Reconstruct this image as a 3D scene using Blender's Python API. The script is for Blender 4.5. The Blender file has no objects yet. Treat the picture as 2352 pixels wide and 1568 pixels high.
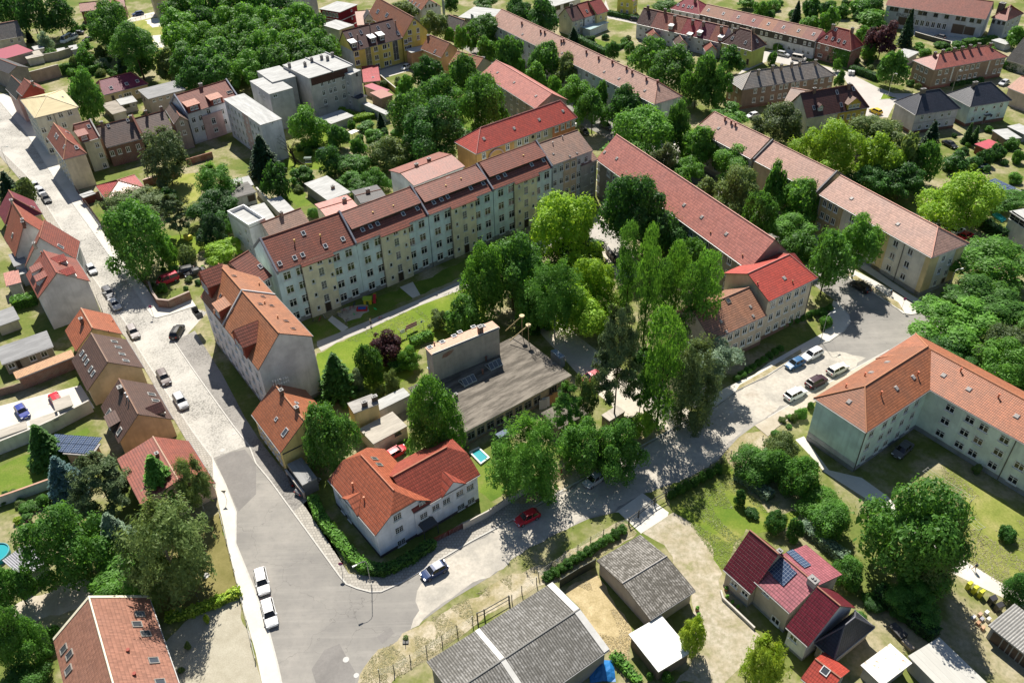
import bpy,bmesh,math,random
from mathutils import Vector,Matrix
S=bpy.context.scene
COL=S.collection
# ---------------- camera (pixels below are measured in a 2352 x 1568 frame) ----------------
FPX,PITCH,ROLL,HC=1911.86,math.radians(38.0228),math.radians(-1.87388),100.0
_r=Vector((1,0,0));_u=Vector((0,math.sin(PITCH),math.cos(PITCH)));_f=Vector((0,math.cos(PITCH),-math.sin(PITCH)))
CR=_r*math.cos(ROLL)+_u*math.sin(ROLL);CU=_u*math.cos(ROLL)-_r*math.sin(ROLL);CF=_f
cam_d=bpy.data.cameras.new("camera");cam=bpy.data.objects.new("camera",cam_d);COL.objects.link(cam)
cam_d.sensor_width=36;cam_d.lens=FPX/2352*36;cam_d.clip_end=3000;cam_d.clip_start=1
cam.matrix_world=Matrix(((CR.x,CU.x,-CF.x,0),(CR.y,CU.y,-CF.y,0),(CR.z,CU.z,-CF.z,HC),(0,0,0,1)))
S.camera=cam
# ---------------- light ----------------
SUN_TO=Vector((-0.125,0.992,0)).normalized();ELEV=math.radians(51)
SDIR=Vector((SUN_TO.x*math.cos(ELEV),SUN_TO.y*math.cos(ELEV),math.sin(ELEV)))
w=bpy.data.worlds.new("World");S.world=w;w.use_nodes=True
nt=w.node_tree;nt.nodes.clear()
sky=nt.nodes.new("ShaderNodeTexSky");sky.sky_type='NISHITA';sky.sun_disc=False
sky.sun_elevation=ELEV;sky.sun_rotation=math.atan2(SDIR.x,SDIR.y);sky.air_density=1.0;sky.dust_density=0.6
bg=nt.nodes.new("ShaderNodeBackground");bg.inputs[1].default_value=0.058
wo=nt.nodes.new("ShaderNodeOutputWorld");nt.links.new(sky.outputs[0],bg.inputs[0]);nt.links.new(bg.outputs[0],wo.inputs[0])
sd=bpy.data.lights.new("sun",'SUN');sd.energy=5.0;sd.angle=math.radians(0.5);sd.color=(1.0,0.945,0.85)
so=bpy.data.objects.new("sun",sd);COL.objects.link(so);so.rotation_euler=SDIR.to_track_quat('Z','Y').to_euler()
S.view_settings.view_transform='Standard';S.view_settings.look='None';S.view_settings.exposure=0.74;S.view_settings.gamma=1
S.cycles.max_bounces=5;S.cycles.transparent_max_bounces=4;S.cycles.caustics_reflective=False;S.cycles.caustics_refractive=False
# ---------------- measuring helpers ----------------
def q(tile,*xy):
 """Pairs read in one of the 4 x 4 enlarged tiles of the photograph -> frame pixels."""
 i,j=int(tile[0]),int(tile[1]);k=1/2.2840 if tile=='33' else 1/3.999
 if tile=='U0':k=1
 p=[(588*i+xy[n]*k,392*j+xy[n+1]*k)for n in range(0,len(xy),2)]
 return p[0]if len(p)==1 else p
def ray(p):return(CR*(p[0]-1176)-CU*(p[1]-784)+CF*FPX)
def G(p,z=0.0):
 d=ray(p);k=(HC-z)/-d.z
 return Vector((d.x*k,d.y*k,z))
def dist_at(p,z=0.0):return(G(p,z)-Vector((0,0,HC))).length
def hit_plane(p,o,n):
 d=ray(p);k=(o-Vector((0,0,HC))).dot(n)/d.dot(n)
 return Vector((0,0,HC))+d*k
def up(base,h):
 g=G(base);d=Vector((g.x,g.y,h-HC));k=FPX/d.dot(CF);return(1176+d.dot(CR)*k,784-d.dot(CU)*k)
def height_over(base,top):
 """height of the point seen at `top` that stands over the ground point seen at `base`"""
 g=G(base);n=Vector((g.x,g.y,0)).normalized()
 return hit_plane(top,g,n).z
# ---------------- materials ----------------
M={}
class NT:
 def __init__(s,name,rough=0.8,spec=0.3):
  s.m=bpy.data.materials.new(name);s.m.use_nodes=True;s.t=s.m.node_tree;s.b=s.t.nodes["Principled BSDF"]
  s.b.inputs["Roughness"].default_value=rough;s.b.inputs["Specular IOR Level"].default_value=spec
 def n(s,t,**k):
  x=s.t.nodes.new(t)
  for a,v in k.items():setattr(x,a,v)
  return x
 def l(s,a,b):s.t.links.new(a,b)
 def noise(s,scale,detail=3,rough=0.6,vec=None):
  x=s.n("ShaderNodeTexNoise");x.inputs["Scale"].default_value=scale;x.inputs["Detail"].default_value=detail;x.inputs["Roughness"].default_value=rough
  s.l(vec or s.pos(),x.inputs["Vector"]);return x.outputs[0]
 def pos(s):
  if not hasattr(s,'_p'):s._p=s.n("ShaderNodeNewGeometry").outputs["Position"]
  return s._p
 def uv(s):
  if not hasattr(s,'_uv'):
   s._uv=s.n("ShaderNodeSeparateXYZ");s.l(s.n("ShaderNodeTexCoord").outputs["UV"],s._uv.inputs[0])
  return s._uv
 def math(s,op,a,b=0.0,c=None):
  x=s.n("ShaderNodeMath",operation=op)
  for i,v in enumerate((a,b)if c is None else(a,b,c)):
   if isinstance(v,(int,float)):x.inputs[i].default_value=v
   else:s.l(v,x.inputs[i])
  return x.outputs[0]
 def ramp(s,fac,stops):
  x=s.n("ShaderNodeValToRGB");s.l(fac,x.inputs[0]);e=x.color_ramp.elements
  while len(e)<len(stops):e.new(0.5)
  for i,(p,c)in enumerate(stops):e[i].position=p;e[i].color=(*c,1)
  return x.outputs[0]
 def mix(s,fac,a,b,mode='MIX'):
  x=s.n("ShaderNodeMix",data_type='RGBA',blend_type=mode)
  for k,v in((0,fac),(6,a),(7,b)):
   if isinstance(v,(int,float)):x.inputs[k].default_value=v
   elif isinstance(v,tuple):x.inputs[k].default_value=(*v,1)
   else:s.l(v,x.inputs[k])
  return x.outputs[2]
 def col(s,c):
  if isinstance(c,tuple):s.b.inputs["Base Color"].default_value=(*c,1)
  else:s.l(c,s.b.inputs["Base Color"])
 def bump(s,h,strength=0.4,dist=0.05):
  x=s.n("ShaderNodeBump");x.inputs["Strength"].default_value=strength;x.inputs["Distance"].default_value=dist
  s.l(h,x.inputs["Height"]);s.l(x.outputs[0],s.b.inputs["Normal"])
def sc(c,k):return tuple(min(1,x*k)for x in c)
def cached(f):
 def g(*a):
  key=(f.__name__,)+a
  if key not in M:M[key]=f(*a)
  return M[key]
 return g
@cached
def plaster(c,dirt=0.5):
 t=NT("plaster",0.9,0.2)
 a=t.noise(0.35,4);f=t.ramp(a,[(0.36,sc(c,0.76)),(0.62,c)])
 mp=t.n("ShaderNodeMapping");t.l(t.pos(),mp.inputs[0]);mp.inputs["Scale"].default_value=(1.3,1.3,0.12)
 b=t.noise(1.0,3,vec=mp.outputs[0]);g=t.ramp(b,[(0.5,(0,0,0)),(0.78,(1,1,1))])
 t.col(t.mix(t.math('MULTIPLY',g,dirt),f,sc(c,0.55)));t.bump(t.noise(9,2),0.15,0.03);return t.m
@cached
def plain(c,rough=0.6,metal=0.0,spec=0.4):
 t=NT("paint",rough,spec);t.b.inputs["Metallic"].default_value=metal
 a=t.noise(1.4,3);t.col(t.ramp(a,[(0.35,sc(c,0.86)),(0.65,c)]));return t.m
@cached
def tiles(c,weather=0.3,row=0.36,pan=0.30,line=0.5,gloss=0.55):
 t=NT("roof_tiles",gloss,0.4);uv=t.uv()
 v=t.math('FRACT',t.math('DIVIDE',uv.outputs[1],row));u=t.math('FRACT',t.math('DIVIDE',uv.outputs[0],pan))
 fu=t.math('ABSOLUTE',t.math('SUBTRACT',u,0.5))
 cell=t.n("ShaderNodeTexWhiteNoise",noise_dimensions='2D');cb=t.n("ShaderNodeCombineXYZ")
 t.l(t.math('FLOOR',t.math('DIVIDE',uv.outputs[0],pan)),cb.inputs[0]);t.l(t.math('FLOOR',t.math('DIVIDE',uv.outputs[1],row)),cb.inputs[1]);t.l(cb.outputs[0],cell.inputs[0])
 base=t.mix(t.math('MULTIPLY',cell.outputs[0],0.6),c,sc(c,0.5))
 a=t.noise(0.22,4,0.7);base=t.mix(t.math('MULTIPLY',t.ramp(a,[(0.42,(0,0,0)),(0.68,(1,1,1))]),weather),base,sc((c[0]*.55+.05,c[1]*.8+.03,c[2]+.03),0.75))
 mp=t.n("ShaderNodeMapping");t.l(t.n("ShaderNodeTexCoord").outputs["UV"],mp.inputs[0]);mp.inputs["Scale"].default_value=(0.9,0.07,1)
 st=t.noise(1.0,3,vec=mp.outputs[0]);base=t.mix(t.math('MULTIPLY',t.ramp(st,[(0.52,(0,0,0)),(0.75,(1,1,1))]),weather),base,sc(c,1.35))
 ln=t.math('LESS_THAN',v,0.27);lp=t.math('GREATER_THAN',fu,0.40)
 m=t.math('MAXIMUM',t.math('MULTIPLY',ln,line),t.math('MULTIPLY',lp,line*0.6))
 t.col(t.mix(m,base,sc(c,0.16)))
 hgt=t.math('ADD',t.math('MULTIPLY',v,-1.0),t.math('MULTIPLY',fu,-0.8));t.bump(hgt,0.55,0.07);return t.m
@cached
def corrugated(c,moss=0.6,pitch=0.35):
 t=NT("fibre_cement_sheet",0.9,0.1);uv=t.uv()
 s=t.math('SINE',t.math('MULTIPLY',uv.outputs[0],6.283/pitch))
 n1=t.noise(1.7,5,0.85);n2=t.noise(0.25,3)
 mm=t.ramp(t.math('ADD',n1,t.math('MULTIPLY',n2,0.35)),[(0.60,(0,0,0)),(0.70,(1,1,1))])
 base=t.mix(t.ramp(t.noise(0.5,4),[(0.3,(0,0,0)),(0.7,(1,1,1))]),sc(c,0.7),c)
 base=t.mix(t.math('MULTIPLY',mm,moss),base,(0.045,0.04,0.028))
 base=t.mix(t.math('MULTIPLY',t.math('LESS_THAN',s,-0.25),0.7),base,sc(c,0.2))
 t.col(base);t.bump(s,0.6,0.05);return t.m
@cached
def flatroof(c,patch=0.4):
 t=NT("roofing_felt",0.9,0.15);uv=t.uv()
 v=t.math('FRACT',t.math('DIVIDE',uv.outputs[1],1.0));ln=t.math('LESS_THAN',v,0.06)
 mp=t.n("ShaderNodeMapping");t.l(t.n("ShaderNodeTexCoord").outputs["UV"],mp.inputs[0]);mp.inputs["Scale"].default_value=(0.12,0.6,1)
 a=t.noise(1.2,5,0.75,vec=mp.outputs[0]);f=t.ramp(a,[(0.42,sc(c,1-patch)),(0.6,c)])
 f=t.mix(t.math('MULTIPLY',ln,0.35),f,sc(c,0.45));t.col(f);t.bump(t.noise(3,3),0.1,0.03);return t.m
@cached
def brick(c):
 t=NT("brickwork",0.9,0.2);b=t.n("ShaderNodeTexBrick");t.l(t.n("ShaderNodeTexCoord").outputs["UV"],b.inputs[0])
 b.inputs["Scale"].default_value=1;b.inputs["Brick Width"].default_value=0.5;b.inputs["Row Height"].default_value=0.16;b.inputs["Mortar Size"].default_value=0.02
 b.inputs["Color1"].default_value=(*c,1);b.inputs["Color2"].default_value=(*sc(c,0.6),1);b.inputs["Mortar"].default_value=(*sc((.3,.26,.22),1),1)
 t.col(t.mix(t.math('MULTIPLY',t.ramp(t.noise(0.6,4),[(0.45,(0,0,0)),(0.62,(1,1,1))]),0.5),b.outputs[0],sc((c[0],c[0]*.8,c[0]*.6),1.1)));return t.m
@cached
def glass(tint=0.02):
 t=NT("window_glass",0.08,0.6);t.col((tint,tint*1.1,tint*1.25));return t.m
@cached
def leafm(c,c2,trans=0.3):
 t=NT("foliage",0.55,0.25);oi=t.n("ShaderNodeObjectInfo")
 a=t.noise(0.55,2);wn=t.n("ShaderNodeTexWhiteNoise",noise_dimensions='3D');g=t.n("ShaderNodeNewGeometry")
 cc=t.mix(t.ramp(a,[(0.35,(0,0,0)),(0.65,(1,1,1))]),c,c2)
 cc=t.mix(t.math('MULTIPLY',t.math('ADD',oi.outputs["Random"],g.outputs["Random Per Island"]),0.40),cc,sc(c,0.45))
 t.col(cc)
 if trans:
  tr=t.n("ShaderNodeBsdfTranslucent");t.l(t.mix(0.5,cc,(c2[0]*2.0,c2[1]*1.9,c2[2])),tr.inputs[0]);mx=t.n("ShaderNodeMixShader");mx.inputs[0].default_value=trans
  o=t.t.nodes["Material Output"];t.l(t.b.outputs[0],mx.inputs[1]);t.l(tr.outputs[0],mx.inputs[2]);t.l(mx.outputs[0],o.inputs[0])
 return t.m
@cached
def ground_mat(name,stops,scale=0.3,fine=4.0,bump=0.1,fstr=0.35):
 t=NT(name,0.95,0.1)
 a=t.noise(scale,5,0.65);c=t.ramp(a,list(stops))
 b=t.noise(fine,4,0.7);c=t.mix(t.math('MULTIPLY',t.ramp(b,[(0.4,(0,0,0)),(0.62,(1,1,1))]),fstr),c,sc(stops[0][1],0.6))
 t.col(c);t.bump(b,bump,0.05);return t.m
@cached
def road_mat():
 t=NT("worn_asphalt",0.92,0.15);a=t.noise(.07,5,.65);c=t.ramp(a,[(.32,(.19,.182,.17)),(.5,(.255,.242,.22)),(.66,(.34,.318,.285))])
 mp=t.n("ShaderNodeMapping");t.l(t.pos(),mp.inputs[0]);mp.inputs["Rotation"].default_value=(0,0,-.5);mp.inputs["Scale"].default_value=(.05,.9,1);b=t.noise(1.0,4,.7,vec=mp.outputs[0]);c=t.mix(t.math('MULTIPLY',t.ramp(b,[(.48,(0,0,0)),(.7,(1,1,1))]),.45),c,(.36,.34,.305))
 d=t.noise(1.3,5,.8);c=t.mix(t.math('MULTIPLY',t.ramp(d,[(.52,(0,0,0)),(.72,(1,1,1))]),.4),c,(.15,.145,.135));e=t.noise(14,2);c=t.mix(t.math('MULTIPLY',e,.35),c,(.2,.19,.18))
 for sc_,th in((.11,.0035),(.5,.003)):
  v=t.n("ShaderNodeTexVoronoi",feature='DISTANCE_TO_EDGE');w_=t.n("ShaderNodeVectorMath",operation='ADD');t.l(t.pos(),w_.inputs[0]);nz=t.n("ShaderNodeTexNoise");nz.inputs["Scale"].default_value=.7;t.l(t.pos(),nz.inputs["Vector"]);k=t.n("ShaderNodeVectorMath",operation='SCALE');t.l(nz.outputs[1],k.inputs[0]);k.inputs["Scale"].default_value=2.2;t.l(k.outputs[0],w_.inputs[1]);t.l(w_.outputs[0],v.inputs["Vector"]);v.inputs["Scale"].default_value=sc_;g=t.math('LESS_THAN',v.outputs["Distance"],th);c=t.mix(t.math('MULTIPLY',g,.32 if sc_<.2 else .15),c,(.07,.065,.06))
 t.col(c);t.bump(d,.1,.04);return t.m
@cached
def cobble(c,size=0.35,grout=0.3):
 t=NT("cobblestone",0.8,0.3);v=t.n("ShaderNodeTexVoronoi");t.l(t.pos(),v.inputs["Vector"]);v.inputs["Scale"].default_value=1/size
 cc=t.mix(t.math('MULTIPLY',v.outputs["Color"],0.5),c,sc(c,0.5))
 cc=t.mix(t.ramp(v.outputs["Distance"],[(0.45,(0,0,0)),(0.75,(grout*2,)*3)]),cc,sc(c,0.25))
 cc=t.mix(t.ramp(t.noise(0.12,4),[(0.4,(0,0,0)),(0.65,(0.7,)*3)]),cc,sc(c,1.3));t.col(cc);t.bump(v.outputs["Distance"],-0.3,0.05);return t.m
@cached
def slabs(c,size=0.5):
 t=NT("paving_slabs",0.9,0.2);b=t.n("ShaderNodeTexBrick");t.l(t.pos(),b.inputs[0]);b.inputs["Scale"].default_value=1
 b.inputs["Brick Width"].default_value=size;b.inputs["Row Height"].default_value=size;b.inputs["Mortar Size"].default_value=0.03
 b.inputs["Color1"].default_value=(*c,1);b.inputs["Color2"].default_value=(*sc(c,0.75),1);b.inputs["Mortar"].default_value=(*sc(c,0.35),1)
 t.col(t.mix(t.math('MULTIPLY',t.noise(0.4,4),0.5),b.outputs[0],sc(c,0.6)));return t.m
# ---------------- mesh helpers ----------------
class MB:
 def __init__(s):s.v=[];s.f=[];s.uv=[];s.mi=[];s.sm=[]
 def face(s,pts,uv=None,mi=0,smooth=False):
  n=len(s.v);s.v+=[tuple(p)for p in pts];s.f.append(tuple(range(n,n+len(pts))))
  if uv is None:
   p0,p1=Vector(pts[0]),Vector(pts[1]);e=(p1-p0);e.z=0
   if e.length<1e-6:e=Vector(pts[2])-p1;e.z=0
   e=e.normalized()if e.length>1e-6 else Vector((1,0,0))
   nn=Vector((0,0,0))
   for i in range(len(pts)):
    a,b=Vector(pts[i]),Vector(pts[(i+1)%len(pts)]);nn+=a.cross(b)
   nn=nn.normalized();e=(e-nn*e.dot(nn));e=e.normalized()if e.length>1e-6 else Vector((1,0,0));g=nn.cross(e)
   uv=[((Vector(p)).dot(e),(Vector(p)).dot(g))for p in pts]
  s.uv+=uv;s.mi.append(mi);s.sm.append(smooth)
 def hexa(s,b,t,mi=0):
  """b, t: four bottom and four top corners in the same order"""
  s.face(t,mi=mi);s.face(b[::-1],mi=mi)
  for i in range(4):j=(i+1)%4;s.face([b[i],b[j],t[j],t[i]],mi=mi)
 def box(s,x0,x1,y0,y1,z0,z1,fr=None,mi=0):
  P=(lambda x,y,z:(x,y,z))if fr is None else fr
  b=[P(x0,y0,z0),P(x1,y0,z0),P(x1,y1,z0),P(x0,y1,z0)];t=[P(x0,y0,z1),P(x1,y0,z1),P(x1,y1,z1),P(x0,y1,z1)]
  s.hexa(b,t,mi)
 def tube(s,pts,r,n=6,mi=0,r2=None,cap=True):
  pts=[Vector(p)for p in pts];R=[];N=len(pts)
  for i,p in enumerate(pts):
   d=(pts[min(i+1,N-1)]-pts[max(i-1,0)]).normalized();up=Vector((0,0,1))if abs(d.z)<0.9 else Vector((1,0,0))
   a=d.cross(up).normalized();b=a.cross(d);rr=r if r2 is None else r+(r2-r)*i/max(1,N-1)
   R.append([p+(a*math.cos(k*6.28318/n)+b*math.sin(k*6.28318/n))*rr for k in range(n)])
  for i in range(N-1):
   for k in range(n):j=(k+1)%n;s.face([R[i][k],R[i][j],R[i+1][j],R[i+1][k]],uv=[(0,0)]*4,mi=mi,smooth=n>5)
  if cap:s.face(R[0][::-1],uv=[(0,0)]*n,mi=mi);s.face(R[-1],uv=[(0,0)]*n,mi=mi)
 def disc(s,c,ax,r,th,n=16,mi=0):
  c=Vector(c);ax=Vector(ax).normalized();s.tube([c-ax*th/2,c+ax*th/2],r,n,mi)
 def mesh(s,name,mats,off=(0,0,0)):
  me=bpy.data.meshes.new(name);o=Vector(off)
  me.from_pydata([tuple(Vector(v)-o)for v in s.v],[],s.f)
  l=me.uv_layers.new(name="UVMap");l.data.foreach_set("uv",[x for p in s.uv for x in p])
  me.polygons.foreach_set("material_index",s.mi);me.polygons.foreach_set("use_smooth",s.sm)
  for m in(mats if isinstance(mats,(list,tuple))else[mats]):me.materials.append(m)
  return me
 def build(s,name,mats,parent=None,off=None):
  if off is None:off=parent.matrix_world.translation if parent else(0,0,0)
  o=bpy.data.objects.new(name,s.mesh(name,mats,off));COL.objects.link(o)
  if parent:o.parent=parent
  else:o.location=off
  return o
def root(name,label,cat,loc,group=None,rz=0.0):
 o=bpy.data.objects.new(name,None);COL.objects.link(o);o.location=loc;o.rotation_euler=(0,0,rz);o.empty_display_size=1
 o.matrix_world=Matrix.Translation(Vector(loc))@Matrix.Rotation(rz,4,'Z')
 o["label"]=label;o["category"]=cat
 if group:o["group"]=group
 return o
def tag(o,label,cat,group=None):
 o["label"]=label;o["category"]=cat
 if group:o["group"]=group
 return o
def link_copy(me,name,parent,loc,rz=0.0,scale=(1,1,1)):
 o=bpy.data.objects.new(name,me);COL.objects.link(o);o.parent=parent;o.location=loc;o.rotation_euler=(0,0,rz);o.scale=scale;return o
ORD=['','first','second','third','fourth','fifth','sixth','seventh','eighth','ninth','tenth','eleventh','twelfth','thirteenth','fourteenth','fifteenth','sixteenth','seventeenth','eighteenth','nineteenth','twentieth']
# ---------------- windows and other repeated parts ----------------
WHITE=(0.75,0.75,0.72);GREYC=(0.3,0.3,0.3)
_wm={}
def window_meshes(w,h,kind):
 k=(round(w,2),round(h,2),kind)
 if k in _wm:return _wm[k]
 f=MB();p=MB();t=0.13;x=w/2
 if kind=='door':
  f.box(-x,x,0,0.07,0,t);f.box(-x,-x+t,0,0.07,t,h);f.box(x-t,x,0,0.07,t,h);f.box(-x+t,x-t,0,0.07,h-t,h)
  p.box(-x+t,x-t,0,0.04,t,h-t);r=(f.mesh("door_frame",plain((0.3,0.27,0.22))),p.mesh("door_leaf",plain((0.05,0.035,0.025))))
 elif kind=='garage':
  f.box(-x,-x+t,0,0.07,0,h);f.box(x-t,x,0,0.07,0,h);f.box(-x+t,x-t,0,0.07,h-t,h)
  p.box(-x+t,x-t,0,0.04,0,h-t);r=(f.mesh("gate_frame",plain((0.3,0.3,0.28))),p.mesh("gate_leaf",plain((0.09,0.06,0.045))))
 else:
  t=.06 if kind=='grid' else t;fc={'grey':(0.22,0.22,0.21),'dark':(0.10,0.09,0.08)}.get(kind,WHITE)
  f.box(-x,x,0,0.06,-0.02,t);f.box(-x,x,0,0.06,h-t,h);f.box(-x,-x+t,0,0.06,t,h-t);f.box(x-t,x,0,0.06,t,h-t)
  if kind in('cross','std','grey','wide','dark'):
   n=2 if w<1.7 else 3
   for i in range(1,n):xx=-x+w*i/n;f.box(xx-t*.45,xx+t*.45,0,0.055,t,h-t)
   if kind in('cross','grey'):f.box(-x+t,x-t,0,0.05,h*.66,h*.66+t*.8)
  if kind=='grid':
   for i in range(1,4):xx=-x+w*i/4;f.box(xx-(.05 if i==2 else .02),xx+(.05 if i==2 else .02),0,0.05,t,h-t)
   for i in range(1,3):zz=h*i/3;f.box(-x+t,x-t,0,0.045,zz-.02,zz+.02)
  f.box(-x-0.08,x+0.08,0,0.2,-0.12,-0.03)
  p.box(-x+t,x-t,0,0.025,t,h-t);r=(f.mesh("window",plain(fc)),p.mesh("pane",glass(0.02)))
 _wm[k]=r;return r
def put_window(parent,P,out,w,h,kind):
 """P centre-bottom point on the wall, out = outward wall normal"""
 rz=math.atan2(out.y,out.x)-math.pi/2;f,p=window_meshes(w,h,kind)
 a=link_copy(f,'door' if kind=='door' else 'gate' if kind=='garage' else 'window',parent,P+out*0.004-parent.location,rz)
 b=bpy.data.objects.new('panel' if kind in('door','garage')else 'pane',p);COL.objects.link(b);b.parent=a
 return a
# ---------------- buildings ----------------
class House:
 """a, c, b: eave corners in the photograph at height h. c = nearest corner, a = along the ridge, b = across it (or a depth in metres)."""
 def __init__(s,name,label,pts,h,roof='gable',rp=None,rise=None,hips=(0,0),wall=(0.5,0.48,0.42),rm=None,ov=0.35,group=None,cat='building',ridge=0.5,zb=0.0,plinth=None,hN=None,thick=0.2,gutter=True,base=None,deep=None,ridgecap=None,wm=None,parapet=None,flip=False,half=(None,None),gable=None):
  a,c,b=pts
  if base is not None:h=height_over(base,c)
  s.h=h;C=G(c,h);A=G(a,h);u=(A-C)
  if isinstance(b,(int,float)):
   n=Vector((-u.y,u.x,0)).normalized()
   if n.dot(Vector((C.x,C.y,0)))<0:n=-n
   if flip:n=-n
   v=n*b
  else:
   v=G(b,h)-C
   if v.length>u.length:
    vn=v.normalized();n=Vector((-vn.y,vn.x,0));n=n if n.dot(u)>0 else-n;u=n*u.dot(n)
   else:
    un=u.normalized();n=Vector((-un.y,un.x,0));n=n if n.dot(v)>0 else-n;v=n*v.dot(n)
  if gable:
   un=u.normalized();ap=hit_plane(gable[0],C,un);ra=Vector((ap.x-C.x,ap.y-C.y,0));v=ra*2;rtg=ra.length
   if gable[1]:fp=hit_plane(gable[1],C,un);v=Vector((fp.x-C.x,fp.y-C.y,0));hN=fp.z
  s.C=Vector((C.x,C.y,0));s.L=u.length;s.W=v.length;s.u=u.normalized();s.v=v.normalized();L,W=s.L,s.W
  s.P=lambda x,y,z:s.C+s.u*x+s.v*y+Vector((0,0,z))
  ctr=s.P(L/2,W/2,zb);s.root=root(name,label,cat,ctr,group)
  hN=h if hN is None else hN
  if gable:ridge=rtg/W
  s.rt=ridge*W;s.ov=ov;s.roof=roof;s.hN=hN;s.hips=hips;s.zb=zb
  if roof in('gable','hip'):
   if gable:s.hr=ap.z
   elif rp is not None:
    o=s.P(0,s.rt,0);rz=hit_plane(rp,o,s.v).z;s.hr=rz
   else:s.hr=h+(rise if rise is not None else min(s.rt,W-s.rt)*0.8)
  else:s.hr=h
  P=s.P;e0,e1=hips;hr=s.hr;rt=s.rt
  if deep is None:deep=ov
  faces=[]
  if roof in('gable','hip'):
   R0,R1=P(e0,rt,hr),P(L-e1,rt,hr);c0,c1,c2,c3=P(0,0,h),P(L,0,h),P(L,W,hN),P(0,W,hN)
   def slope(pts,o,eu,k=1):
    nn=None
    d=(Vector(pts[2])-Vector(pts[1]))
    return None
   faces=[('S',[c0,c1,R1,R0]),('N',[c2,c3,R0,R1])]
   mS=lambda z_:rt*(z_-h)/(hr-h);mN=lambda z_:W-(W-rt)*(z_-hN)/(hr-hN);q0,q1=half
   if q0:a0,b0=P(0,mS(q0),q0),P(0,mN(q0),q0);faces[0][1].append(a0);faces[1][1].insert(2,b0);faces.append(('E0',[b0,a0,R0]))
   elif e0>0:faces.append(('E0',[c3,c0,R0]))
   if q1:a1,b1=P(L,mS(q1),q1),P(L,mN(q1),q1);faces[0][1].insert(2,a1);faces[1][1].append(b1);faces.append(('E1',[a1,b1,R1]))
   elif e1>0:faces.append(('E1',[c1,c2,R1]))
  elif roof=='shed':
   s.hN=hN;faces=[('S',[P(0,0,h),P(L,0,h),P(L,W,hN),P(0,W,hN)])]
  else:faces=[('S',[P(0,0,h),P(L,0,h),P(L,W,h),P(0,W,h)])]
  s.planes=[]
  rb=MB();edges={}
  key=lambda p:(round(p[0],3),round(p[1],3),round(p[2],3))
  for nm,f in faces:
   e=(f[1]-f[0]).normalized();n=(f[1]-f[0]).cross(f[2]-f[0]).normalized();
   if n.z<0:n=-n
   g=n.cross(e);
   if g.z<0:g=-g
   rb.face(f,uv=[((p-f[0]).dot(e),(p-f[0]).dot(g))for p in f]);s.planes.append((nm,f,n,e,g))
   for i in range(len(f)):
    k1,k2=key(f[i]),key(f[(i+1)%len(f)]);edges.setdefault(frozenset((k1,k2)),[]).append((f[i],f[(i+1)%len(f)]))
   rb.face([p-Vector((0,0,thick))for p in f[::-1]],uv=[(0,0)]*len(f),mi=1)
  for k,l in edges.items():
   if len(l)==1:
    p0,p1=l[0];d=Vector((0,0,thick));rb.face([p0-d,p1-d,p1,p0],uv=[(0,0),(1,0),(1,.01),(0,.01)],mi=1)
  edge=plain((0.16,0.13,0.11))if roof!='flat' else plain((0.35,0.34,0.32))
  s.roofo=rb.build('roof',[rm or tiles((0.3,0.08,0.05)),edge],s.root)
  wmat=wm or plaster(wall);i0=ov;x0,x1,y0,y1=(deep if e0==0 else ov),L-(deep if e1==0 else ov),ov,W-ov
  z=lambda yy:s.roofz(yy)-thick-0.02
  wb=MB();zl={}
  if roof in('gable','hip'):
   zS=s.zat(0,y0)-thick;zN=s.zat(1,y1)-thick
  elif roof=='shed':zS=h-thick;zN=hN-thick
  else:zS=zN=h-thick+0.01
  s.x0,s.x1,s.y0,s.y1=x0,x1,y0,y1
  hipS=h-0.05 if e0 or e1 else 0
  def endwall(x,e):
   hh_=half[0]if x==x0 else half[1]
   if hh_:z_=hh_-thick;return[P(x,y0,zb),P(x,y1,zb),P(x,y1,zN),P(x,mN(hh_),z_),P(x,mS(hh_),z_),P(x,y0,zS)]
   if roof=='gable' or(roof=='hip' and e==0):
    return[P(x,y0,zb),P(x,y1,zb),P(x,y1,zN),P(x,rt,hr-thick-0.01),P(x,y0,zS)]
   return[P(x,y0,zb),P(x,y1,zb),P(x,y1,zN),P(x,y0,zS)]
  if roof=='hip' and(e0 or e1)and not half[0]and not half[1]:zS=zN=h-thick+0.03
  wb.face([P(x0,y0,zb),P(x1,y0,zb),P(x1,y0,zS),P(x0,y0,zS)]);wb.face([P(x1,y1,zb),P(x0,y1,zb),P(x0,y1,zN),P(x1,y1,zN)])
  wb.face(endwall(x0,e0));wb.face(endwall(x1,e1))
  s.wallo=wb.build('wall',wmat,s.root)
  s.top={'S':zS,'N':zN,'E0':zS,'E1':zS}
  if plinth:
   pb=MB();k=0.05;pb.box(x0-k,x1+k,y0-k,y1+k,zb,zb+plinth[0],fr=P);pb.build('plinth',plaster(plinth[1]),s.root)
  if gutter and roof in('gable','hip','shed'):
   gb=MB();gb.tube([P(0.05,-0.06,h-0.12),P(L-.05,-0.06,h-0.12)],0.075,5);gb.build('gutter',plain((0.35,0.34,0.33),0.4),s.root)
   if e0 and not half[0]:g2=MB();g2.tube([P(-0.06,.05,h-0.12),P(-.06,W-.05,h-0.12)],0.075,5);g2.build('gutter',plain((0.35,0.34,0.33),0.4),s.root)
   if e1 and not half[1]:g2=MB();g2.tube([P(L+0.06,.05,h-0.12),P(L+.06,W-.05,h-0.12)],0.075,5);g2.build('gutter',plain((0.35,0.34,0.33),0.4),s.root)
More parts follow.
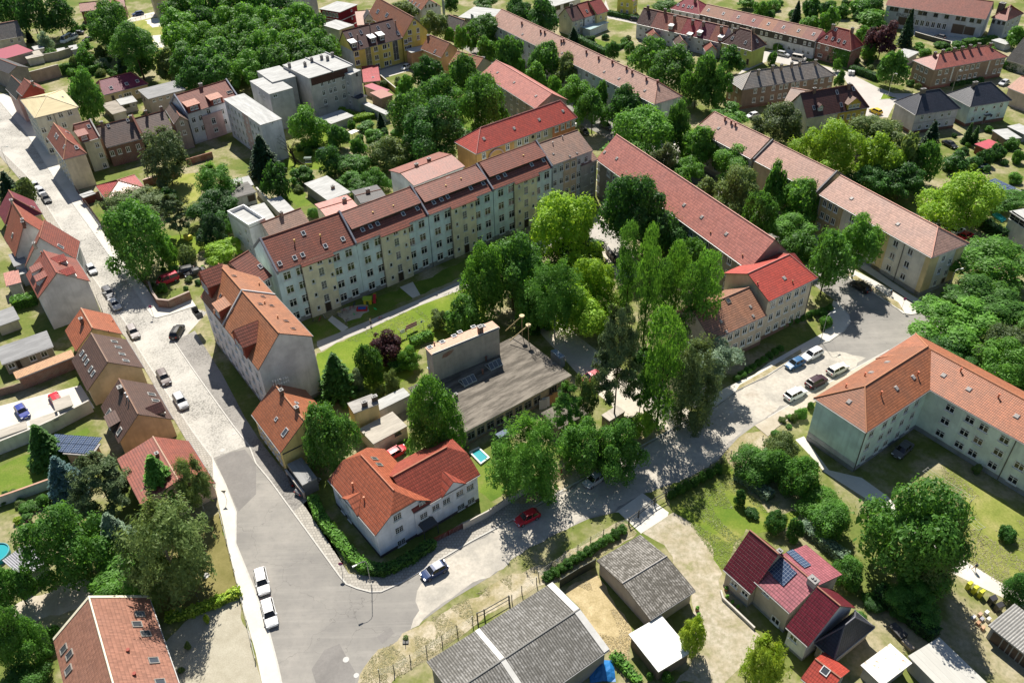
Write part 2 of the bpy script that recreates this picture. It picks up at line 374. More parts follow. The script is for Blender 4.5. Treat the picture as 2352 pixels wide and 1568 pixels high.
  if roof in('gable','hip')and ridgecap is not False:
   cb=MB();up=Vector((0,0,0.03));cb.tube([P(e0,rt,hr)+up,P(L-e1,rt,hr)+up],0.13,5)
   if e0 and not half[0]:cb.tube([P(0,0,h)+up,P(e0,rt,hr)+up],0.12,5);cb.tube([P(0,W,hN)+up,P(e0,rt,hr)+up],0.12,5)
   if e1 and not half[1]:cb.tube([P(L,0,h)+up,P(L-e1,rt,hr)+up],0.12,5);cb.tube([P(L,W,hN)+up,P(L-e1,rt,hr)+up],0.12,5)
   cb.build('ridge_tiles',plain(ridgecap or(0.32,0.13,0.08)),s.root)
  if parapet:
   pb=MB();t,hh,cc=parapet
   for bx in((0,L,0,t),(0,L,W-t,W),(0,t,t,W-t),(L-t,L,t,W-t)):pb.box(*bx,h-0.01,h+hh,fr=P)
   pb.build('parapet',plain(cc),s.root)
 def zat(s,north,y):
  if s.roof=='shed':return s.h+(s.hN-s.h)*y/s.W
  if s.roof=='flat':return s.h
  return s.hN+(s.hr-s.hN)*(s.W-y)/(s.W-s.rt)if north else s.h+(s.hr-s.h)*y/s.rt
 def roofz(s,x,y):
  q_=s.P(x,y,0);return min(f[0].z-((q_.x-f[0].x)*n.x+(q_.y-f[0].y)*n.y)/n.z for nm,f,n,e,g in s.planes)
 def loc(s,p):
  d=p-s.C;return d.dot(s.u),d.dot(s.v)
 def on_roof(s,px):
  best=None
  for nm,f,n,e,g in s.planes:
   H=hit_plane(px,f[0],n);x,y=s.loc(H)
   if abs(s.roofz(x,y)-H.z)<0.05 and-0.6<x<s.L+.6 and-0.6<y<s.W+.6:
    k=(H-Vector((0,0,HC))).length
    if best is None or k<best[0]:best=(k,nm,H,n,e,g,x,y)
  if best is None:
   nm,f,n,e,g=s.planes[0];H=hit_plane(px,f[0],n);x,y=s.loc(H);x=min(max(x,.5),s.L-.5);y=min(max(y,.5),s.W-.5);H=s.P(x,y,s.roofz(x,y))
   return nm,H,n,e,g,x,y
  return best[1:]
 def side(s,nm):
  return{'S':(s.P(s.x0,s.y0,0),s.u,-s.v,s.x1-s.x0),'N':(s.P(s.x0,s.y1,0),s.u,s.v,s.x1-s.x0),'E0':(s.P(s.x0,s.y0,0),s.v,-s.u,s.y1-s.y0),'E1':(s.P(s.x1,s.y0,0),s.v,s.u,s.y1-s.y0)}[nm]
 def win(s,side,n,rows,w,h,z0,dz=2.8,m0=0.8,m1=0.8,kind='cross',proud=0.0):
  o,e,out,ln=s.side(side);xs=n if isinstance(n,(list,tuple))else[m0+(ln-m0-m1)*(i+.5)/n for i in range(n)]
  for r in range(rows):
   for x in xs:put_window(s.root,o+e*x+Vector((0,0,s.zb+z0+r*dz))+out*proud,out,w,h,kind)
  return s
 def winpx(s,side,w,h,pts,kind='cross',rows=1,dz=2.8,proud=0.0,snap=True):
  """windows at their own places on the wall plane (centre of the window as measured)"""
  o,e,out,ln=s.side(side);hs=[hit_plane(p,o+out*proud,out)for p in pts];xs=[(H-o).dot(e)for H in hs];zs=[H.z-h/2 for H in hs]
  if snap:zm=sum(zs)/len(zs);zs=[zm]*len(zs)
  for x,zz in zip(xs,zs):
   for r in range(rows):
    if zz-r*dz>0.1 or kind in('door','garage'):put_window(s.root,o+e*min(max(x,w/2+.1),ln-w/2-.1)+Vector((0,0,max(zz-r*dz,.05)))+out*proud,out,w,h,kind)
  return s
 def band(s,side,x0,x1,z0,z1,proud,mat,name='projecting_bay'):
  o,e,out,ln=s.side(side);b=MB();F=lambda x,y,z:o+e*x+out*y+Vector((0,0,z));b.box(x0,x1,-0.02,proud,z0,z1,fr=F);b.build(name,mat,s.root);return s
 def sky(s,pts,w=0.8,h=1.2,frame=(0.5,0.5,0.5)):
  for p in pts:
   nm,H,n,e,g,x,y=s.on_roof(p);b=MB();F=lambda a,c,z:H+e*a+g*c+n*z
   for bx in((-w/2,w/2,-h/2,-h/2+.1),(-w/2,w/2,h/2-.1,h/2),(-w/2,-w/2+.1,-h/2+.1,h/2-.1),(w/2-.1,w/2,-h/2+.1,h/2-.1)):b.box(*bx,-0.05,0.14,fr=F)
   k=b.build('skylight',plain(frame,0.4),s.root);k.matrix_parent_inverse.identity();c=MB();c.box(-w/2+.1,w/2-.1,-h/2+.1,h/2-.1,0,0.08,fr=F);o=c.build('pane',glass(0.06),None,off=s.root.location);o.parent=k;o.location=(0,0,0)
  return s
 def chim(s,pts,hgt=1.1,w=0.8,d=0.6,c=(0.2,0.07,0.045),mat=None):
  for p in pts:
   nm,H,n,e,g,x,y=s.on_roof(p);F=s.P;b=MB();b.box(x-w/2,x+w/2,y-d/2,y+d/2,H.z-0.7,H.z+hgt,fr=F)
   k=b.build('chimney',mat or brick(c),s.root);t=MB();t.box(x-w/2-.07,x+w/2+.07,y-d/2-.07,y+d/2+.07,H.z+hgt,H.z+hgt+.12,fr=F)
   t.box(x-w/4,x-w/12,y-d/5,y+d/5,H.z+hgt+.121,H.z+hgt+.3,fr=F);t.box(x+w/12,x+w/4,y-d/5,y+d/5,H.z+hgt+.121,H.z+hgt+.3,fr=F)
   o=t.build('chimney_cap',plain((0.25,0.24,0.23)),None,off=s.root.location);o.parent=k;o.location=(0,0,0)
  return s
 def vent(s,pts,c=(0.3,0.12,0.05),hgt=0.5,r=0.11):
  for p in pts:
   nm,H,n,e,g,x,y=s.on_roof(p);b=MB();b.tube([H-Vector((0,0,.2)),H+Vector((0,0,hgt))],r,7);b.tube([H+Vector((0,0,hgt)),H+Vector((0,0,hgt+.09))],r*1.6,7);b.build('vent_pipe',plain(c),s.root)
  return s
 def hatch(s,pts,w=0.6,h=0.6):
  for p in pts:
   nm,H,n,e,g,x,y=s.on_roof(p);b=MB();F=lambda a,c,z:H+e*a+g*c+n*z;b.hexa([F(-w/2,-h/2,-.03),F(w/2,-h/2,-.03),F(w/2,h/2,-.03),F(-w/2,h/2,-.03)],[F(-w/3,-h/3,.16),F(w/3,-h/3,.16),F(w/3,h/3,.16),F(-w/3,h/3,.16)]);b.build('roof_hatch',plain((0.33,0.3,0.28),0.4),s.root)
  return s
 def pipe(s,side,xs,c=(0.13,0.12,0.11),top=None):
  o,e,out,ln=s.side(side)
  for x in xs:b=MB();b.tube([o+e*x+out*.09+Vector((0,0,s.zb+.1)),o+e*x+out*.09+Vector((0,0,(top or s.top[side])-.1))],0.08,5);b.build('drainpipe',plain(c),s.root)
  return s
 def firewall(s,xs,c=(0.22,0.23,0.27),t=0.35,hh=0.45):
  for x in xs:
   b=MB();x=min(max(x,t/2),s.L-t/2);y=[(-0.1,s.h-.1),(s.rt,s.hr),(s.W+.1,s.hN-.1)]
   for k in range(2):
    (ya,za),(yb,zb_)=y[k],y[k+1];bb=[s.P(x-t/2,ya,za-.3),s.P(x+t/2,ya,za-.3),s.P(x+t/2,yb,zb_-.3),s.P(x-t/2,yb,zb_-.3)]
    b.hexa(bb,[p+Vector((0,0,hh+.3))for p in bb])
   b.build('fire_wall',plain(c,0.5),s.root)
  return s
 def dormer(s,pts,w=1.6,hh=1.3,kind='shed',rm=None,wall=(0.3,0.08,0.05),side=None,ww=None,wh=None,rise=0.7,depth=None,wk='cross',n=1):
  """pts: the bottom centre of each dormer's front, on the roof"""
  for p in pts:
   nm,H,nn,e,g,x,y=s.on_roof(p)
   out=Vector((nn.x,nn.y,0)).normalized();e2=Vector((-out.y,out.x,0));k=math.sqrt(nn.x**2+nn.y**2)/nn.z
   F=lambda a,d,z:H+e2*a-out*d+Vector((0,0,z));b=MB();dd=depth or(hh+(rise if kind=='gable' else 0.35))/max(k,.3)
   zt=hh
   if kind=='shed':
    sl=0.2;dl=min(hh/max(k-sl,.2),6);b.face([F(-w/2,0,-.1),F(w/2,0,-.1),F(w/2,0,hh),F(-w/2,0,hh)])
    for q_ in(-1,1):b.face([F(q_*w/2,0,-.1),F(q_*w/2,dl,dl*k-.1),F(q_*w/2,dl,hh+dl*sl),F(q_*w/2,0,hh)])
    r=MB();o=0.2;A=[F(-w/2-o,-o,hh-o*sl),F(w/2+o,-o,hh-o*sl),F(w/2+o,dl+.1,hh+(dl+.1)*sl),F(-w/2-o,dl+.1,hh+(dl+.1)*sl)]
    r.hexa(A,[a_+Vector((0,0,.14))for a_ in A])
   else:
    dl=min(hh/k,5);dr=min((hh+rise)/k,6.5);b.face([F(-w/2,0,-.1),F(w/2,0,-.1),F(w/2,0,hh),F(0,0,hh+rise),F(-w/2,0,hh)])
    for q_ in(-1,1):b.face([F(q_*w/2,0,-.1),F(q_*w/2,dl,hh-.1),F(q_*w/2,dl,hh),F(q_*w/2,0,hh)])
    r=MB();o=0.22;ko=rise/(w/2)
    for q_ in(-1,1):
     A=[F(0,-o,hh+rise),F(q_*(w/2+o),-o,hh-o*ko),F(q_*(w/2+o),dl,hh-o*ko),F(0,dr,hh+rise)]
     r.face([a_+Vector((0,0,.13))for a_ in A],uv=[(0,w/1.6),(0,0),(dl,0),(dr,w/1.6)]);r.face(A)
     r.face([A[0],A[1],A[1]+Vector((0,0,.13)),A[0]+Vector((0,0,.13))]);r.face([A[1],A[2],A[2]+Vector((0,0,.13)),A[1]+Vector((0,0,.13))])
   d=b.build('dormer',plaster(wall),s.root)
   ro=r.build('dormer_roof',rm or s.roofo.data.materials[0],None,off=s.root.location);ro.parent=d;ro.location=(0,0,0)
   if ww!=0:
    W_=ww or w*.62;H_=wh or hh*.68
    for i in range(n):
     fo,po=window_meshes(W_/n*.9,H_,wk);rz=math.atan2(out.y,out.x)-math.pi/2
     off=(i-(n-1)/2)*W_/n*1.12
     wn=link_copy(fo,'window',d,F(off,0,(hh-H_)*.55)+out*.01-s.root.location,rz);wp=bpy.data.objects.new('pane',po);COL.objects.link(wp);wp.parent=d;wp.location=wn.location;wp.rotation_euler=wn.rotation_euler
  return s
 def zwerch(s,side,pa,pb,rise,wallc,lw=.3):
  """a small gable standing on the eave in line with the wall below"""
  o,e,out,ln=s.side(side);x0,x1=sorted(((hit_plane(pa,o+out*s.ov,out)-o).dot(e),(hit_plane(pb,o+out*s.ov,out)-o).dot(e)));k=(s.hr-s.h)/s.rt;F=lambda x,y,z:o+e*x+out*(s.ov-y)+Vector((0,0,s.h+z));xm=(x0+x1)/2;d=rise/k
  b=MB();b.face([F(x0+lw,0,-.5),F(x1-lw,0,-.5),F(x1-lw,0,rise*2*lw/(x1-x0)),F(xm,0,rise-.03),F(x0+lw,0,rise*2*lw/(x1-x0))]);b.face([F(x0+lw,0,-.5),F(x0+lw,s.ov,-.5),F(x0+lw,s.ov,.2),F(x0+lw,0,.2)]);b.face([F(x1-lw,0,-.5),F(x1-lw,s.ov,-.5),F(x1-lw,s.ov,.2),F(x1-lw,0,.2)]);g=b.build('wall_gable',plaster(wallc),s.root);r=MB()
  for sx in(x0,x1):
   A=[F(xm,-.25,rise),F(sx,-.25,-.02),F(sx,.02,0.02),F(xm,d,rise)];r.face([p+Vector((0,0,.1))for p in A],uv=[(0,1.6),(0,0),(.3,0),(d,1.6)]);r.face([p-Vector((0,0,.05))for p in A]);r.face([A[0]+Vector((0,0,.1)),A[1]+Vector((0,0,.1)),A[1]-Vector((0,0,.05)),A[0]-Vector((0,0,.05))])
  q_=r.build('gable_roof',s.roofo.data.materials[0],None,off=s.root.location);q_.parent=g;q_.location=(0,0,0);return s
 def panels(s,pts,w=1.6,h=1.0):
  for p in pts:
   nm,H,n,e,g,x,y=s.on_roof(p);F=lambda a,c,z:H+e*a+g*c+n*z;b=MB();b.box(-w/2,w/2,-h/2,h/2,.06,.14,fr=F);b.build('solar_panel',solar(),s.root)
  return s
 def panel_grid(s,x0,y0,nx,ny,w,h,gap=.08):
  for i in range(nx):
   for j in range(ny):
    x,y=x0+i*(w+gap),y0+j*(h+gap);b=MB();F=lambda a,c,z:s.P(a,c,0)+Vector((0,0,s.roofz(a,c)+z));b.box(x,x+w,y,y+h,.05,.13,fr=F);b.build('solar_panel',solar(),s.root)
  return s
@cached
def solar():
 t=NT("solar_cells",0.15,0.6);uv=t.uv();a=t.math('LESS_THAN',t.math('FRACT',t.math('DIVIDE',uv.outputs[0],.42)),.08);b=t.math('LESS_THAN',t.math('FRACT',t.math('DIVIDE',uv.outputs[1],.42)),.08)
 t.col(t.mix(t.math('MAXIMUM',a,b),(0.03,0.05,0.10),(0.3,0.34,0.4)));return t.m
def flatten(pts):
 r=[]
 for p in pts:r+=p if isinstance(p,list)else[p]
 return r
def flat_poly(name,pts,z,mat,kind='structure',kerb=None,edge=None):
 """a ground surface: pixels of its outline -> a sheet at height z (with a vertical skirt when it is a raised pavement)"""
 pts=flatten(pts);P=[G(p,z)for p in pts];bm=bmesh.new()
 if name in('lawn','verge','sandy_yard','straw_yard','garden_lawn','dry_lawn','reseeded_ground','garden_path','sand_patch','playing_ground','sand_pitch','drive')and z<.1:
  rr=random.Random(len(pts));P2=[]
  for i,p in enumerate(P):
   q_=P[(i+1)%len(P)];L_=(q_-p).length;k=max(1,min(40,int(L_/1.1)));n=Vector((-(q_-p).y,(q_-p).x,0))/max(L_,.01);P2.append(p)
   if L_>2:P2+=[p+(q_-p)*(j/k)+n*(rr.uniform(-.3,.3)+.25*math.sin(j*.9+i))for j in range(1,k)]
  P=P2
 vs=[bm.verts.new(p)for p in P];f=bm.faces.new(vs);f.normal_update()
 if f.normal.z<0:f.normal_flip()
 bmesh.ops.triangulate(bm,faces=[f],ngon_method='EAR_CLIP')
 me=bpy.data.meshes.new(name);bm.to_mesh(me);bm.free();uvl=me.uv_layers.new(name="UVMap")
 for li,l in enumerate(me.loops):c=me.vertices[l.vertex_index].co;uvl.data[li].uv=(c.x,c.y)
 me.materials.append(mat);o=bpy.data.objects.new(name,me);COL.objects.link(o);o["kind"]=kind
 return o
def ribbon(pts,wd):
 """pixel polyline -> outline in ground metres, both sides (wd metres)"""
 P=[G(p)for p in flatten(pts)];Lf,Rt=[],[]
 for i,p in enumerate(P):
  d=(P[min(i+1,len(P)-1)]-P[max(i-1,0)]).normalized();n=Vector((-d.y,d.x,0));w_=wd[i]if isinstance(wd,(list,tuple))else wd
  Lf.append(p+n*w_/2);Rt.append(p-n*w_/2)
 return Lf,Rt
def strip(name,pts,wd,z,mat,h=0.0,kind='structure'):
 L_,R_=ribbon(pts,wd);b=MB();up=Vector((0,0,z));dn=Vector((0,0,z-h))
 for i in range(len(L_)-1):
  b.face([R_[i]+up,R_[i+1]+up,L_[i+1]+up,L_[i]+up])
  if h:b.face([R_[i]+dn,R_[i+1]+dn,R_[i+1]+up,R_[i]+up]);b.face([L_[i+1]+dn,L_[i]+dn,L_[i]+up,L_[i+1]+up])
 if h:b.face([R_[0]+dn,R_[0]+up,L_[0]+up,L_[0]+dn]);b.face([R_[-1]+dn,R_[-1]+up,L_[-1]+up,L_[-1]+dn])
 o=b.build(name,mat);
 if kind:o["kind"]=kind
 return o
# ---------------- plants ----------------
import numpy as np
def quads(C,N,size,rng,aspect=1.5):
 """leaf-sized faces: centres C, facing N"""
 n=len(C);N=N/np.maximum(np.linalg.norm(N,axis=1,keepdims=True),1e-6);r=rng.normal(size=(n,3));A=np.cross(N,r);A/=np.maximum(np.linalg.norm(A,axis=1,keepdims=True),1e-6);B=np.cross(N,A)
 sz=(size*rng.lognormal(-.08,.38,size=(n,1)));A=A*sz*aspect*.5;B=B*sz*.5
 V=np.stack([C-A,C+B*.9+A*.1,C+A,C-B*.9+A*.1],axis=1).reshape(-1,3);return V
def leaf_mesh(name,V,mat):
 n=len(V)//4;me=bpy.data.meshes.new(name);me.vertices.add(4*n);me.vertices.foreach_set("co",V.astype(np.float32).ravel());me.loops.add(4*n);me.loops.foreach_set("vertex_index",np.arange(4*n,dtype=np.int32))
 me.polygons.add(n);me.polygons.foreach_set("loop_start",np.arange(0,4*n,4,dtype=np.int32));me.polygons.foreach_set("loop_total",np.full(n,4,dtype=np.int32));me.update(calc_edges=True);me.materials.append(mat);return me
def sph(n,rng):
 d=rng.normal(size=(n,3));return d/np.linalg.norm(d,axis=1,keepdims=True)
def crown(kind,seed,N=8000,size=0.06):
 rng=np.random.default_rng(seed)
 if kind in('round','bush','loose','poplar','tall'):
  nl={'round':42,'bush':22,'loose':34,'poplar':60,'tall':38}[kind]
  if kind=='poplar':
   t=rng.uniform(-1,1,nl);rad=0.62*np.sqrt(np.clip(1-np.abs(t)**2.4,.02,1));a=rng.uniform(0,6.28,nl);rr=rad*rng.uniform(.3,1.0,nl)
   L=np.stack([rr*np.cos(a),rr*np.sin(a),t*.9],1);R=rng.uniform(.25,.5,nl)[:,None]*np.array([[1,1,.36]])
  else:
   d=sph(nl,rng);d[:,2]=np.where(d[:,2]<-0.55,-d[:,2]*.6,d[:,2]);k=rng.uniform(.42,.86,nl)[:,None];L=d*k;L[0]=0
   if kind=='tall':L[:,:2]*=(0.95-0.35*np.clip(L[:,2:3],-1,1))
   R=rng.uniform(.13,.36,nl)[:,None]*np.ones((1,3));R[0]=.48
   if kind=='loose':R*=.85;L*=rng.uniform(.75,1.18,nl)[:,None]
   if kind=='bush':R*=1.25
  w=(R**2).sum(1);w/=w.sum();li=rng.choice(nl,N,p=w);d=sph(N,rng);d[:,2]=np.where((d[:,2]<-.3)&(rng.random(N)<.6),-d[:,2],d[:,2])
  rad=1-np.abs(rng.normal(0,.15,N))+(rng.random(N)<.22)*rng.uniform(0,.38,N);rad[rng.random(N)<.08]*=.5;C=L[li]+d*R[li]*rad[:,None]
  keep=np.ones(N,bool)
  for j in range(nl):
   q_=((C-L[j])/(R[j]*.8));keep&=~(((q_**2).sum(1)<1)&(li!=j)&(rng.random(N)<.85))
  C=C[keep];d=d[keep];nn=d+rng.normal(0,.45,C.shape)+np.array([0,0,.25]);nz=1.0
  C[:,2]=np.clip(C[:,2],-1.02,1.08)
  return quads(C,nn,size*(.8 if kind=='poplar' else 1),rng)
 if kind=='cone':
  C=[];NN=[]
  for k in range(26):
   z=-1+2*(k+.5)/26;rr=(1-(z+1)/2)**.8*.98+.04;nb=int(10+14*rr)
   for b in range(nb):
    a=rng.uniform(0,6.28);ln=rr*rng.uniform(.72,1.05);m=int(N/26/nb*(0.4+rr))+3;t=rng.uniform(.15,1,m)**.7
    sp=rng.normal(0,.05,m)*(1.1-.5*t);x=np.cos(a)*ln*t-np.sin(a)*sp;y=np.sin(a)*ln*t+np.cos(a)*sp
    C.append(np.stack([x,y,z+.05-.11*t**1.5+rng.normal(0,.014,m)],1));NN.append(np.stack([np.cos(a)*.3+rng.normal(0,.35,m),np.sin(a)*.3+rng.normal(0,.35,m),np.ones(m)],1))
  C=np.concatenate(C);NN=np.concatenate(NN);return quads(C,NN,size*.95,rng,2.0)
 if kind in('pine','weep'):
  C=[];NN=[]
  nb=70 if kind=='pine' else 95
  for b in range(nb):
   z0=rng.uniform(-.75,.9);a=rng.uniform(0,6.28);m=int(N/nb);prof=math.sqrt(max(.05,1-(z0*.9)**2))*(.95-.3*z0 if kind=='pine' else 1)
   ln=prof*rng.uniform(.55,1.02);t=rng.uniform(.25,1,m)**.6;sp=rng.normal(0,.07,m)
   if kind=='pine':z=z0+.12*t+rng.normal(0,.03,m)-.06*t*t
   else:z=z0+.28*t-(rng.uniform(0,.55,m))*t**2
   C.append(np.stack([np.cos(a)*ln*t-np.sin(a)*sp,np.sin(a)*ln*t+np.cos(a)*sp,z],1))
   NN.append(np.stack([np.cos(a)*.7+rng.normal(0,.4,m),np.sin(a)*.7+rng.normal(0,.4,m),np.full(m,1.0 if kind=='pine' else .75)],1))
  C=np.concatenate(C);NN=np.concatenate(NN);C[:,2]=np.clip(C[:,2],-1.05,1.05);return quads(C,NN,size*.75,rng,2.4)
PAL={'dark':((0.031,0.093,0.022),(0.091,0.254,0.045)),'mid':((0.054,0.147,0.025),(0.152,0.354,0.057)),'bright':((0.155,0.296,0.023),(0.386,0.600,0.061)),'fresh':((0.078,0.202,0.028),(0.203,0.446,0.061)),'olive':((.10,.17,.05),(.22,.30,.09)),'grey':((.07,.12,.05),(.16,.22,.08)),'blue':((0.062,0.139,0.139),(0.223,0.386,0.364)),'spruce':((0.018,0.054,0.022),(0.061,0.143,0.051)),'purple':((0.054,0.022,0.031),(0.152,0.061,0.081)),'silver':((0.124,0.202,0.139),(0.345,0.467,0.304)),'thuja':((0.047,0.132,0.023),(0.121,0.283,0.041)),'lime':((0.217,0.373,0.023),(0.486,0.600,0.081))}
_cr={}
def crown_me(kind,pal,v,fine):
 k=(kind,pal,v,fine)
 if k not in _cr:
  base=(kind,v,fine)
  if base not in _cr:V_=crown(kind,v*7+len(kind),int((9000,20000,38000)[fine]*(.62 if kind in('weep','pine','loose')else 1)),(.082,.05,.036)[fine]);lo,hi=np.percentile(V_,1,axis=0),np.percentile(V_,99,axis=0);_cr[base]=(V_-(lo+hi)/2)/((hi-lo)/2)
  c,c2=PAL[pal];_cr[k]=leaf_mesh("crown",_cr[base],leafm(c,c2,0.15 if kind in('cone','pine')else 0.34))
 return _cr[k]
@cached
def trunk_me(kind,pale):
 b=MB();rng=random.Random(len(kind));
 b.tube([(0,0,0),(0.01,0.0,.3),(0.0,0.02,.62),(0.02,0,1.0),(0,0,1.35)],.05,7,r2=.018)
 for i in range(9):
  a=rng.uniform(0,6.28);z=rng.uniform(.55,1.15);l=rng.uniform(.22,.42);b.tube([(0,0,z),(math.cos(a)*l*.5,math.sin(a)*l*.5,z+l*.45),(math.cos(a)*l,math.sin(a)*l,z+l*.8)],.017,4,r2=.005)
 t=NT("bark",0.95,0.1);c=(0.5,0.48,0.43)if pale else(0.09,0.065,0.045);n=t.noise(3,3);t.col(t.ramp(n,[(0.4,sc(c,.5)),(0.6,c)]));return b.mesh("trunk",t.m)
NTREE=[0]
def tree(tile,kind,pal,box,label,cat='tree',group=None,th=2.2,name=None,z=0.0,pale=False,sq=1.0):
 """box: the crown's outline box in the photograph; th: clear height under the crown"""
 (x0,y0),(x1,y1)=q(tile,*box);NTREE[0]+=1;v=NTREE[0]%(5 if kind in('round','loose','tall')else 3)
 cx,cy=(x0+x1)/2,(y0+y1)/2;zc=z+th+4
 for _ in range(6):
  d=ray((cx,cy));k=(HC-zc)/-d.z;dist=d.length*k;r=(x1-x0)/2*k*(FPX/d.length)**0*1.0*(d.length/FPX)**0;r=(x1-x0)/2*k
  dep=math.asin(-d.z/d.length);hv=(y1-y0)/2*k;q_=hv*hv-(r*math.sin(dep))**2
  rv=math.sqrt(max(q_,(0.35*r)**2))/math.cos(dep);rv=min(rv,3.2*r if kind not in('poplar','cone')else 9*r);zc=z+th+rv
 k=0.99
 g=G((cx,cy),zc);fine=2 if(x1-x0)>100 else 1 if(x1-x0)>62 or dist<190 and(x1-x0)>40 else 0
 rt=root(name or('bush' if kind=='bush' else 'conifer_tree' if kind in('cone',)else 'tree'),label,cat,(g.x,g.y,z),group,rz=(NTREE[0]*2.399)%6.283)
 if kind!='bush':link_copy(trunk_me(kind,pale),'trunk',rt,(0,0,0),scale=(max(r*.75,rv*.35),max(r*.75,rv*.35),(th+rv)))
 link_copy(crown_me(kind,pal,v,fine),'crown',rt,(0,0,zc-z),scale=(r*k,r*k*sq,rv*k))
 return rt
def bush(tile,pal,box,label,**k):return tree(tile,'bush',pal,box,label,cat='shrub',th=k.pop('th',0.02),name='shrub',**k)
def hedge(pts,wd,h,pal,label,size=0.22,dens=26,group=None,name='hedge',cat='hedge',lump=0.12,z=0.0,seed=3):
 """clipped hedge along a ground line (pixels)"""
 rng=np.random.default_rng(seed+len(pts)+int(pts[0][0]));P=[np.array(G(p))for p in pts];o=Vector(P[0]);C=[];NN=[];core=MB()
 for i in range(len(P)-1):
  a,b=P[i],P[i+1];d=b-a;L=np.linalg.norm(d);d/=L;n=np.array([-d[1],d[0],0]);a=a-d*wd*.3;L+=wd*.6
  m=int(L*(wd+2*h)*dens);f=rng.random(m);pick=rng.random(m)*(wd+2*h);t=rng.random(m)*L;top=pick<wd;sgn=np.where(pick>wd+h,1.,-1.)
  ph=np.sin(t*1.9+i)*lump+np.sin(t*.7)*lump
  y=np.where(top,pick-wd/2,sgn*(wd/2+ph*.6));zz=np.where(top,h+ph,rng.random(m)*h)
  c=a+d*t[:,None]+n*(y+rng.normal(0,.07,m))[:,None];c[:,2]=zz+rng.normal(0,.08,m)+.02;C.append(c)
  nn=np.where(top[:,None],np.array([[0,0,1.]]),n*sgn[:,None])+rng.normal(0,.5,(m,3));NN.append(nn)
  F=lambda x,y_,z_,a=a,d=d,n=n:Vector(a+d*x+n*y_)+Vector((0,0,z_));core.box(.1,L-.1,-wd/2+.12,wd/2-.12,0,h-.12,fr=F)
 c1,c2=PAL[pal];V=quads(np.concatenate(C),np.concatenate(NN),size,rng)-np.array(o);me=leaf_mesh("leaves",V,leafm(c1,c2,.2));rt=root(name,label,cat,o,group)
 link_copy(me,'leaves',rt,(0,0,z));k=core.build('branches',plain(sc(c1,.5),.9),rt);return rt
def fence(name,label,pts,h,mat,posts=2.5,kind='mesh',cat='fence',group=None,pw=0.05):
 P=[G(p)for p in pts];rt=root(name,label,cat,P[0],group);b=MB();pan=MB()
 for i in range(len(P)-1):
  a,c=P[i],P[i+1];L=(c-a).length;d=(c-a).normalized();n=Vector((-d.y,d.x,0));F=lambda x,y,z,a=a,d=d,n=n:a+d*x+n*y+Vector((0,0,z));k=max(1,round(L/posts))
  for j in range(k+1):pb=MB();pb.box(L*j/k-pw,L*j/k+pw,-pw,pw,0,h+.05,fr=F);pb.build('post',mat,rt)
  if kind=='mesh':
   for zz in[h*t/6 for t in range(1,7)]:pan.box(0,L,-.006,.006,zz-.006,zz+.006,fr=F)
  elif kind=='slat':
   m=int(L/.22)
   for j in range(m):pan.box(L*j/m,L*j/m+.14,-.03,.0,.08,h,fr=F)
  elif kind=='rail':pan.box(0,L,-.03,.03,h*.9,h,fr=F);pan.box(0,L,-.03,.03,h*.45,h*.52,fr=F)
  else:pan.box(0,L,-.04,.04,0.05,h,fr=F)
 pan.build('panel',mat,rt);return rt
def wall(label,pts,h,t,mat,cope=None,name='wall',cat='wall',closed=False,group=None,z=0.0):
 P=[G(p)for p in pts];b=MB();cb=MB()
 if closed:P.append(P[0])
 rt=root(name,label,cat,P[0],group)
 for i in range(len(P)-1):
  a,c=P[i],P[i+1];L=(c-a).length;d=(c-a).normalized();n=Vector((-d.y,d.x,0));F=lambda x,y,z_,a=a,d=d,n=n:a+d*x+n*y+Vector((0,0,z_+z));e=0 if i==0 else t/2
  b.box(-e+.003*(i%2),L-t/2*(i<len(P)-2),-t/2,t/2,0,h+.002*(i%2),fr=F)
  if cope:cb.box(-e-.01,L-t/2*(i<len(P)-2),-t/2-.05,t/2+.05,h+.003,h+.08+.002*(i%2),fr=F)
 b.build('masonry',mat,rt)
 if cope:cb.build('coping',cope,rt)
 return rt
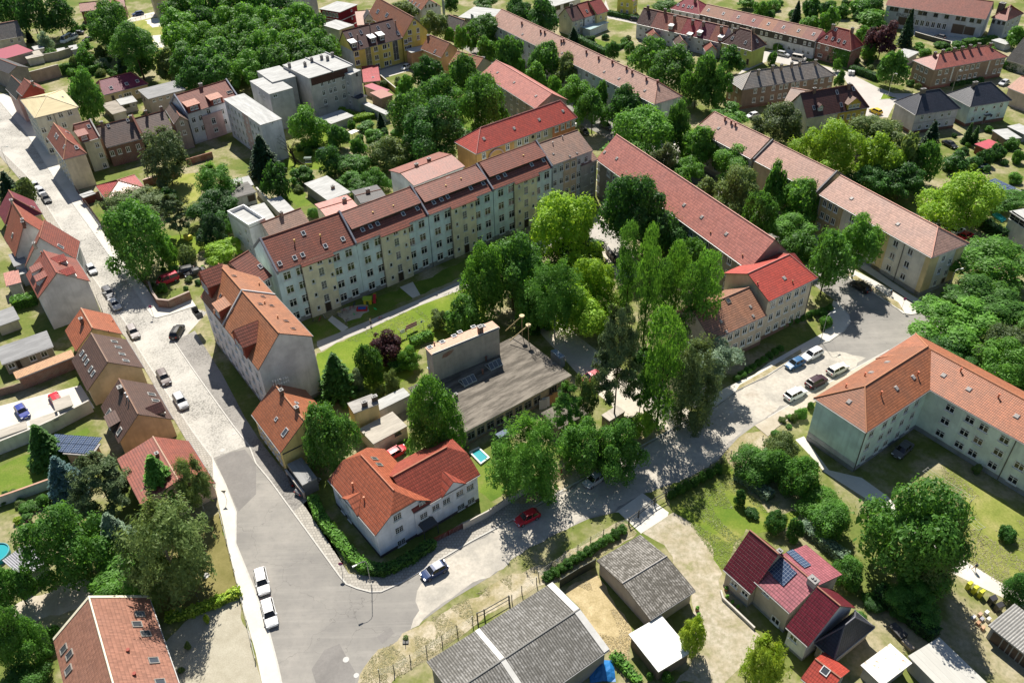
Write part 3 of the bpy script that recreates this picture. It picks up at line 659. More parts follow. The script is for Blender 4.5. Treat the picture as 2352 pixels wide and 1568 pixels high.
# ---------------- vehicles ----------------
CK={'hatch':(4.05,1.74,1.48,.98,.30,-1.35,-1.82,.92,.98,.98),'wagon':(4.65,1.82,1.52,1.15,.45,-1.7,-2.15,.92,.98,.98),'suv':(4.5,1.86,1.66,1.15,.5,-1.6,-2.0,1.05,1.1,1.1),'sedan':(4.5,1.78,1.45,1.1,.4,-.95,-1.55,.9,.96,1.0),'van':(4.8,1.9,1.9,1.75,1.05,-2.15,-2.33,1.15,1.15,1.15),'bigvan':(5.6,2.0,2.5,2.2,1.6,-2.7,-2.78,1.3,1.35,1.35)}
_cm={}
def car_meshes(kind,colr):
 if(kind,colr)in _cm:return _cm[(kind,colr)]
 L,W,H,xb,xt,xr,xg,hb,hbelt,hboot=CK[kind];l,w=L/2,W/2
 t=NT("car_paint",0.42,0.35);t.b.inputs["Coat Weight"].default_value=.12;t.b.inputs["Coat Roughness"].default_value=.3;t.col(colr);paint=t.m
 b=MB();st=[(-l,.45,hboot*.62,.84),(-l+.06,.3,hboot*.92,.92),(-l+.35,.22,hboot,1.0),(xg,.2,hboot,1),(xr,.2,hbelt,1),(0,.2,hbelt,1),(xb,.2,hb+.03,1),(l-.7,.22,hb-.04,.99),(l-.22,.24,hb-.18,.92),(l-.03,.3,hb*.66,.80),(l,.42,hb*.55,.74)]
 R=[]
 for x,zb,zt,k in st:
  ww=w*k;m=(zb+zt)/2;half=[(ww*.86,zb),(ww,zb+.14),(ww,m+.08),(ww*.965,zt-.1),(ww*.86,zt)];R.append([Vector((x,y,z))for y,z in half]+[Vector((x,-y,z))for y,z in half[::-1]])
 for i in range(len(R)-1):
  for k in range(10):j=(k+1)%10;b.face([R[i][k],R[i+1][k],R[i+1][j],R[i][j]],uv=[(0,0)]*4,smooth=True)
 b.face(R[0],uv=[(0,0)]*10);b.face(R[-1][::-1],uv=[(0,0)]*10)
 body=b.mesh("body",paint)
 g=MB();yb,yt=w*.9,w*.70;zt=H-.03
 B=[(xb,yb*.92,hb),(xt*.98,yb,hbelt),(xr,yb,hbelt),(xg,yb*.92,hboot)];T=[(xt,yt*.95,zt),(xt-.02,yt,zt),(xr,yt,zt-.03),(xr-.05,yt*.95,zt-.05)]
 lo=[Vector(B[0]),Vector(B[1]),Vector(B[2]),Vector(B[3])];hi=[Vector(T[0]),Vector(T[1]),Vector(T[2]),Vector(T[3])]
 fl=lambda p:Vector((p.x,-p.y,p.z))
 ff=lambda*p:g.face(p,uv=[(0,0)]*len(p))
 ff(lo[0],fl(lo[0]),fl(hi[0]),hi[0]);ff(fl(lo[3]),lo[3],hi[3],fl(hi[3]))
 for F in(lambda p:p,fl):
  ff(F(lo[0]),F(hi[0]),F(lo[1]));ff(F(lo[1]),F(hi[0]),F(hi[1]));ff(F(lo[1]),F(hi[1]),F(hi[2]),F(lo[2]));ff(F(lo[2]),F(hi[2]),F(hi[3]),F(lo[3]))
 glassm=g.mesh("windows",glass(.012))
 r=MB();z0=zt-.01;A=[Vector((xt+.06,yt*.93,z0)),Vector((xt-.35,yt*1.0,z0+.035)),Vector((xr+.1,yt*1.0,z0+.02)),Vector((xr-.12,yt*.93,z0-.05))]
 for i in range(3):
  r.face([A[i],A[i+1],Vector((A[i+1].x,0,A[i+1].z+.035)),Vector((A[i].x,0,A[i].z+.03))],uv=[(0,0)]*4,smooth=True);r.face([fl(A[i+1]),fl(A[i]),Vector((A[i].x,0,A[i].z+.03)),Vector((A[i+1].x,0,A[i+1].z+.035))],uv=[(0,0)]*4,smooth=True)
 for sg in(1,-1):
  for(x0,x1)in((xb-.02,xt),((xt+xr)/2+.1,(xt+xr)/2-.02),(xg+.08,xr)):
   xm=x0 if x0==xb-.02 else x0;r.hexa([Vector((x0-.04,sg*(yb+.005),hbelt-.02)),Vector((x0+.06,sg*(yb+.005),hbelt-.02)),Vector((x0+.06,sg*(yb-.04),hbelt-.02)),Vector((x0-.04,sg*(yb-.04),hbelt-.02))],[Vector((x1-.04,sg*(yt+.02),zt)),Vector((x1+.05,sg*(yt+.02),zt)),Vector((x1+.05,sg*(yt-.04),zt)),Vector((x1-.04,sg*(yt-.04),zt))])
  r.box(xt-1.2 if kind in('wagon','suv')else xt-.06,xt-.05,sg*yt*.93-.02,sg*yt*.93+.02,zt,zt+.05)
  r.box(xb-.35,xb-.2,sg*(w+.0)-.02 if sg<0 else w-.1,sg*(w+.0)+.1 if sg<0 else w+.1,hbelt-.02,hbelt+.12)
 roof=r.mesh("roof",paint);wh=MB();wh.disc((0,0,0),(0,1,0),.33,.22,14);tyre=wh.mesh("tyre",plain((.02,.02,.02),.8));wr=MB();wr.disc((0,0,0),(0,1,0),.2,.235,10);rim=wr.mesh("rim",plain((.4,.4,.42),.3,.6))
 hl=MB();hl.box(-.13,.06,-.19,.19,-.07,.07);head=hl.mesh("headlight",plain((.75,.78,.8),.15));tl=MB();tl.box(-.03,.06,-.13,.13,-.12,.12);tail=tl.mesh("taillight",plain((.4,.01,.01),.2));pl=MB();pl.box(-.01,.015,-.26,.26,-.055,.055);plate=pl.mesh("number_plate",plain((.7,.7,.68)))
 _cm[(kind,colr)]=(body,glassm,roof,tyre,rim,head,tail,plate);return _cm[(kind,colr)]
def car(tile,kind,colr,x,y,fx,fy,label,group='cars parked along the streets',cat='car',z=0.02,name=None):
 """x, y: centre of the car on the ground; fx, fy: a ground point further along towards its front"""
 C=G(q(tile,x,y));d=G(q(tile,fx,fy))-C;rz=math.atan2(d.y,d.x);me=car_meshes(kind,colr);L,W,H=CK[kind][:3]
 rt=root(name or('parked_van' if 'van' in kind else 'parked_car'),label,cat,(C.x,C.y,z),group,rz);hb=CK[kind][7]
 for nm,m in(('body',me[0]),('windows',me[1]),('roof',me[2])):link_copy(m,nm,rt,(0,0,0))
 for sx in(L*.31,-L*.30):
  for sy in(W/2-.1,-W/2+.1):
   w_=link_copy(me[3],'wheel',rt,(sx,sy,.33));k=bpy.data.objects.new('rim',me[4]);COL.objects.link(k);k.parent=w_
 for sy in(W*.34,-W*.34):link_copy(me[5],'headlight',rt,(L/2-.1,sy,hb*.68));link_copy(me[6],'taillight',rt,(-L/2+.01,sy,CK[kind][9]*.74))
 link_copy(me[7],'number_plate',rt,(L/2,0,.42));link_copy(me[7],'number_plate',rt,(-L/2-.01,0,.6));return rt
# ---------------- street furniture ----------------
def lamp(tile,bx,by,tx,ty,label,hd=(1,0),H=None,double=False,arm=1.4):
 b=G(q(tile,bx,by));H=H or height_over(q(tile,bx,by),q(tile,tx,ty));rt=root('street_lamp',label,'street lamp',b,'street lamps');m=plain((.42,.42,.4),.5,.4)
 p=MB();p.tube([b,b+Vector((0,0,1.0))],.09,7);p.tube([b+Vector((0,0,1.0)),b+Vector((0,0,H*.9))],.055,7,r2=.04);p.build('pole',m,rt)
 d=Vector((hd[0],hd[1],0)).normalized();t=b+Vector((0,0,H*.9));a=MB();a.tube([t,t+d*.15+Vector((0,0,H*.06)),t+d*arm*.5+Vector((0,0,H*.1)),t+d*arm+Vector((0,0,H*.08))],.035,6);a.build('arm',m,rt)
 e=t+d*arm+Vector((0,0,H*.08));h=MB();F=lambda x,y,z:e+d*x+Vector((-d.y,d.x,0))*y+Vector((0,0,z));h.hexa([F(-.05,-.07,-.1),F(.65,-.13,-.12),F(.65,.13,-.12),F(-.05,.07,-.1)],[F(-.05,-.05,.04),F(.6,-.09,.06),F(.6,.09,.06),F(-.05,.05,.04)]);h.build('lamp_head',plain((.75,.75,.72),.4),rt);return rt
def nostop_sign(tile,bx,by,H,label,face=(0,-1)):
 b=G(q(tile,bx,by));rt=root('road_sign',label,'road sign',b,'round no stopping signs');p=MB();p.tube([b,b+Vector((0,0,H))],.035,6);p.build('pole',plain((.4,.4,.4),.5,.5),rt)
 f=Vector((face[0],face[1],0)).normalized();s=Vector((-f.y,f.x,0));c=b+f*.05+Vector((0,0,H-.1));d=MB();d.disc(c,f,.32,.03,20);d.build('sign_rim',plain((.5,.02,.03)),rt)
 e=MB();e.disc(c+f*.02,f,.25,.02,20);e.build('sign_face',plain((.02,.06,.35)),rt);k=MB()
 for sg in(1,-1):F=lambda x,y,z,sg=sg:c+f*(.033+y+(.002 if sg>0 else 0))+s*((x-z*sg)*.7071)+Vector((0,0,(x*sg+z)*.7071));k.box(-.24,.24,0,.008,-.03,.03,fr=F)
 k.build('sign_cross',plain((.5,.02,.03)),rt);return rt
def simple(name,label,cat,loc,parts,group=None,rz=0.0):
 """parts: (part name, material, [('b', x0,x1,y0,y1,z0,z1) | ('t', points, r) | ('d', centre, axis, r, th)]); single part -> one mesh"""
 rt=root(name,label,cat,loc,group,rz)if len(parts)>1 else None
 for nm,mat,sh in parts:
  b=MB()
  for k in sh:
   if k[0]=='b':b.box(*k[1:])
   elif k[0]=='t':b.tube(k[1],k[2],k[3]if len(k)>3 else 6)
   elif k[0]=='d':b.disc(*k[1:])
   elif k[0]=='h':b.hexa(k[1],k[2])
   elif k[0]=='f':b.face(k[1])
  me=b.mesh(nm if rt else name,mat)
  if rt:link_copy(me,nm,rt,(0,0,0))
  else:
   o=bpy.data.objects.new(name,me);COL.objects.link(o);o.location=loc;o.rotation_euler=(0,0,rz);tag(o,label,cat,group);return o
 return rt
def person(tile,x,y,hx,hy,shirt,pants,label,skin=(.45,.28,.2),hair=(.09,.05,.03),H=1.7,bag=None,hold=False,phase=1):
 """a walking figure: one skinned body, with hair, top and trousers as its children"""
 g=G(q(tile,x,y));d=G(q(tile,hx,hy))-g;rz=math.atan2(d.y,d.x);k=H/1.75;rt=root('person',label,'person',(g.x,g.y,.03),None,rz)
 def skin_mesh(name,verts,edges,rad,mat,sub=1,rootv=0):
  me=bpy.data.meshes.new(name);me.from_pydata([(a*k,b*k,c*k)for a,b,c in verts],edges,[]);o=bpy.data.objects.new(name,me);COL.objects.link(o);o.parent=rt
  m=o.modifiers.new("skin",'SKIN');m.use_smooth_shade=True;sv=me.skin_vertices[0]if me.skin_vertices else None
  if sv is None:bpy.context.view_layer.update();sv=me.skin_vertices[0]
  for i,r in enumerate(rad):sv.data[i].radius=(r*k,r*k);sv.data[i].use_root=(i==rootv)
  s_=o.modifiers.new("sub",'SUBSURF');s_.levels=sub;s_.render_levels=sub;me.materials.append(mat);return o
 p=phase*.26
 V=[(0,0,.95),(0,0,1.15),(.01,0,1.38),(.02,0,1.5),(.04,0,1.62),(.05,0,1.72),(0,.09,.92),(p*.45,.10,.5),(p,.10,.1),(p+.14,.10,.04),(0,-.09,.92),(-p*.25,-.10,.5),(-p,-.10,.12),(-p+.13,-.10,.05),(0,.19,1.4),(-p*.4,.24,1.13),(-p*.3+.12,.24,.9),(0,-.19,1.4),(p*.4,-.24,1.13),(p*.9,-.22,.95)]
 for hx_,sy in((-p*.3+.12,.24),(p*.9,-.22)):
  zz=.9 if sy>0 else .95
  V+=[(hx_+.02,sy,zz-.07),(hx_+.05,sy-.025,zz-.14),(hx_+.05,sy-.008,zz-.155),(hx_+.05,sy+.01,zz-.15),(hx_+.045,sy+.028,zz-.13),(hx_+.065,sy-.03,zz-.06)]
 E=[(0,1),(1,2),(2,3),(3,4),(4,5),(0,6),(6,7),(7,8),(8,9),(0,10),(10,11),(11,12),(12,13),(2,14),(14,15),(15,16),(2,17),(17,18),(18,19),(16,20),(20,21),(20,22),(20,23),(20,24),(20,25),(19,26),(26,27),(26,28),(26,29),(26,30),(26,31)]
 R=[.12,.10,.12,.05,.085,.06,.085,.055,.04,.035,.085,.055,.04,.035,.05,.04,.03,.05,.04,.03,.03,.009,.009,.009,.009,.01,.03,.009,.009,.009,.009,.01]
 skin_mesh('body',V,E,R,plain(skin,.6))
 skin_mesh('shirt',[V[0],V[1],V[2],V[14],V[17],tuple((a+b)/2 for a,b in zip(V[14],V[15])),tuple((a+b)/2 for a,b in zip(V[17],V[18]))],[(0,1),(1,2),(2,3),(2,4),(3,5),(4,6)],[.135,.125,.14,.07,.07,.06,.06],plain(shirt,.9))
 skin_mesh('trousers',[V[0],V[6],V[7],V[10],V[11],tuple((a*.4+b*.6)for a,b in zip(V[7],V[8])),tuple((a*.4+b*.6)for a,b in zip(V[11],V[12]))],[(0,1),(1,2),(0,3),(3,4),(2,5),(4,6)],[.14,.10,.075,.10,.075,.06,.06],plain(pants,.9))
 skin_mesh('hair',[(.015,0,1.62),(.02,0,1.69),(.05,0,1.755)],[(0,1),(1,2)],[.075,.085,.05],plain(hair,.9))
 f=MB();[f.disc(((.128)*k,sy*k,1.66*k),(1,0,0),.011*k,.01,8)for sy in(.03,-.03)];f.build('eyes',plain((.02,.02,.02)),None,off=(0,0,0)).parent=rt
 f=MB();f.hexa([Vector((.11,-.012,1.615))*k,Vector((.15,-.008,1.615))*k,Vector((.15,.008,1.615))*k,Vector((.11,.012,1.615))*k],[Vector((.115,-.008,1.66))*k,Vector((.12,-.005,1.66))*k,Vector((.12,.005,1.66))*k,Vector((.115,.008,1.66))*k]);f.build('nose',plain(skin,.6),None,off=(0,0,0)).parent=rt
 if bag:
  b=MB();b.box(-.27*k,-.11*k,-.14*k,.14*k,1.02*k,1.42*k);tag(b.build('backpack',plain(bag,.9),None,off=(0,0,0)),'backpack','x').parent=rt
  for o in bpy.data.objects:
   if o.name.startswith('backpack'):
    for kk in('label','category'):
     if kk in o:del o[kk]
 return rt
def mesh_obj(name,label,cat,b,mat,off,group=None):return tag(b.build(name,mat,None,off=off),label,cat,group)
def px_simple(tile,x,y,fx=None,fy=None):
 g=G(q(tile,x,y));
 if fx is None:return g,0
 d=G(q(tile,fx,fy))-g;return g,math.atan2(d.y,d.x)
def ql(*a):
 r=q(*a);return[r]if isinstance(r,tuple)else r
# ---------------- ground ----------------
GRASS=ground_mat("lawn",((.3,(.10,.17,.018)),(.55,(.17,.23,.03)),(.75,(.30,.29,.09))),.12,3.0,.15)
LUSH=ground_mat("lush_lawn",((.3,(.08,.14,.02)),(.55,(.14,.20,.03)),(.75,(.22,.21,.07))),.2,4.0,.15)
DRY=ground_mat("dry_grass",((.28,(.19,.19,.07)),(.44,(.33,.28,.16)),(.62,(.47,.41,.31))),.3,2.5,.2)
SAND=ground_mat("sandy_soil",((.3,(.36,.31,.23)),(.6,(.50,.45,.37)),(.8,(.25,.24,.12))),.15,2.0,.1,.2)
ASPH=road_mat()
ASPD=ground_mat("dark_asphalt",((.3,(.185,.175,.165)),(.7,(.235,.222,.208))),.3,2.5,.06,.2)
PAVE=slabs((.44,.41,.36),.5);PAVC=ground_mat("concrete_path",((.3,(.52,.49,.43)),(.7,(.62,.59,.53))),.2,2.0,.04,.1)
COBB=cobble((.41,.39,.35),.28);COBD=cobble((.25,.235,.215),.3);KERB=plain((.50,.48,.44),.9)
g=MB();n_=24
for i in range(n_):
 for j in range(n_):x,y=-1500+3000*i/n_,-400+2600*j/n_;g.face([(x,y,0),(x+3000/n_,y,0),(x+3000/n_,y+2600/n_,0),(x,y+2600/n_,0)],uv=[(0,0)]*4)
o=g.build("ground",ground_mat("garden_ground",((.3,(.10,.15,.03)),(.46,(.16,.18,.05)),(.58,(.32,.28,.17)),(.72,(.42,.37,.27))),.09,1.5,.2));o["kind"]="structure"
Rk=ql('00',-60,870,20,960,240,1220,400,1480)+ql('01',500,70,640,265,860,570,1060,860,1240,1110,1400,1340,1440,1352,1560,1320,1760,1250,1900,1300)
Rk2=ql('02',1700,-40,1600,0,1640,60,1790,280,1960,520,2140,770,2290,960)
Lk=ql('00',-420,800)+ql('01',-60,-250,240,40,440,340,530,480,640,650,770,860,920,1070,1100,1320,1170,1420)+ql('02',1230,0,1500,420,1780,840,1960,1080)
flat_poly("road_cobbles",Rk+Rk2+ql('02',2400,1100,2200,1200,2030,1230)+Lk[::-1],.012,COBB)
Lk2=[ql('02',1950,1070),ql('02',2060,1290),ql('02',2170,1566)]+ql('13',-185,290,-10,720,110,1060,200,1400,235,1568,300,1900)
Rk3=[ql('02',2285,950),ql('12',0,1120),ql('12',140,1290),ql('12',340,1566)]+ql('13',480,190,640,410,770,590,830,660,930,700,1050,732,1150,730,1350,640,1700,430,1970,270,2351,70)
Rk4=ql('22',230,1500,600,1290,1060,1030,1300,900,1440,820,1870,590,2060,450,2351,310)+ql('32',150,210,320,110,480,20)+ql('31',560,1568,700,1470,755,1390,740,1330,640,1210)
R3L=[(1850,640),(1640,490),(1500,390),(1385,312),(1335,287),(1290,245),(1180,180),(1060,110)]
R3R=[(1080,90),(1200,155),(1330,220),(1420,268),(1560,350),(1700,440),(1860,556)]
R3K=ql('31',680,950,930,1100,1050,1180,1190,1270,1240,1310,1310,1320,1450,1300)
LOW=[(2210,770),(2352,830),(2420,1000),(2230,900),(2090,830)]+ql('32',1110,80,730,285,340,500,0,700)+ql('22',2230,770,2080,880,1960,1010,1900,1090,1640,1240,1400,1330,1200,1400,950,1568)+ql('23',700,60,420,190,150,330,0,430)
LOWB=ql('13',2200,560,1800,800,1420,1075,1300,1180,1060,1330,1000,1410,935,1568,900,1900)
flat_poly("road_asphalt",Rk3+Rk4+R3L+R3R+R3K+LOW+LOWB+Lk2[::-1],.016,ASPH)
WORN=ground_mat("dusty_road",((.26,(.27,.255,.23)),(.42,(.38,.355,.31)),(.58,(.50,.46,.395)),(.74,(.36,.31,.25))),.13,1.6,.15,.25)
flat_poly("drive",ql('13',1420,1070,1500,900,1480,720,1700,450,1970,290,2340,95)+ql('22',240,1510,610,1305,1070,1045,1310,915,1450,835,1880,605,2070,465,2351,325)+ql('32',150,225,320,125,470,60,900,150,725,270,335,485,0,680)+ql('22',2220,755,2070,865,1950,1000,1890,1080,1640,1230,1400,1320,1200,1390,940,1560)+ql('23',700,50,420,180,150,320,0,420)+ql('13',2200,545,1800,785),.0185,WORN)
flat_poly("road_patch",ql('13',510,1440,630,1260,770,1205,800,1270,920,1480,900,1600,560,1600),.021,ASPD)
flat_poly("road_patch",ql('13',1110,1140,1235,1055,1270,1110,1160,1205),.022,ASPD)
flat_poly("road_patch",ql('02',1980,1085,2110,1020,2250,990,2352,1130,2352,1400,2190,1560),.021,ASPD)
PV=[0]
def pavement(outer,mat,kerb=None,z=.10,name="pavement"):
 PV[0]+=1;z+=.003*PV[0]
 flat_poly(name,outer,z,mat)
 if kerb:strip("kerb",kerb,.22,z+.012,KERB,h=z+.012)
pavement(Rk[:4]+Rk[4:10]+ql('01',1440,1352,1560,1320,1800,1240,1760,1180,1460,1250,1350,1080,1200,890,1080,730,860,400,700,150)+ql('00',560,1500,300,1100,60,860),PAVC,Rk[:-1])
pavement(Lk+ql('02',2060,1290,2000,1400,1590,700,1320,240,1150,-40)+ql('01',930,1290,800,1000,560,660,400,420,200,100,-100,-250),PAVE,Lk)
pavement(Lk2+ql('13',90,1900,55,1568,0,1300)+ql('03',2180,690,2025,0)+ql('02',1990,1400,1960,1250),PAVC,Lk2)
pavement(Rk2[1:]+ql('12',10,1130,140,1290,340,1566,480,1500,460,1450,290,1240,30,900,-100,700)+ql('02',2040,300,1850,0,1790,-100),COBD,Rk2[1:]+ql('12',0,1120,140,1290,340,1566))
pavement(Rk3[3:]+[Rk4[0]]+ql('22',0,1480)+ql('13',2300,-80,1900,90,1500,340,1150,600,850,560,640,200,420,-100)+ql('12',480,1450),PAVE,Rk3[3:]+[Rk4[0]])
pavement(Rk4[:5]+ql('22',1250,780,700,1100,300,1300,0,1480),DRY,Rk4[:5],.06,"verge")
pavement(Rk4[5:]+ql('31',600,1190,520,1480,300,1600)+ql('32',250,60,0,200)+ql('22',2230,300,1950,430,1760,560),PAVC,Rk4[4:])
flat_poly("verge",ql('22',2060,448,2351,305,2351,250,2090,400)+[],.140,DRY);flat_poly("verge",ql('32',0,300,150,205,310,108,300,70,0,250),.143,DRY)
pavement(R3K+ql('31',1450,1270,1330,1220,1000,1020,700,860,400,560)+[(1855,540)],PAVC,R3K[:-1])
flat_poly("verge",ql('31',700,940,930,1090,1190,1260,1250,1290,1200,1210,880,1010,700,890),.141,DRY)
pavement(R3R[3:]+[(1935,600),(1800,478),(1600,352),(1430,255)],PAVC,R3R[3:])
flat_poly("path",ql('31',330,560,800,860,1330,1210,1430,1270,1490,1240,1300,1130,820,800,420,500),.146,PAVC)
pavement(ql('32',1110,80,730,285,340,500,0,700)+ql('22',2230,770,2352,870)+ql('32',80,790,420,560,800,330,1150,130),SAND,ql('32',1110,80,730,285,340,500,0,700),.06)
flat_poly("lawn",ql('11',800,1568,1200,1370,1600,1180,1900,1060,2100,1200,2100,1568)+ql('12',1500,0,1450,300,1100,520,700,520,570,330,560,110),.008,GRASS)
flat_poly("courtyard_path",ql('11',560,1568,1000,1390,1500,1180,1960,970,2351,740)+ql('21',200,650,760,430,1010,560,1000,660,990,800,720,620,300,700,0,820)+ql('11',2000,1050,1500,1240,1000,1470,760,1568)+ql('12',600,90,560,40),.014,ground_mat("gravel_path",((.3,(.36,.34,.31)),(.7,(.46,.43,.39))),.3,3,.05,.15))
for k in(ql('11',660,1370,700,1330,850,1440,790,1480),ql('11',1320,1070,1440,1020,1510,1140,1440,1170)):flat_poly("path",k,.018,PAVC)
flat_poly("lawn",ql('11',440,1440,660,1360,790,1470,540,1568),.009,LUSH);flat_poly("lawn",ql('11',780,1320,1320,1080,1450,1170,1000,1360,840,1440),.009,LUSH);flat_poly("lawn",ql('11',1420,1060,1900,830,2200,650,2300,720,1940,950,1510,1140),.009,LUSH)
flat_poly("sand_patch",ql('11',740,1300,900,1240,1030,1230,1040,1290,960,1350,820,1390),.012,SAND)
DRV=ground_mat("sandy_drive",((.3,(.44,.39,.31)),(.7,(.58,.53,.45))),.2,2,.05,.15)
strip("drive",[(1362,494),(1385,525),(1402,556),(1425,590),(1450,640)],[3,4.5,7,7,6],.013,DRV);strip("drive",[(1225,700),(1262,745),(1300,785),(1350,830),(1400,875),(1470,925),(1560,985)],[6,6,6,7,8,9,10],.0135,DRV)
flat_poly("drive",ql('22',1900,420,1750,560,1660,610,1600,560,1800,380),.0142,DRV)
flat_poly("lawn",ql('32',1580,1120,2352,1568,2600,1800,2600,2600)+ql('33',1343,300,1343,420,1020,240,1010,0)+ql('32',1700,1568,1800,1400),.009,ground_mat("right_lawn",((.3,(.13,.17,.03)),(.5,(.22,.24,.06)),(.7,(.33,.30,.12))),.18,3,.15))
flat_poly("path",ql('32',250,900,420,1080,520,1200,960,1480,1500,1900)+ql('33',970,320,1343,500,1343,440,1010,240,700,0)+ql('32',1100,1420,860,1250,560,1180,380,940,330,870),.013,PAVC)
flat_poly("lawn",ql('22',2090,850,2351,820,2351,1100,2200,1300)+ql('22',2100,1240,1990,1120,1950,1010),.008,DRY)
flat_poly("lawn",ql('22',1450,1330,1650,1250,1960,1120,2100,1290,2351,1568)+ql('32',300,1568)+ql('33',130,60,0,100,-60,110)+ql('23',2150,150,1930,520,1850,450,1820,280,1600,60,1480,0),.008,ground_mat("green_lawn",((.3,(.09,.16,.02)),(.5,(.15,.20,.03)),(.66,(.27,.26,.08)),(.8,(.36,.31,.18))),.16,3,.15))
flat_poly("sandy_yard",ql('23',1200,190,1480,0,1650,100,1830,300,1930,560,1920,760,2280,1130,2150,1300,1950,1568,1500,1568,1700,1300,1640,700,1400,300),.010,ground_mat("rutted_earth",((.28,(.22,.23,.09)),(.42,(.36,.31,.22)),(.58,(.44,.39,.31)),(.72,(.30,.26,.18))),.22,1.3,.25,.45))
flat_poly("concrete_slab",ql('22',950,1568,1200,1390,1440,1568)+ql('23',1430,35,1185,195,980,0),.024,PAVC)
flat_poly("straw_yard",ql('23',480,730,780,560,1100,1070,1050,1568,880,1250,600,850),.010,ground_mat("straw",((.3,(.33,.26,.13)),(.7,(.55,.45,.27))),.6,4,.3,.4))
flat_poly("verge",ql('13',1060,1330,1300,1180,1420,1075,1900,840,2351,560)+ql('23',330,480,1000,80,1150,190,420,640,330,650)+ql('13',2200,900,1800,1180,1240,1568,935,1568,1000,1410),.020,DRY)
flat_poly("garden_lawn",ql('02',0,1150,500,920,800,790,830,830,740,960,500,1290,150,1440,0,1480,-300,1500,-300,1200),.009,LUSH)
flat_poly("yard",ql('02',0,590,740,400,870,610,700,660,0,900,-300,950,-300,700),.009,PAVC)
flat_poly("dry_lawn",ql('03',1880,110,2030,0,2190,700,1760,900,1400,1000,1500,300),.009,ground_mat("worn_lawn",((.3,(.15,.14,.045)),(.7,(.27,.23,.10))),.25,4,.2))
flat_poly("reseeded_ground",ql('03',1500,1210,1760,960,2200,770,2351,1400)+ql('13',50,1568,120,1900)+ql('03',1700,1900),.010,ground_mat("pale_soil",((.3,(.33,.30,.23)),(.7,(.43,.40,.32))),.5,5,.2,.3))
flat_poly("garden_path",ql('03',200,1040,800,840,980,640,700,640,380,760,0,900,-200,1250),.010,SAND)
flat_poly("lawn",ql('01',1450,20,1850,30,1850,260,1650,340,1300,200),.008,ground_mat("sunny_lawn",((.3,(.20,.24,.04)),(.7,(.36,.34,.12))),.3,3,.15));flat_poly("lawn",ql('01',1500,620,1850,560,1900,700,1700,870,1550,880),.008,GRASS)
flat_poly("lawn",ql('10',600,1200,720,1280,720,1560,240,1568,300,1380),.008,GRASS);flat_poly("lawn",ql('11',260,160,430,190,510,310,390,340,270,260),.009,LUSH)
flat_poly("lawn",ql('12',2020,1130,2150,1100,2300,1350,2250,1420,2160,1470,2040,1370),.009,LUSH)
flat_poly("lawn",ql('20',730,350,1000,420,870,470),.009,LUSH);flat_poly("lawn",ql('10',1880,1060,2010,1060,2010,1190,1930,1230),.009,LUSH)
flat_poly("side_street",[(1690,175)]+ql('30',-60,480,100,450,330,560,720,660,1000,800,1160,860,1400,860,1160,960,1100,1080,900,1070,700,720,500,660,0,560),.012,ground_mat("pale_asphalt",((.3,(.42,.39,.36)),(.7,(.50,.47,.43))),.2,2,.04,.15))
flat_poly("side_street",ql('20',860,0,910,140,1150,190,1180,230,880,170,840,60),.013,ground_mat("pale_asphalt",((.3,(.42,.39,.36)),(.7,(.50,.47,.43))),.2,2,.04,.15))
flat_poly("traffic_island",ql('30',1030,915,1060,862,1190,905),.05,GRASS);strip("kerb",ql('30',1028,917,1058,860,1192,906,1028,917),.25,.06,KERB,h=.06)
flat_poly("yard",ql('30',1340,270,1500,260,2080,350,2230,400,1900,400,1700,410,1340,330),.009,PAVC);flat_poly("yard",ql('31',1300,370,1600,480,1760,620,1960,680,1850,840,1760,720,1500,500),.009,PAVC)
flat_poly("playing_ground",ql('00',1150,170,1520,110,1540,440,1560,640,1700,700,1560,750,1440,640,1400,400,1200,230),.008,ground_mat("sunny_lawn",((.3,(.20,.24,.04)),(.7,(.36,.34,.12))),.3,3,.15))
flat_poly("sand_pitch",ql('00',1330,190,1520,140,1520,240,1400,255),.014,PAVC);flat_poly("sand_pitch",ql('00',1380,330,1500,320,1530,440,1440,440),.014,PAVC)
flat_poly("side_street",ql('00',1160,190,1230,150,1420,110,1560,100,1560,130,1160,215),.013,PAVC)
flat_poly("parking_yard",ql('10',1090,650,1370,560,1410,650,1170,720),.010,PAVC)
# ---------------- roof materials ----------------
T_A=tiles((.27,.078,.046),.5,.5,.34,.75);T_PINK=tiles((.56,.33,.255),.25,.5,.36,.45);T_RED3=tiles((.56,.21,.165),.25,.55,.36,.45);T_BRED=tiles((.46,.065,.042),.3,.45,.32,.45)
T_OR=tiles((.40,.135,.06),.35,.42,.30,.5);T_ORB=tiles((.33,.12,.055),.4,.42,.3,.5);T_BR=tiles((.115,.062,.045),.3,.42,.3,.5);T_DBR=tiles((.10,.035,.028),.3,.45,.32,.55);T_CRIM=tiles((.17,.016,.03),.1,.5,.36,.6,.5)
T_GRY=tiles((.22,.19,.165),.6,.5,.32,.6);T_OLD=tiles((.30,.17,.12),.6,.45,.32,.55);T_SLATE=tiles((.035,.04,.055),.3,.42,.32,.5,.35);T_VIL=tiles((.42,.115,.055),.2,.5,.34,.55);T_RB=tiles((.30,.085,.055),.4,.42,.3,.5);T_BLK=tiles((.045,.042,.042),.3,.42,.3,.4)
F_DK=flatroof((.215,.19,.16),.55);F_WH=flatroof((.47,.47,.455),.25);F_BG=flatroof((.46,.42,.36),.25);F_GR=flatroof((.30,.30,.30),.25);CORR=corrugated((.36,.34,.31),.75);CORR2=corrugated((.46,.45,.43),.3)
MINT=(.72,.84,.88);CREAM=(.86,.78,.58);OCHRE=(.72,.57,.30);WH=(.74,.74,.74);GREY=(.42,.40,.37);BEIGE=(.52,.44,.34);PL=(.30,.30,.29)
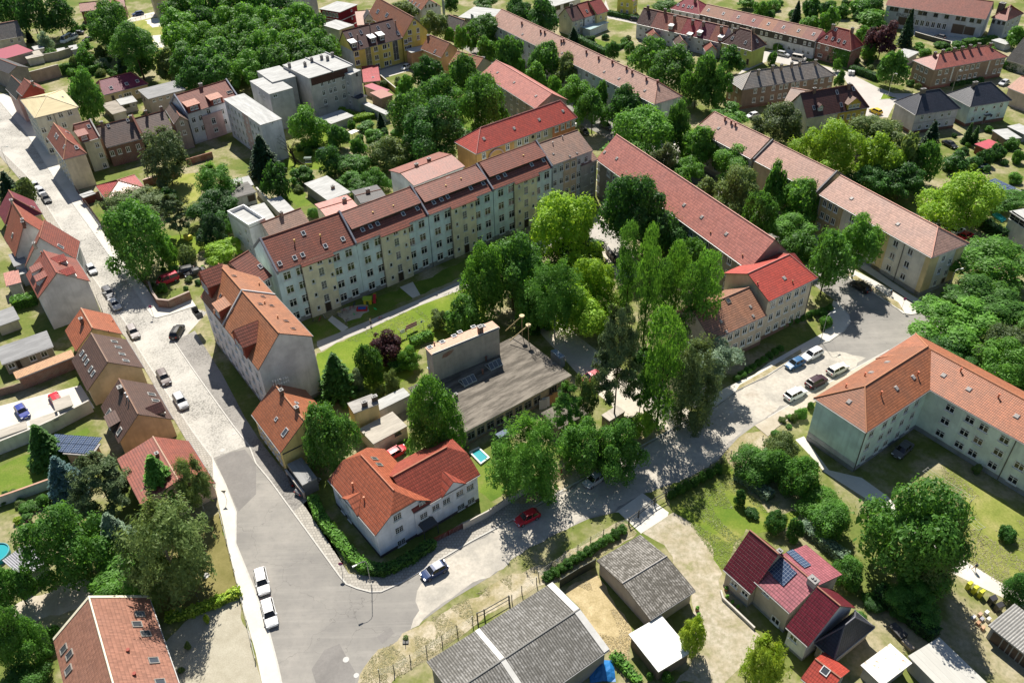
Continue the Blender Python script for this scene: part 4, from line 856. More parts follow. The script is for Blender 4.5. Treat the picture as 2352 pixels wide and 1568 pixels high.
# ================= the long apartment row =================
gA='apartment houses of the long row behind the courtyard';DEP=11.6
def rowhouse(c,a,rp,label,bay,cols,baycols,smallb,h=13.1,wallc=MINT,wallb=CREAM,rm=T_A,lift=True,dep=DEP):
 H=House('apartment_building',label,(a,c,dep),h,rp=rp,wall=wallc,rm=rm,group=gA,ov=.45,deep=.02,plinth=(1.1,PL));
 o,e,out,ln=H.side('S');px=lambda p:(hit_plane(p,o,out)-o).dot(e)
 if bay:
  x0,x1=sorted((px(bay[0]),px(bay[1])));x0=max(x0,.05);x1=min(x1,ln-.05);H.band('S',x0,x1,.02,H.top['S']-.02,.32,plaster(wallb));rb=MB();F=lambda x,y,z:o+e*x+out*y+Vector((0,0,z))
  k=(H.hr-H.h)/H.rt;zz=H.h+.03;rb.hexa([F(x0-.2,.2,zz-.02),F(x1+.2,.2,zz-.02),F(x1+.2,1.0,zz-.55*k-.12),F(x0-.2,1.0,zz-.55*k-.12)],[F(x0-.2,.2,zz+.25*k),F(x1+.2,.2,zz+.25*k),F(x1+.2,1.0,zz-.55*k),F(x0-.2,1.0,zz-.55*k)]);rb.build('bay_roof',rm,H.root)
  H.pipe('S',[x0-.15])
 tz=H.h-2.55
 for p in cols:H.win('S',[px(p)],4,1.6,1.8,tz-9.6,3.2)
 for p in baycols:H.win('S',[px(p)],3,1.1,1.75,tz-8.0,3.2,kind='grid',proud=.32);H.win('S',[px(p)],1,1.2,.9,tz+1.0,kind='std',proud=.32);put_window(H.root,o+e*px(p)+out*.32+Vector((0,0,.1)),out,1.4,2.3,'door')
 for p in smallb:H.win('S',[px(p)],4,.75,1.0,tz-9.2,3.2,kind='small',proud=.32)
 if lift:
  b=MB();y1=H.W*.17;y2=H.rt;k=(H.hr-H.h)/H.rt;P=H.P;zl=lambda y:H.h+k*y;x0,x1=.3,H.L-.3;f0=P(x0,y1,zl(y1)+.75);b.face([P(x0,y1,zl(y1)+.75),P(x1,y1,zl(y1)+.75),P(x1,y2,H.hr+.05),P(x0,y2,H.hr+.05)])
  b.face([P(x0,y1+.25,zl(y1)),P(x1,y1+.25,zl(y1)),P(x1,y1+.25,zl(y1)+.7),P(x0,y1+.25,zl(y1)+.7)],mi=1);b.face([P(x0,y1,zl(y1)+.6),P(x1,y1,zl(y1)+.6),P(x1,y1,zl(y1)+.75),P(x0,y1,zl(y1)+.75)],mi=1);b.build('upper_roof',[rm,plain((.05,.035,.03))],H.root)  # dark faces under the upper roof: overhang shadow put into their colour
 return H
E=q
H1=rowhouse(E('11',190,940),E('11',928,671),E('11',400,508),'leftmost full section of the long row, bicycles beside its yellow stair bay',(E('11',442,1000),E('11',735,1000)),[E('11',292,990),E('11',408,945),E('11',742,812),E('11',852,765)],[E('11',603,958)],[E('11',503,928),E('11',678,860)],lift=False)
H2=rowhouse(E('11',930,670),E('11',1588,410),E('11',1100,268),'second section of the long row, mint walls and yellow bay above the toys',(E('11',1165,800),E('11',1425,800)),[E('11',1010,705),E('11',1118,660),E('11',1418,540),E('11',1520,500)],[E('11',1288,672)],[E('11',1203,637),E('11',1360,575)])
H3=rowhouse(E('11',1595,408),E('11',2185,178),E('11',1760,45),'middle section of the long row, yellow bay with a green door',(E('11',1797,500),E('11',2020,500)),[E('11',1660,445),E('11',1757,405),E('11',2030,295),E('11',2122,258)],[E('11',1910,420)],[E('11',1831,382),E('11',1974,325)])
H4=rowhouse(E('11',2190,175),E('20',375,1535),E('20',100,1345),'fourth section of the long row, behind the bright green maple',(E('21',20,300),E('21',222,200)),[E('11',2247,208),E('11',2340,170),E('21',235,75),E('21',318,45)],[E('21',120,190)],[E('21',58,155),E('21',183,103)])
for H,p in((H1,[E('11',435,575),E('11',218,853),E('11',355,800),E('11',428,773),E('11',637,692),E('11',798,628)]),(H2,[E('11',1136,317),E('11',979,543),E('11',1051,515),E('11',1117,489),E('11',1352,398),E('11',1482,348)]),(H3,[E('11',1770,80),E('11',1632,294),E('11',1702,267),E('11',1760,243),E('11',1972,163),E('11',2086,118)]),(H4,[E('11',2225,66),E('11',2285,41),E('20',24,1427),E('20',180,1514),E('20',288,1473)])):H.sky(p,.8,.95,(.7,.7,.7))
H1.vent([E('11',355,655),E('11',592,608)],(.55,.35,.08));H2.vent([E('11',1076,400),E('11',1264,340)],(.55,.35,.08));H3.vent([E('11',1745,155),E('11',1884,90)],(.55,.35,.08));H4.vent([E('20',105,1445)],(.55,.35,.08))
H1.firewall([.05,H1.L-.05]);H2.firewall([H2.L-.05]);H3.firewall([H3.L-.05]);H4.firewall([H4.L-.05])
H5=House('apartment_building','grey and blue end section of the long row under weathered brown tiles',(E('20',745,1382),E('20',380,1517),DEP),13.1,rp=E('20',400,1265),wall=(.62,.66,.68),rm=T_OLD,group=gA,ov=.35,deep=.1,plinth=(1.1,PL),ridgecap=(.3,.15,.1))
o,e,out,ln=H5.side('S');px=lambda p:(hit_plane(p,o,out)-o).dot(e)
for a_,b_ in((470,590),):H5.band('S',px(E('21',a_,60)),px(E('21',b_,20)),.1,H5.top['S']-.02,.06,plaster((.62,.50,.36)),'painted_panel')
for x in(392,450,503,560,610,675):H5.win('S',[px(E('21',x,90-(x-392)*.38))],4,1.15,1.5,13.1-12.1,3.2,proud=.06)
H5.vent([E('20',465,1265),E('20',375,1320)],(.3,.3,.3),.4);H5.hatch([E('20',378,1415),E('20',530,1436),E('20',595,1408)])
H0=House('apartment_building','dark set back link of the long row beside the orange corner house',(E('11',150,962),E('01',2330,1075),10.5),12.3,rp=E('01',2180,798),wall=(.50,.54,.44),rm=T_A,group=gA,ov=.3,deep=.05);H0.winpx('S',1.3,1.6,[E('11',108,1036)],rows=4,dz=3.2);H0.sky([E('11',38,880)],.8,.95,(.7,.7,.7))
W3=11.0
K=House('apartment_building','small corner house with brown tiles between the long row and the red roofed row',(E('20',790,1462),E('20',640,1525),10.8),10.3,rp=E('20',715,1258),wall=(.42,.42,.40),rm=T_OLD,ov=.3,deep=.05);K.win('S',[K.L-1.6],3,.9,1.5,1.4,3.0)
R3=House('apartment_building','long grey row with pinkish red tiled roof and hatches above the courtyard trees',(E('20',772,1465),E('21',2172,912),W3),9.8,rp=E('21',1920,305),wall=(.30,.27,.225),rm=T_RED3,ov=.5,deep=.1,plinth=(.9,(.2,.19,.18)),ridgecap=(.5,.2,.15))
o,e,out,ln=R3.side('S');px=lambda p:(hit_plane(p,o,out)-o).dot(e)
R3.winpx('S',1.3,1.5,[E('21',1645,575),E('21',1720,627),E('21',1788,675),E('21',1847,720),E('21',1918,772),E('21',1998,830)],rows=3,dz=3.0);R3.winpx('S',.7,1.4,[E('21',2077,885)],kind='small')
R3.winpx('S',1.3,1.5,[E('21',885,20),E('21',942,65)],rows=3,dz=3.0);R3.hatch([E('21',1580,317),E('21',1742,428),E('21',1968,583),E('20',850,1400),E('20',962,1458)],.9,.9);R3.vent([E('21',1822,573),E('21',2115,782)],hgt=.3)
R3.win('S',[px(E('21',1645,575))+4.6*(i+1)for i in range(8)],3,1.2,1.5,1.3,3.0)
RH=House('apartment_building','bright red roofed end block of the grey row at the asphalt crossing',(E('31',457,985),E('31',10,1202),11.8),9.6,rp=(1745,616),wall=(.62,.53,.42),rm=T_BRED,ov=.5,deep=.35,plinth=(1.0,(.24,.15,.12)),ridgecap=(.5,.2,.17),hips=(0,2.0))
RH.winpx('S',1.25,1.55,[E('31',45,1230),E('31',118,1190),E('31',190,1155),E('31',262,1120),E('31',328,1085)],rows=3,dz=3.0);RH.hatch([E('31',150,988)],.9,.9);RH.vent([E('31',225,1022),E('21',2255,1035)],hgt=.3);RH.pipe('S',[RH.L-1.2])
RB=House('apartment_building','lower block with weathered brown tile roof adjoining the bright red block',((1762,724),(1634,783),10.5),7.2,rp=(1690,673),wall=(.58,.48,.38),rm=tiles((.36,.17,.10),.55,.42,.32,.6),ov=.4,deep=.05,plinth=(.9,(.24,.15,.12)),ridgecap=(.35,.18,.12))
RB.winpx('S',1.25,1.5,[E('21',2280,1390),E('21',2203,1430),E('21',2137,1462),E('21',2065,1500),E('21',2000,1535)],rows=2,dz=3.0);RB.hatch([E('21',2190,1250),E('21',1920,1385),E('21',2215,1335),E('21',1970,1480)],.6,.7);RB.sky([E('21',1985,1195)],1.0,1.0,(.25,.2,.15))
# ================= the pink roofed rows =================
A0,B0=G((2140,592),9.7),G((2228,559.5),9.7);W2=(A0-B0).length
gP='pink roofed apartment rows'
P1=House('apartment_building','nearest pink tiled row with red hipped end and cream and ochre painted walls',((1881.6,446.5),(2140,592),(2228,559.5)),9.7,rp=(2033,457),hips=(4.2,0),roof='hip',wall=(.74,.69,.60),rm=T_PINK,ov=.45,deep=.1,plinth=(1.0,(.32,.31,.31)),group=gP,ridgecap=(.55,.25,.18))
o,e,out,ln=P1.side('S');px=lambda p:(hit_plane(p,o,out)-o).dot(e)
pr=lambda x0,y0,x1,y1,nm='painted_panel',c=OCHRE,H=P1,pd=.05:H.band('S',*sorted((px(E('31',x0,y0)),px(E('31',x1,y1)))),.1,H.top['S']-.05,pd,plaster(c),nm)
pr(460,420,655,500,c=(.52,.40,.24),pd=.3,nm='projecting_bay');pr(1000,700,1080,740);P1.band('S',.0,px(E('31',1415,900)),.1,P1.top['S']-.05,.05,plaster(OCHRE),'painted_panel')
P1.winpx('S',1.1,1.5,[E('31',523,300),E('31',572,328),E('31',624,357)],rows=2,dz=2.95,proud=.3,kind='std');P1.winpx('S',1.3,1.5,[E('31',773,437),E('31',1175,672),E('31',1308,750)],rows=3,dz=2.95,kind='std');P1.winpx('S',1.0,2.2,[E('31',520,548)],kind='door',proud=.3);P1.winpx('S',1.0,1.4,[E('31',465,505)],proud=.3);P1.winpx('S',1.0,1.5,[E('31',972,810)],kind='std')
P1.pipe('S',[px(E('31',1190,900)),px(E('31',715,640))])
o,e,out,ln=P1.side('E0');P1.band('E0',.0,2.6,.1,9.4,.05,plaster(OCHRE),'painted_panel');P1.band('E0',ln-2.4,ln,.1,9.4,.05,plaster(OCHRE),'painted_panel')
P1.winpx('E0',1.0,1.4,[E('31',1610,805),E('31',1570,920),E('31',1530,1030)],kind='std',snap=False);P1.winpx('E0',1.0,1.4,[E('31',1668,832),E('31',1632,935)],kind='std',snap=False);P1.winpx('E0',1.1,2.3,[E('31',1592,1045)],kind='door')
P1.hatch([E('31',768,257),E('31',1193,492)],.9,.9)
P2=House('apartment_building','middle pink tiled row between the two dark fire walls',((1729,367),(1876,444),W2),9.7,rp=(1831,351),wall=(.60,.47,.28),rm=T_PINK,ov=.45,deep=.05,plinth=(1.0,(.32,.31,.31)),group=gP);P2.winpx('S',1.2,1.5,[E('31',217,145)],rows=3,dz=2.95);P2.win('S',6,3,1.2,1.5,1.6,2.95,1,5);P2.firewall([.2,P2.L-.2],(.10,.10,.11));P2.hatch([E('30',110,1492)],.9,.9)
P3=House('apartment_building','upper pink tiled row ending at the walnut trees near the white parked car',((1594,297),(1725,365),W2),9.7,rp=(1683,277),hips=(0,1.0),roof='hip',wall=(.55,.50,.43),rm=T_PINK,ov=.45,deep=.05,plinth=(1.0,(.32,.31,.31)),group=gP);P3.win('S',6,3,1.2,1.5,1.6,2.95);P3.hatch([E('20',1898,1180)],.9,.9);P3.vent([E('20',1955,1108),E('20',2012,1140),E('20',2050,1160)],(.25,.08,.06),.9,.25)
P4=House('apartment_building','very long pink tiled row at top centre with grey green painted end wall',((1124.4,52.5),(1503.5,240),(1570,222.5)),9.5,rp=(1349,112.5),hips=(5.0,0),roof='hip',wall=(.52,.56,.56),rm=T_PINK,ov=.45,deep=.1,plinth=(.9,(.32,.31,.31)),group=gP)
P4.win('S',24,3,1.4,1.5,1.5,2.9,1.5,1.5);P4.vent([E('20',x,y)for x,y in((90,225),(262,300),(300,308),(452,390),(475,385),(682,490),(795,545),(920,583),(1050,640),(1102,675),(1233,740),(1335,768))],(.2,.06,.05),.9,.28);P4.hatch([E('20',97,318),E('20',460,490),E('20',847,662),E('20',983,725),E('20',1220,835)],.9,.9)
for a_,b_ in((1.2,2.4),(6.5,8)):P4.band('E0',a_,b_,.1,9.2,.05,plaster((.34,.42,.38)),'painted_panel')
for i in range(6):P4.band('S',12+i*22,14+i*22,.1,9.1,.05,plaster((.34,.42,.38)),'painted_panel')
R4=House('apartment_building','grey plastered row with strawberry red roof behind the orange block',((1104.4,170),(1229.8,250),10.8),9.5,rp=(1176,160),wall=(.34,.33,.30),rm=T_RED3,ov=.4,ridgecap=(.5,.2,.17));R4.win('S',8,3,1.2,1.5,1.4,2.95);R4.hatch([E('10',2218,670),E('20',20,760),E('20',220,885)],.9,.9)
OB=House('apartment_building','orange and yellow painted block with red hipped roof and round stair window',(E('20',602,1082),(1094,354),(1043,326)),9.8,rp=(1185,265.5),hips=(5,2),roof='hip',wall=(.62,.36,.13),rm=T_BRED,ov=.45,plinth=(.9,PL),ridgecap=(.5,.2,.17))
o,e,out,ln=OB.side('S');px=lambda p:(hit_plane(p,o,out)-o).dot(e);OB.band('S',px(E('20',20,1340)),px(E('20',370,1220)),.1,OB.top['S']-.05,.05,plaster((.46,.40,.26)),'painted_panel');OB.band('S',px(E('20',372,1220)),ln,.1,OB.top['S']-.05,.07,plaster((.52,.22,.10)),'painted_panel')
OB.winpx('S',1.3,1.6,[E('20',68,1310),E('20',132,1288),E('20',245,1248),E('20',308,1222)],proud=.06,rows=2,dz=3.0);OB.winpx('S',1.2,1.6,[E('20',410,1187),E('20',465,1165),E('20',516,1148),E('20',567,1128)],proud=.08,rows=2,dz=3.0);OB.winpx('S',1.2,1.6,[E('10',2093,1430),E('10',2310,1350)])
OB.hatch([E('10',2093,1275),E('20',20,1180),E('20',250,1100),E('20',468,1022)],.9,.9);b=MB();C_=hit_plane(E('20',190,1258),o,out);b.disc(C_+out*.07,out,.45,.06,18);b.build('round_window',glass(.02),OB.root);c_=MB();C_=hit_plane(E('10',2200,1425),o,out)
for sx in(-2.2,2.2):
 c_.tube([C_+e*(2.3*math.cos(a_*.3142))+Vector((0,0,2.0*math.sin(a_*.3142)-.4))+out*.3 for a_ in range(11)],.22,6)
 break
c_.build('arched_gable',plaster((.6,.4,.35)),OB.root)
for z_ in(3.2,6.4):bb=MB();bb.box(OB.L-.4,OB.L+1.2,1.5,6.5,z_,z_+1.0,fr=OB.P);bb.build('balcony',plain((.7,.68,.66)),OB.root)
# ================= the mint L shaped block =================
M1=House('apartment_building','mint green three storey wing with hipped tile roof, blank gable wall to the path',((2182,864),(1990,993.5),(1870,913)),9.2,rp=(2050,847),hips=(5.2,0),roof='hip',wall=(.70,.85,.80),rm=T_ORB,ov=.4,deep=0.05,plinth=(.9,(.30,.30,.33)),group='mint green apartment block',ridgecap=(.40,.17,.08))
M1.winpx('S',1.2,1.4,[E('32',948,842),E('32',1070,765),E('32',1158,700),E('32',1268,625),E('32',1365,560)],rows=3,dz=2.8,kind='cross');M1.hatch([E('32',745,555),E('32',1180,430),E('32',1335,330),E('32',945,285),E('32',1094,190)],.8,.9);M1.vent([E('32',1037,490),E('32',1373,310),E('32',887,318),E('32',713,422)],(.55,.16,.08),.7)
o,e,out,ln=M1.side('E0');M1.band('E0',0,ln,1.0,1.9,.03,plaster((.52,.52,.58)),'painted_band');M1.pipe('S',[.2])
M2=House('apartment_building','mint green wing running off to the right with white windows above the yard',((2470,1086),(2012,823.6),11.4),9.2,rp=(2240,857),roof='hip',hips=(5.4,0),wall=(.78,.87,.79),rm=T_OR,ov=.4,deep=.05,plinth=(.9,(.34,.35,.35)),group='mint green apartment block',ridgecap=(.5,.22,.12))
M2.winpx('S',1.55,1.4,[E('32',1675,612),E('32',1855,717),E('32',1985,790),E('32',2172,903)],rows=3,dz=2.8);M2.winpx('S',1.55,1.4,[E('32',2310,1143),E('32',2250,1267)],snap=False);o,e,out,ln=M2.side('S');px=lambda p:(hit_plane(p,o,out)-o).dot(e);M2.win('S',[px(E('32',2172,903))+d_ for d_ in(6.2,9.5,14)],3,1.55,1.4,1.7,2.8);M2.pipe('S',[px(E('32',2200,1080))]);M2.hatch([E('32',1613,313),E('32',1845,440),E('32',2285,688)],.9,.9);M2.vent([E('32',1767,275),E('32',2113,515)],(.55,.16,.08),.7)
# ================= corner buildings in the middle =================
CB=House('apartment_building','orange roofed corner house with tall white gable wall towards the yellow house',((575,616),(719,772),up((607,927),13.1)),13.1,rp=E('01',2200,1078),wall=(.78,.76,.75),rm=tiles((.40,.16,.075),.3,.42,.3,.5),ov=.25,deep=.12,gable=((641,765),(593,850)),plinth=(.8,PL),ridgecap=(.45,.2,.1))
[CB.dormer([p_],5.0,2.6,'gable',rise=2.2,wall=(.28,.07,.045),n=2,rm=T_A,ww=3.0,wh=1.4)for p_ in(E('01',1900,1120),E('02',2215,95))];CB.dormer([E('01',2010,1340)],3.0,2.0,'shed',wall=(.28,.07,.045),n=2);CB.win('N',8,3,1.2,1.6,1.2,3.0);CB.sky([E('01',2027,1150),E('01',2133,1272),E('11',62,1158),E('11',38,1225),E('11',142,1240),E('11',275,1381),E('11',340,1452),E('01',2150,968),E('01',1867,968)],.7,.9,(.35,.2,.14));CB.vent([E('11',202,1352),E('11',83,1220),E('11',32,1050)],(.5,.2,.08));CB.firewall([CB.L*.58],(.5,.5,.5),.3,.3)
for i_,p_ in enumerate([E('01',1870,1400),E('01',1905,1500)]):
 o,e,out,ln=CB.side('N');x_=(hit_plane(p_,o,out)-o).dot(e);bb=MB();F=lambda x,y,z:o+e*x+out*y+Vector((0,0,z));bb.box(x_-1.4,x_+1.4,0,1.2,3.6,3.8,fr=F);bb.box(x_-1.4,x_+1.4,1.15,1.2,3.8,4.8,fr=F);bb.box(x_-1.4,x_-1.35,0,1.15,3.8,4.8,fr=F);bb.box(x_+1.35,x_+1.4,0,1.15,3.8,4.8,fr=F);bb.build('balcony',plain((.08,.08,.09)),CB.root)
YH=House('house','yellow house with orange tiled roof and antennas by the street',((577.6,951),(644,1040),9.6),5.0,rp=E('12',300,556),wall=(.78,.64,.26),rm=T_OR,ov=.3,deep=.2,ridgecap=(.45,.22,.12),gable=(E('12',443,725),None));YH.sky([E('12',267,835)],.9,1.5);YH.sky([E('12',187,713),E('12',372,566)],.6,.7);YH.chim([E('12',238,482),E('12',380,640)],.9,.7,.6);YH.win('S',6,2,.9,1.2,.9,2.1)
o,e,out,ln=YH.side('E0');YH.band('E0',0,ln,4.2,4.45,.05,plain((.05,.05,.05)),'cornice')
an=MB();tp=YH.on_roof(E('12',250,470))[1];an.tube([tp,tp+Vector((0,0,3.0))],.03,5)
for k_ in range(2):an.tube([tp+Vector((-1.3,-.3,2.8-k_*.8)),tp+Vector((1.3,.7,2.8-k_*.8))],.02,4);[an.tube([tp+Vector((d_-.15,d_*.38+.45,2.8-k_*.8)),tp+Vector((d_+.15,d_*.38-.25,2.8-k_*.8))],.012,3)for d_ in(-1.1,-.7,-.3,.1,.5,.9,1.2)]
an.build('roof_antenna',plain((.5,.5,.5),.4,.5),YH.root)
YA=House('carport','flat grey carport roof leaning on the yellow house',(E('12',285,1125),E('12',425,1320),E('12',515,1190)),2.7,roof='flat',wall=(.66,.52,.20),rm=F_GR,ov=.05,wm=plain((.2,.2,.2)))
VW=(.80,.82,.88)
V1=House('house','white corner villa, left wing with red tiled half hipped roof and hedge below',((753,1101),(862,1229.5),10.2),5.7,rp=(891.8,1111.6),roof='hip',hips=(2.3,2.3),half=(7.9,7.9),wall=VW,rm=T_VIL,ov=.35,deep=.3,plinth=(.5,(.12,.1,.1)),group='white corner villa',ridgecap=(.5,.18,.1))
V1.winpx('E0',1.35,1.25,[E('13',1335,272)],kind='grid',rows=1);V1.winpx('E0',1.35,1.25,[E('13',1315,157)],kind='grid');V1.winpx('E0',1.35,1.25,[E('13',1297,40)],kind='grid')
V1.winpx('S',1.1,1.3,[E('13',1070,310),E('13',950,170),E('13',860,50),E('12',800,1540)],kind='grid',snap=False);V1.winpx('S',1.0,1.0,[E('12',770,1430),E('12',840,1520)],kind='grid',snap=False);V1.vent([E('12',890,1325),E('12',995,1455)],(.5,.18,.08),.6);V1.sky([E('12',1087,1077),E('12',1132,1132)],.8,1.1,(.3,.3,.25));V1.zwerch('S',E('12',800,1442),E('13',935,5),1.6,VW)
V2=House('house','white corner villa, long right wing with eyebrow gable over the front windows',((950,1178),(1103,1089),10.2),5.9,rp=(1031.8,1022.8),roof='hip',hips=(2.4,0),half=(8.0,None),wall=VW,rm=tiles((.36,.075,.045),.2,.5,.34,.6),ov=.35,deep=.3,plinth=(.5,(.12,.1,.1)),group='white corner villa',ridgecap=(.5,.18,.1))
V2.winpx('S',1.3,1.15,[E('12',1965,1338),E('12',1870,1392),E('12',1748,1462),E('12',1650,1522)],kind='grid');V2.winpx('S',1.3,1.15,[E('12',1975,1460),E('12',1882,1515)],kind='grid');V2.winpx('S',1.0,.9,[E('12',1525,1488)],kind='grid');V2.winpx('S',1.3,1.2,[E('13',1540,30)],kind='grid')
V2.zwerch('S',E('12',1700,1425),E('12',1925,1300),1.9,VW)
pc=MB();o,e,out,ln=V2.side('S');x_=(hit_plane(E('13',1560,110),o,out)-o).dot(e);F=lambda x,y,z:o+e*x+out*y+Vector((0,0,z));pc.hexa([F(x_-1.3,0,2.5),F(x_+1.3,0,2.5),F(x_+1.3,1.5,2.3),F(x_-1.3,1.5,2.3)],[F(x_-.5,0,3.1),F(x_+.5,0,3.1),F(x_+1.3,1.5,2.4),F(x_-1.3,1.5,2.4)]);[pc.box(x_+s_*1.2-.05,x_+s_*1.2+.05,1.35,1.45,0,2.32,fr=F)for s_ in(-1,1)];pc.build('porch',plain((.05,.055,.065)),V2.root)
HB=House('workshop','low workshop hall with dark felt roof and a row of large windows',(E('12',1850,870),(1313,861.5),(1212,757)),3.4,roof='flat',wall=(.42,.34,.26),rm=F_DK,ov=.2,plinth=(.5,(.25,.2,.16)),thick=.25)
HB.winpx('S',1.6,1.7,[E('12',1976,868),E('12',2063,818),E('12',2153,768),E('12',2240,722),E('12',2325,672),E('22',60,620),E('22',145,580),E('22',230,530)],kind='grey');HB.winpx('S',1.8,1.5,[E('22',375,440),E('22',455,395)],kind='dark');HB.chim([E('12',1838,520)],.9,.5,.5,(.09,.08,.08));HB.vent([E('12',2115,180),E('12',2083,300)],(.3,.14,.1),1.0,.16)
for p_ in(E('12',1945,365),E('12',2185,220)):
 nm,X,n,e,g_,x,y=HB.on_roof(p_);b=MB();F=lambda a,c,z:X+e*a+g_*c+Vector((0,0,z));k=.04
 for s_ in(-1,1):b.face([F(-1.3,s_*.95,.25),F(1.3,s_*.95,.25),F(1.3,0,1.0),F(-1.3,0,1.0)])
 for s_ in(-1.3,1.3):b.face([F(s_,-.95,.25),F(s_,.95,.25),F(s_,0,1.0)])
 l_=b.build('lantern_light',glass(.10),HB.root);f_=MB()
 for x_ in(-1.3,-.45,.45,1.3):
  for s_ in(-1,1):f_.tube([F(x_,s_*.97,.25),F(x_,0,1.03)],k,4)
 f_.tube([F(-1.3,0,1.03),F(1.3,0,1.03)],k,4);f_.box(-1.35,1.35,-1.0,1.0,-.02,.24,fr=F);o_=f_.build('lantern_frame',plain((.6,.6,.58)),None,off=HB.root.location);o_.parent=l_;o_.location=(0,0,0)
NH=House('house','tall narrow grey plastered house with pale orange roof at the back of the hall',(E('11',2240,1440),E('12',1615,125),E('12',1467,85)),9.7,roof='shed',hN=9.6,wall=(.52,.46,.40),rm=tiles((.55,.30,.18),.3,.4,.3,.3),ov=.12);NH.winpx('E0',.7,1.5,[E('12',1548,172)],kind='std');NH.winpx('E0',1.2,1.2,[E('12',1556,290)],kind='std');NH.sky([E('12',1597,55),E('12',1712,5),E('11',1820,1518),E('11',1873,1483),E('11',1997,1435),E('11',2050,1398)],.9,.8);NH.chim([E('11',2062,1480)],1.2,.8,.8);NH.vent([E('12',1640,30)]);o,e,out,ln=NH.side('S');NH.band('S',0,ln,9.4,9.85,.06,plain((.7,.7,.68)),'parapet')
b_=MB();X_=hit_plane(E('12',1760,110),o,out);F=lambda x,y,z:X_+e*x+out*y+Vector((0,0,z));b_.face([F(-1.2,.03,-.5),F(-.3,.03,-.65),F(.8,.03,-.25),F(1.3,.03,.35),F(.3,.03,.45),F(-.9,.03,.25)]);b_.build('exposed_brick',brick((.35,.12,.07)),NH.root)
YB=House('outbuilding','yellow walled flat roofed outbuilding with two brick chimneys',(E('12',1128,572),E('12',897,660),E('12',770,590)),5.4,roof='flat',wall=(.68,.53,.27),rm=flatroof((.42,.40,.37),.4),ov=.05);YB.chim([E('12',1000,590),E('12',1092,540)],.9,.9,.6,(.12,.06,.05))
WB=House('outbuilding','long white roofed shed running up to the narrow grey house',(E('12',1420,490),E('12',1132,632),E('12',1120,535)),3.0,roof='flat',wall=(.55,.52,.47),rm=F_WH,ov=.08)
GB=House('garage','pale concrete roofed garages behind the red car',(E('12',1390,775),E('12',1078,942),E('12',948,800)),2.7,roof='flat',wall=(.62,.50,.40),rm=F_BG,ov=.1);GB.winpx('S',1.2,.7,[E('12',1300,840)],kind='dark')
SB=House('shed','dark felt roofed shed in front of the hall under the pines',(E('22',430,805),E('22',265,655),E('22',560,500)),2.9,roof='flat',wall=(.2,.17,.14),rm=F_DK,ov=.1,flip=True)
SB2=House('shed','small pale roofed shed beside the dark shed under the trees',(E('22',810,680),E('22',895,730),E('22',1040,640)),2.6,roof='flat',wall=(.3,.25,.2),rm=F_BG,ov=.1)
# ================= houses on the far side of the left street =================
gL='houses along the left side of the street'
def L(label,a,c,b,h,rp,wall,rm,**k):return House(k.pop('nm','house'),label,(a,c,b),h,rp=rp,wall=wall,rm=rm,**k)
h_=L('plum red roofed house at the top of the left side of the street',E('01',310,275),E('01',388,393),E('01',45,495),3.6,E('01',140,275),(.55,.45,.25),tiles((.20,.03,.045),.1,.42,.32,.4),roof='hip',hips=(3.2,0));h_.chim([E('01',115,300)],.9,.9,.6,(.4,.36,.33));h_.sky([E('01',300,335)],.7,.9)
h_=L('orange roofed house with dark red cross gable above the street',E('01',432,490),E('01',548,662),E('01',110,745),5.2,E('01',215,440),(.72,.70,.68),tiles((.38,.10,.06),.2,.42,.3,.5));h_.dormer([E('01',500,590)],3.4,1.6,'gable',rise=1.4,wall=(.7,.7,.7),rm=T_RB);h_.chim([E('01',218,500),E('01',255,525)],.8,.7,.5);h_.sky([E('01',115,595)],.7,1.2)
h_=L('brown tiled house squeezed between two red roofed neighbours',E('01',598,670),E('01',700,812),E('01',225,890),6.6,E('01',350,650),(.6,.58,.55),T_RB);h_.sky([E('01',555,697)],.9,1.4);h_.chim([E('01',322,690)],.7,.8,.5,(.45,.4,.36))
h_=L('large red roofed house with windowless pale grey gable wall',E('01',702,812),E('01',830,1015),E('01',347,1172),7.9,E('01',460,828),(.66,.64,.66),T_RB,ridgecap=(.4,.14,.1),gable=(E('01',521,938),E('01',347,1172)));h_.dormer([E('01',610,845),E('01',690,960)],2.6,1.3,'gable',rise=.7,wall=(.45,.42,.42),rm=T_BRED);h_.dormer([E('01',310,960),E('01',350,1040)],2.2,1.2,'shed',wall=(.7,.7,.7));h_.vent([E('01',553,860),E('01',385,765)],(.3,.1,.06))
h_=L('small orange roofed house beside the blank grey gable',E('01',1012,1320),E('01',1126,1500),E('02',702,90),4.4,E('01',800,1360),(.62,.50,.28),tiles((.40,.12,.055),.2,.42,.3,.5),ridgecap=(.5,.3,.2),gable=(E('01',850,1445),E('02',695,92)));h_.chim([E('01',758,1400)],1.1,.7,.6);h_.vent([E('01',1000,1480),E('01',1040,1385)],(.3,.1,.06),.3,.08)
h_=L('brown roofed cream house with eight skylights',E('02',1160,-20),E('02',1322,241),E('02',800,456),4.1,E('02',900,20),(.66,.55,.36),T_BR,ridgecap=(.3,.2,.15),gable=(E('02',990,189),E('02',800,456)));h_.sky([E('02',1085,55),E('02',1120,118),E('02',1155,178),E('02',1048,3)],.8,1.2,(.5,.5,.48));h_.sky([E('02',755,110),E('02',780,150),E('02',800,190),E('02',835,255),E('02',858,295)],.8,1.2,(.5,.5,.48))
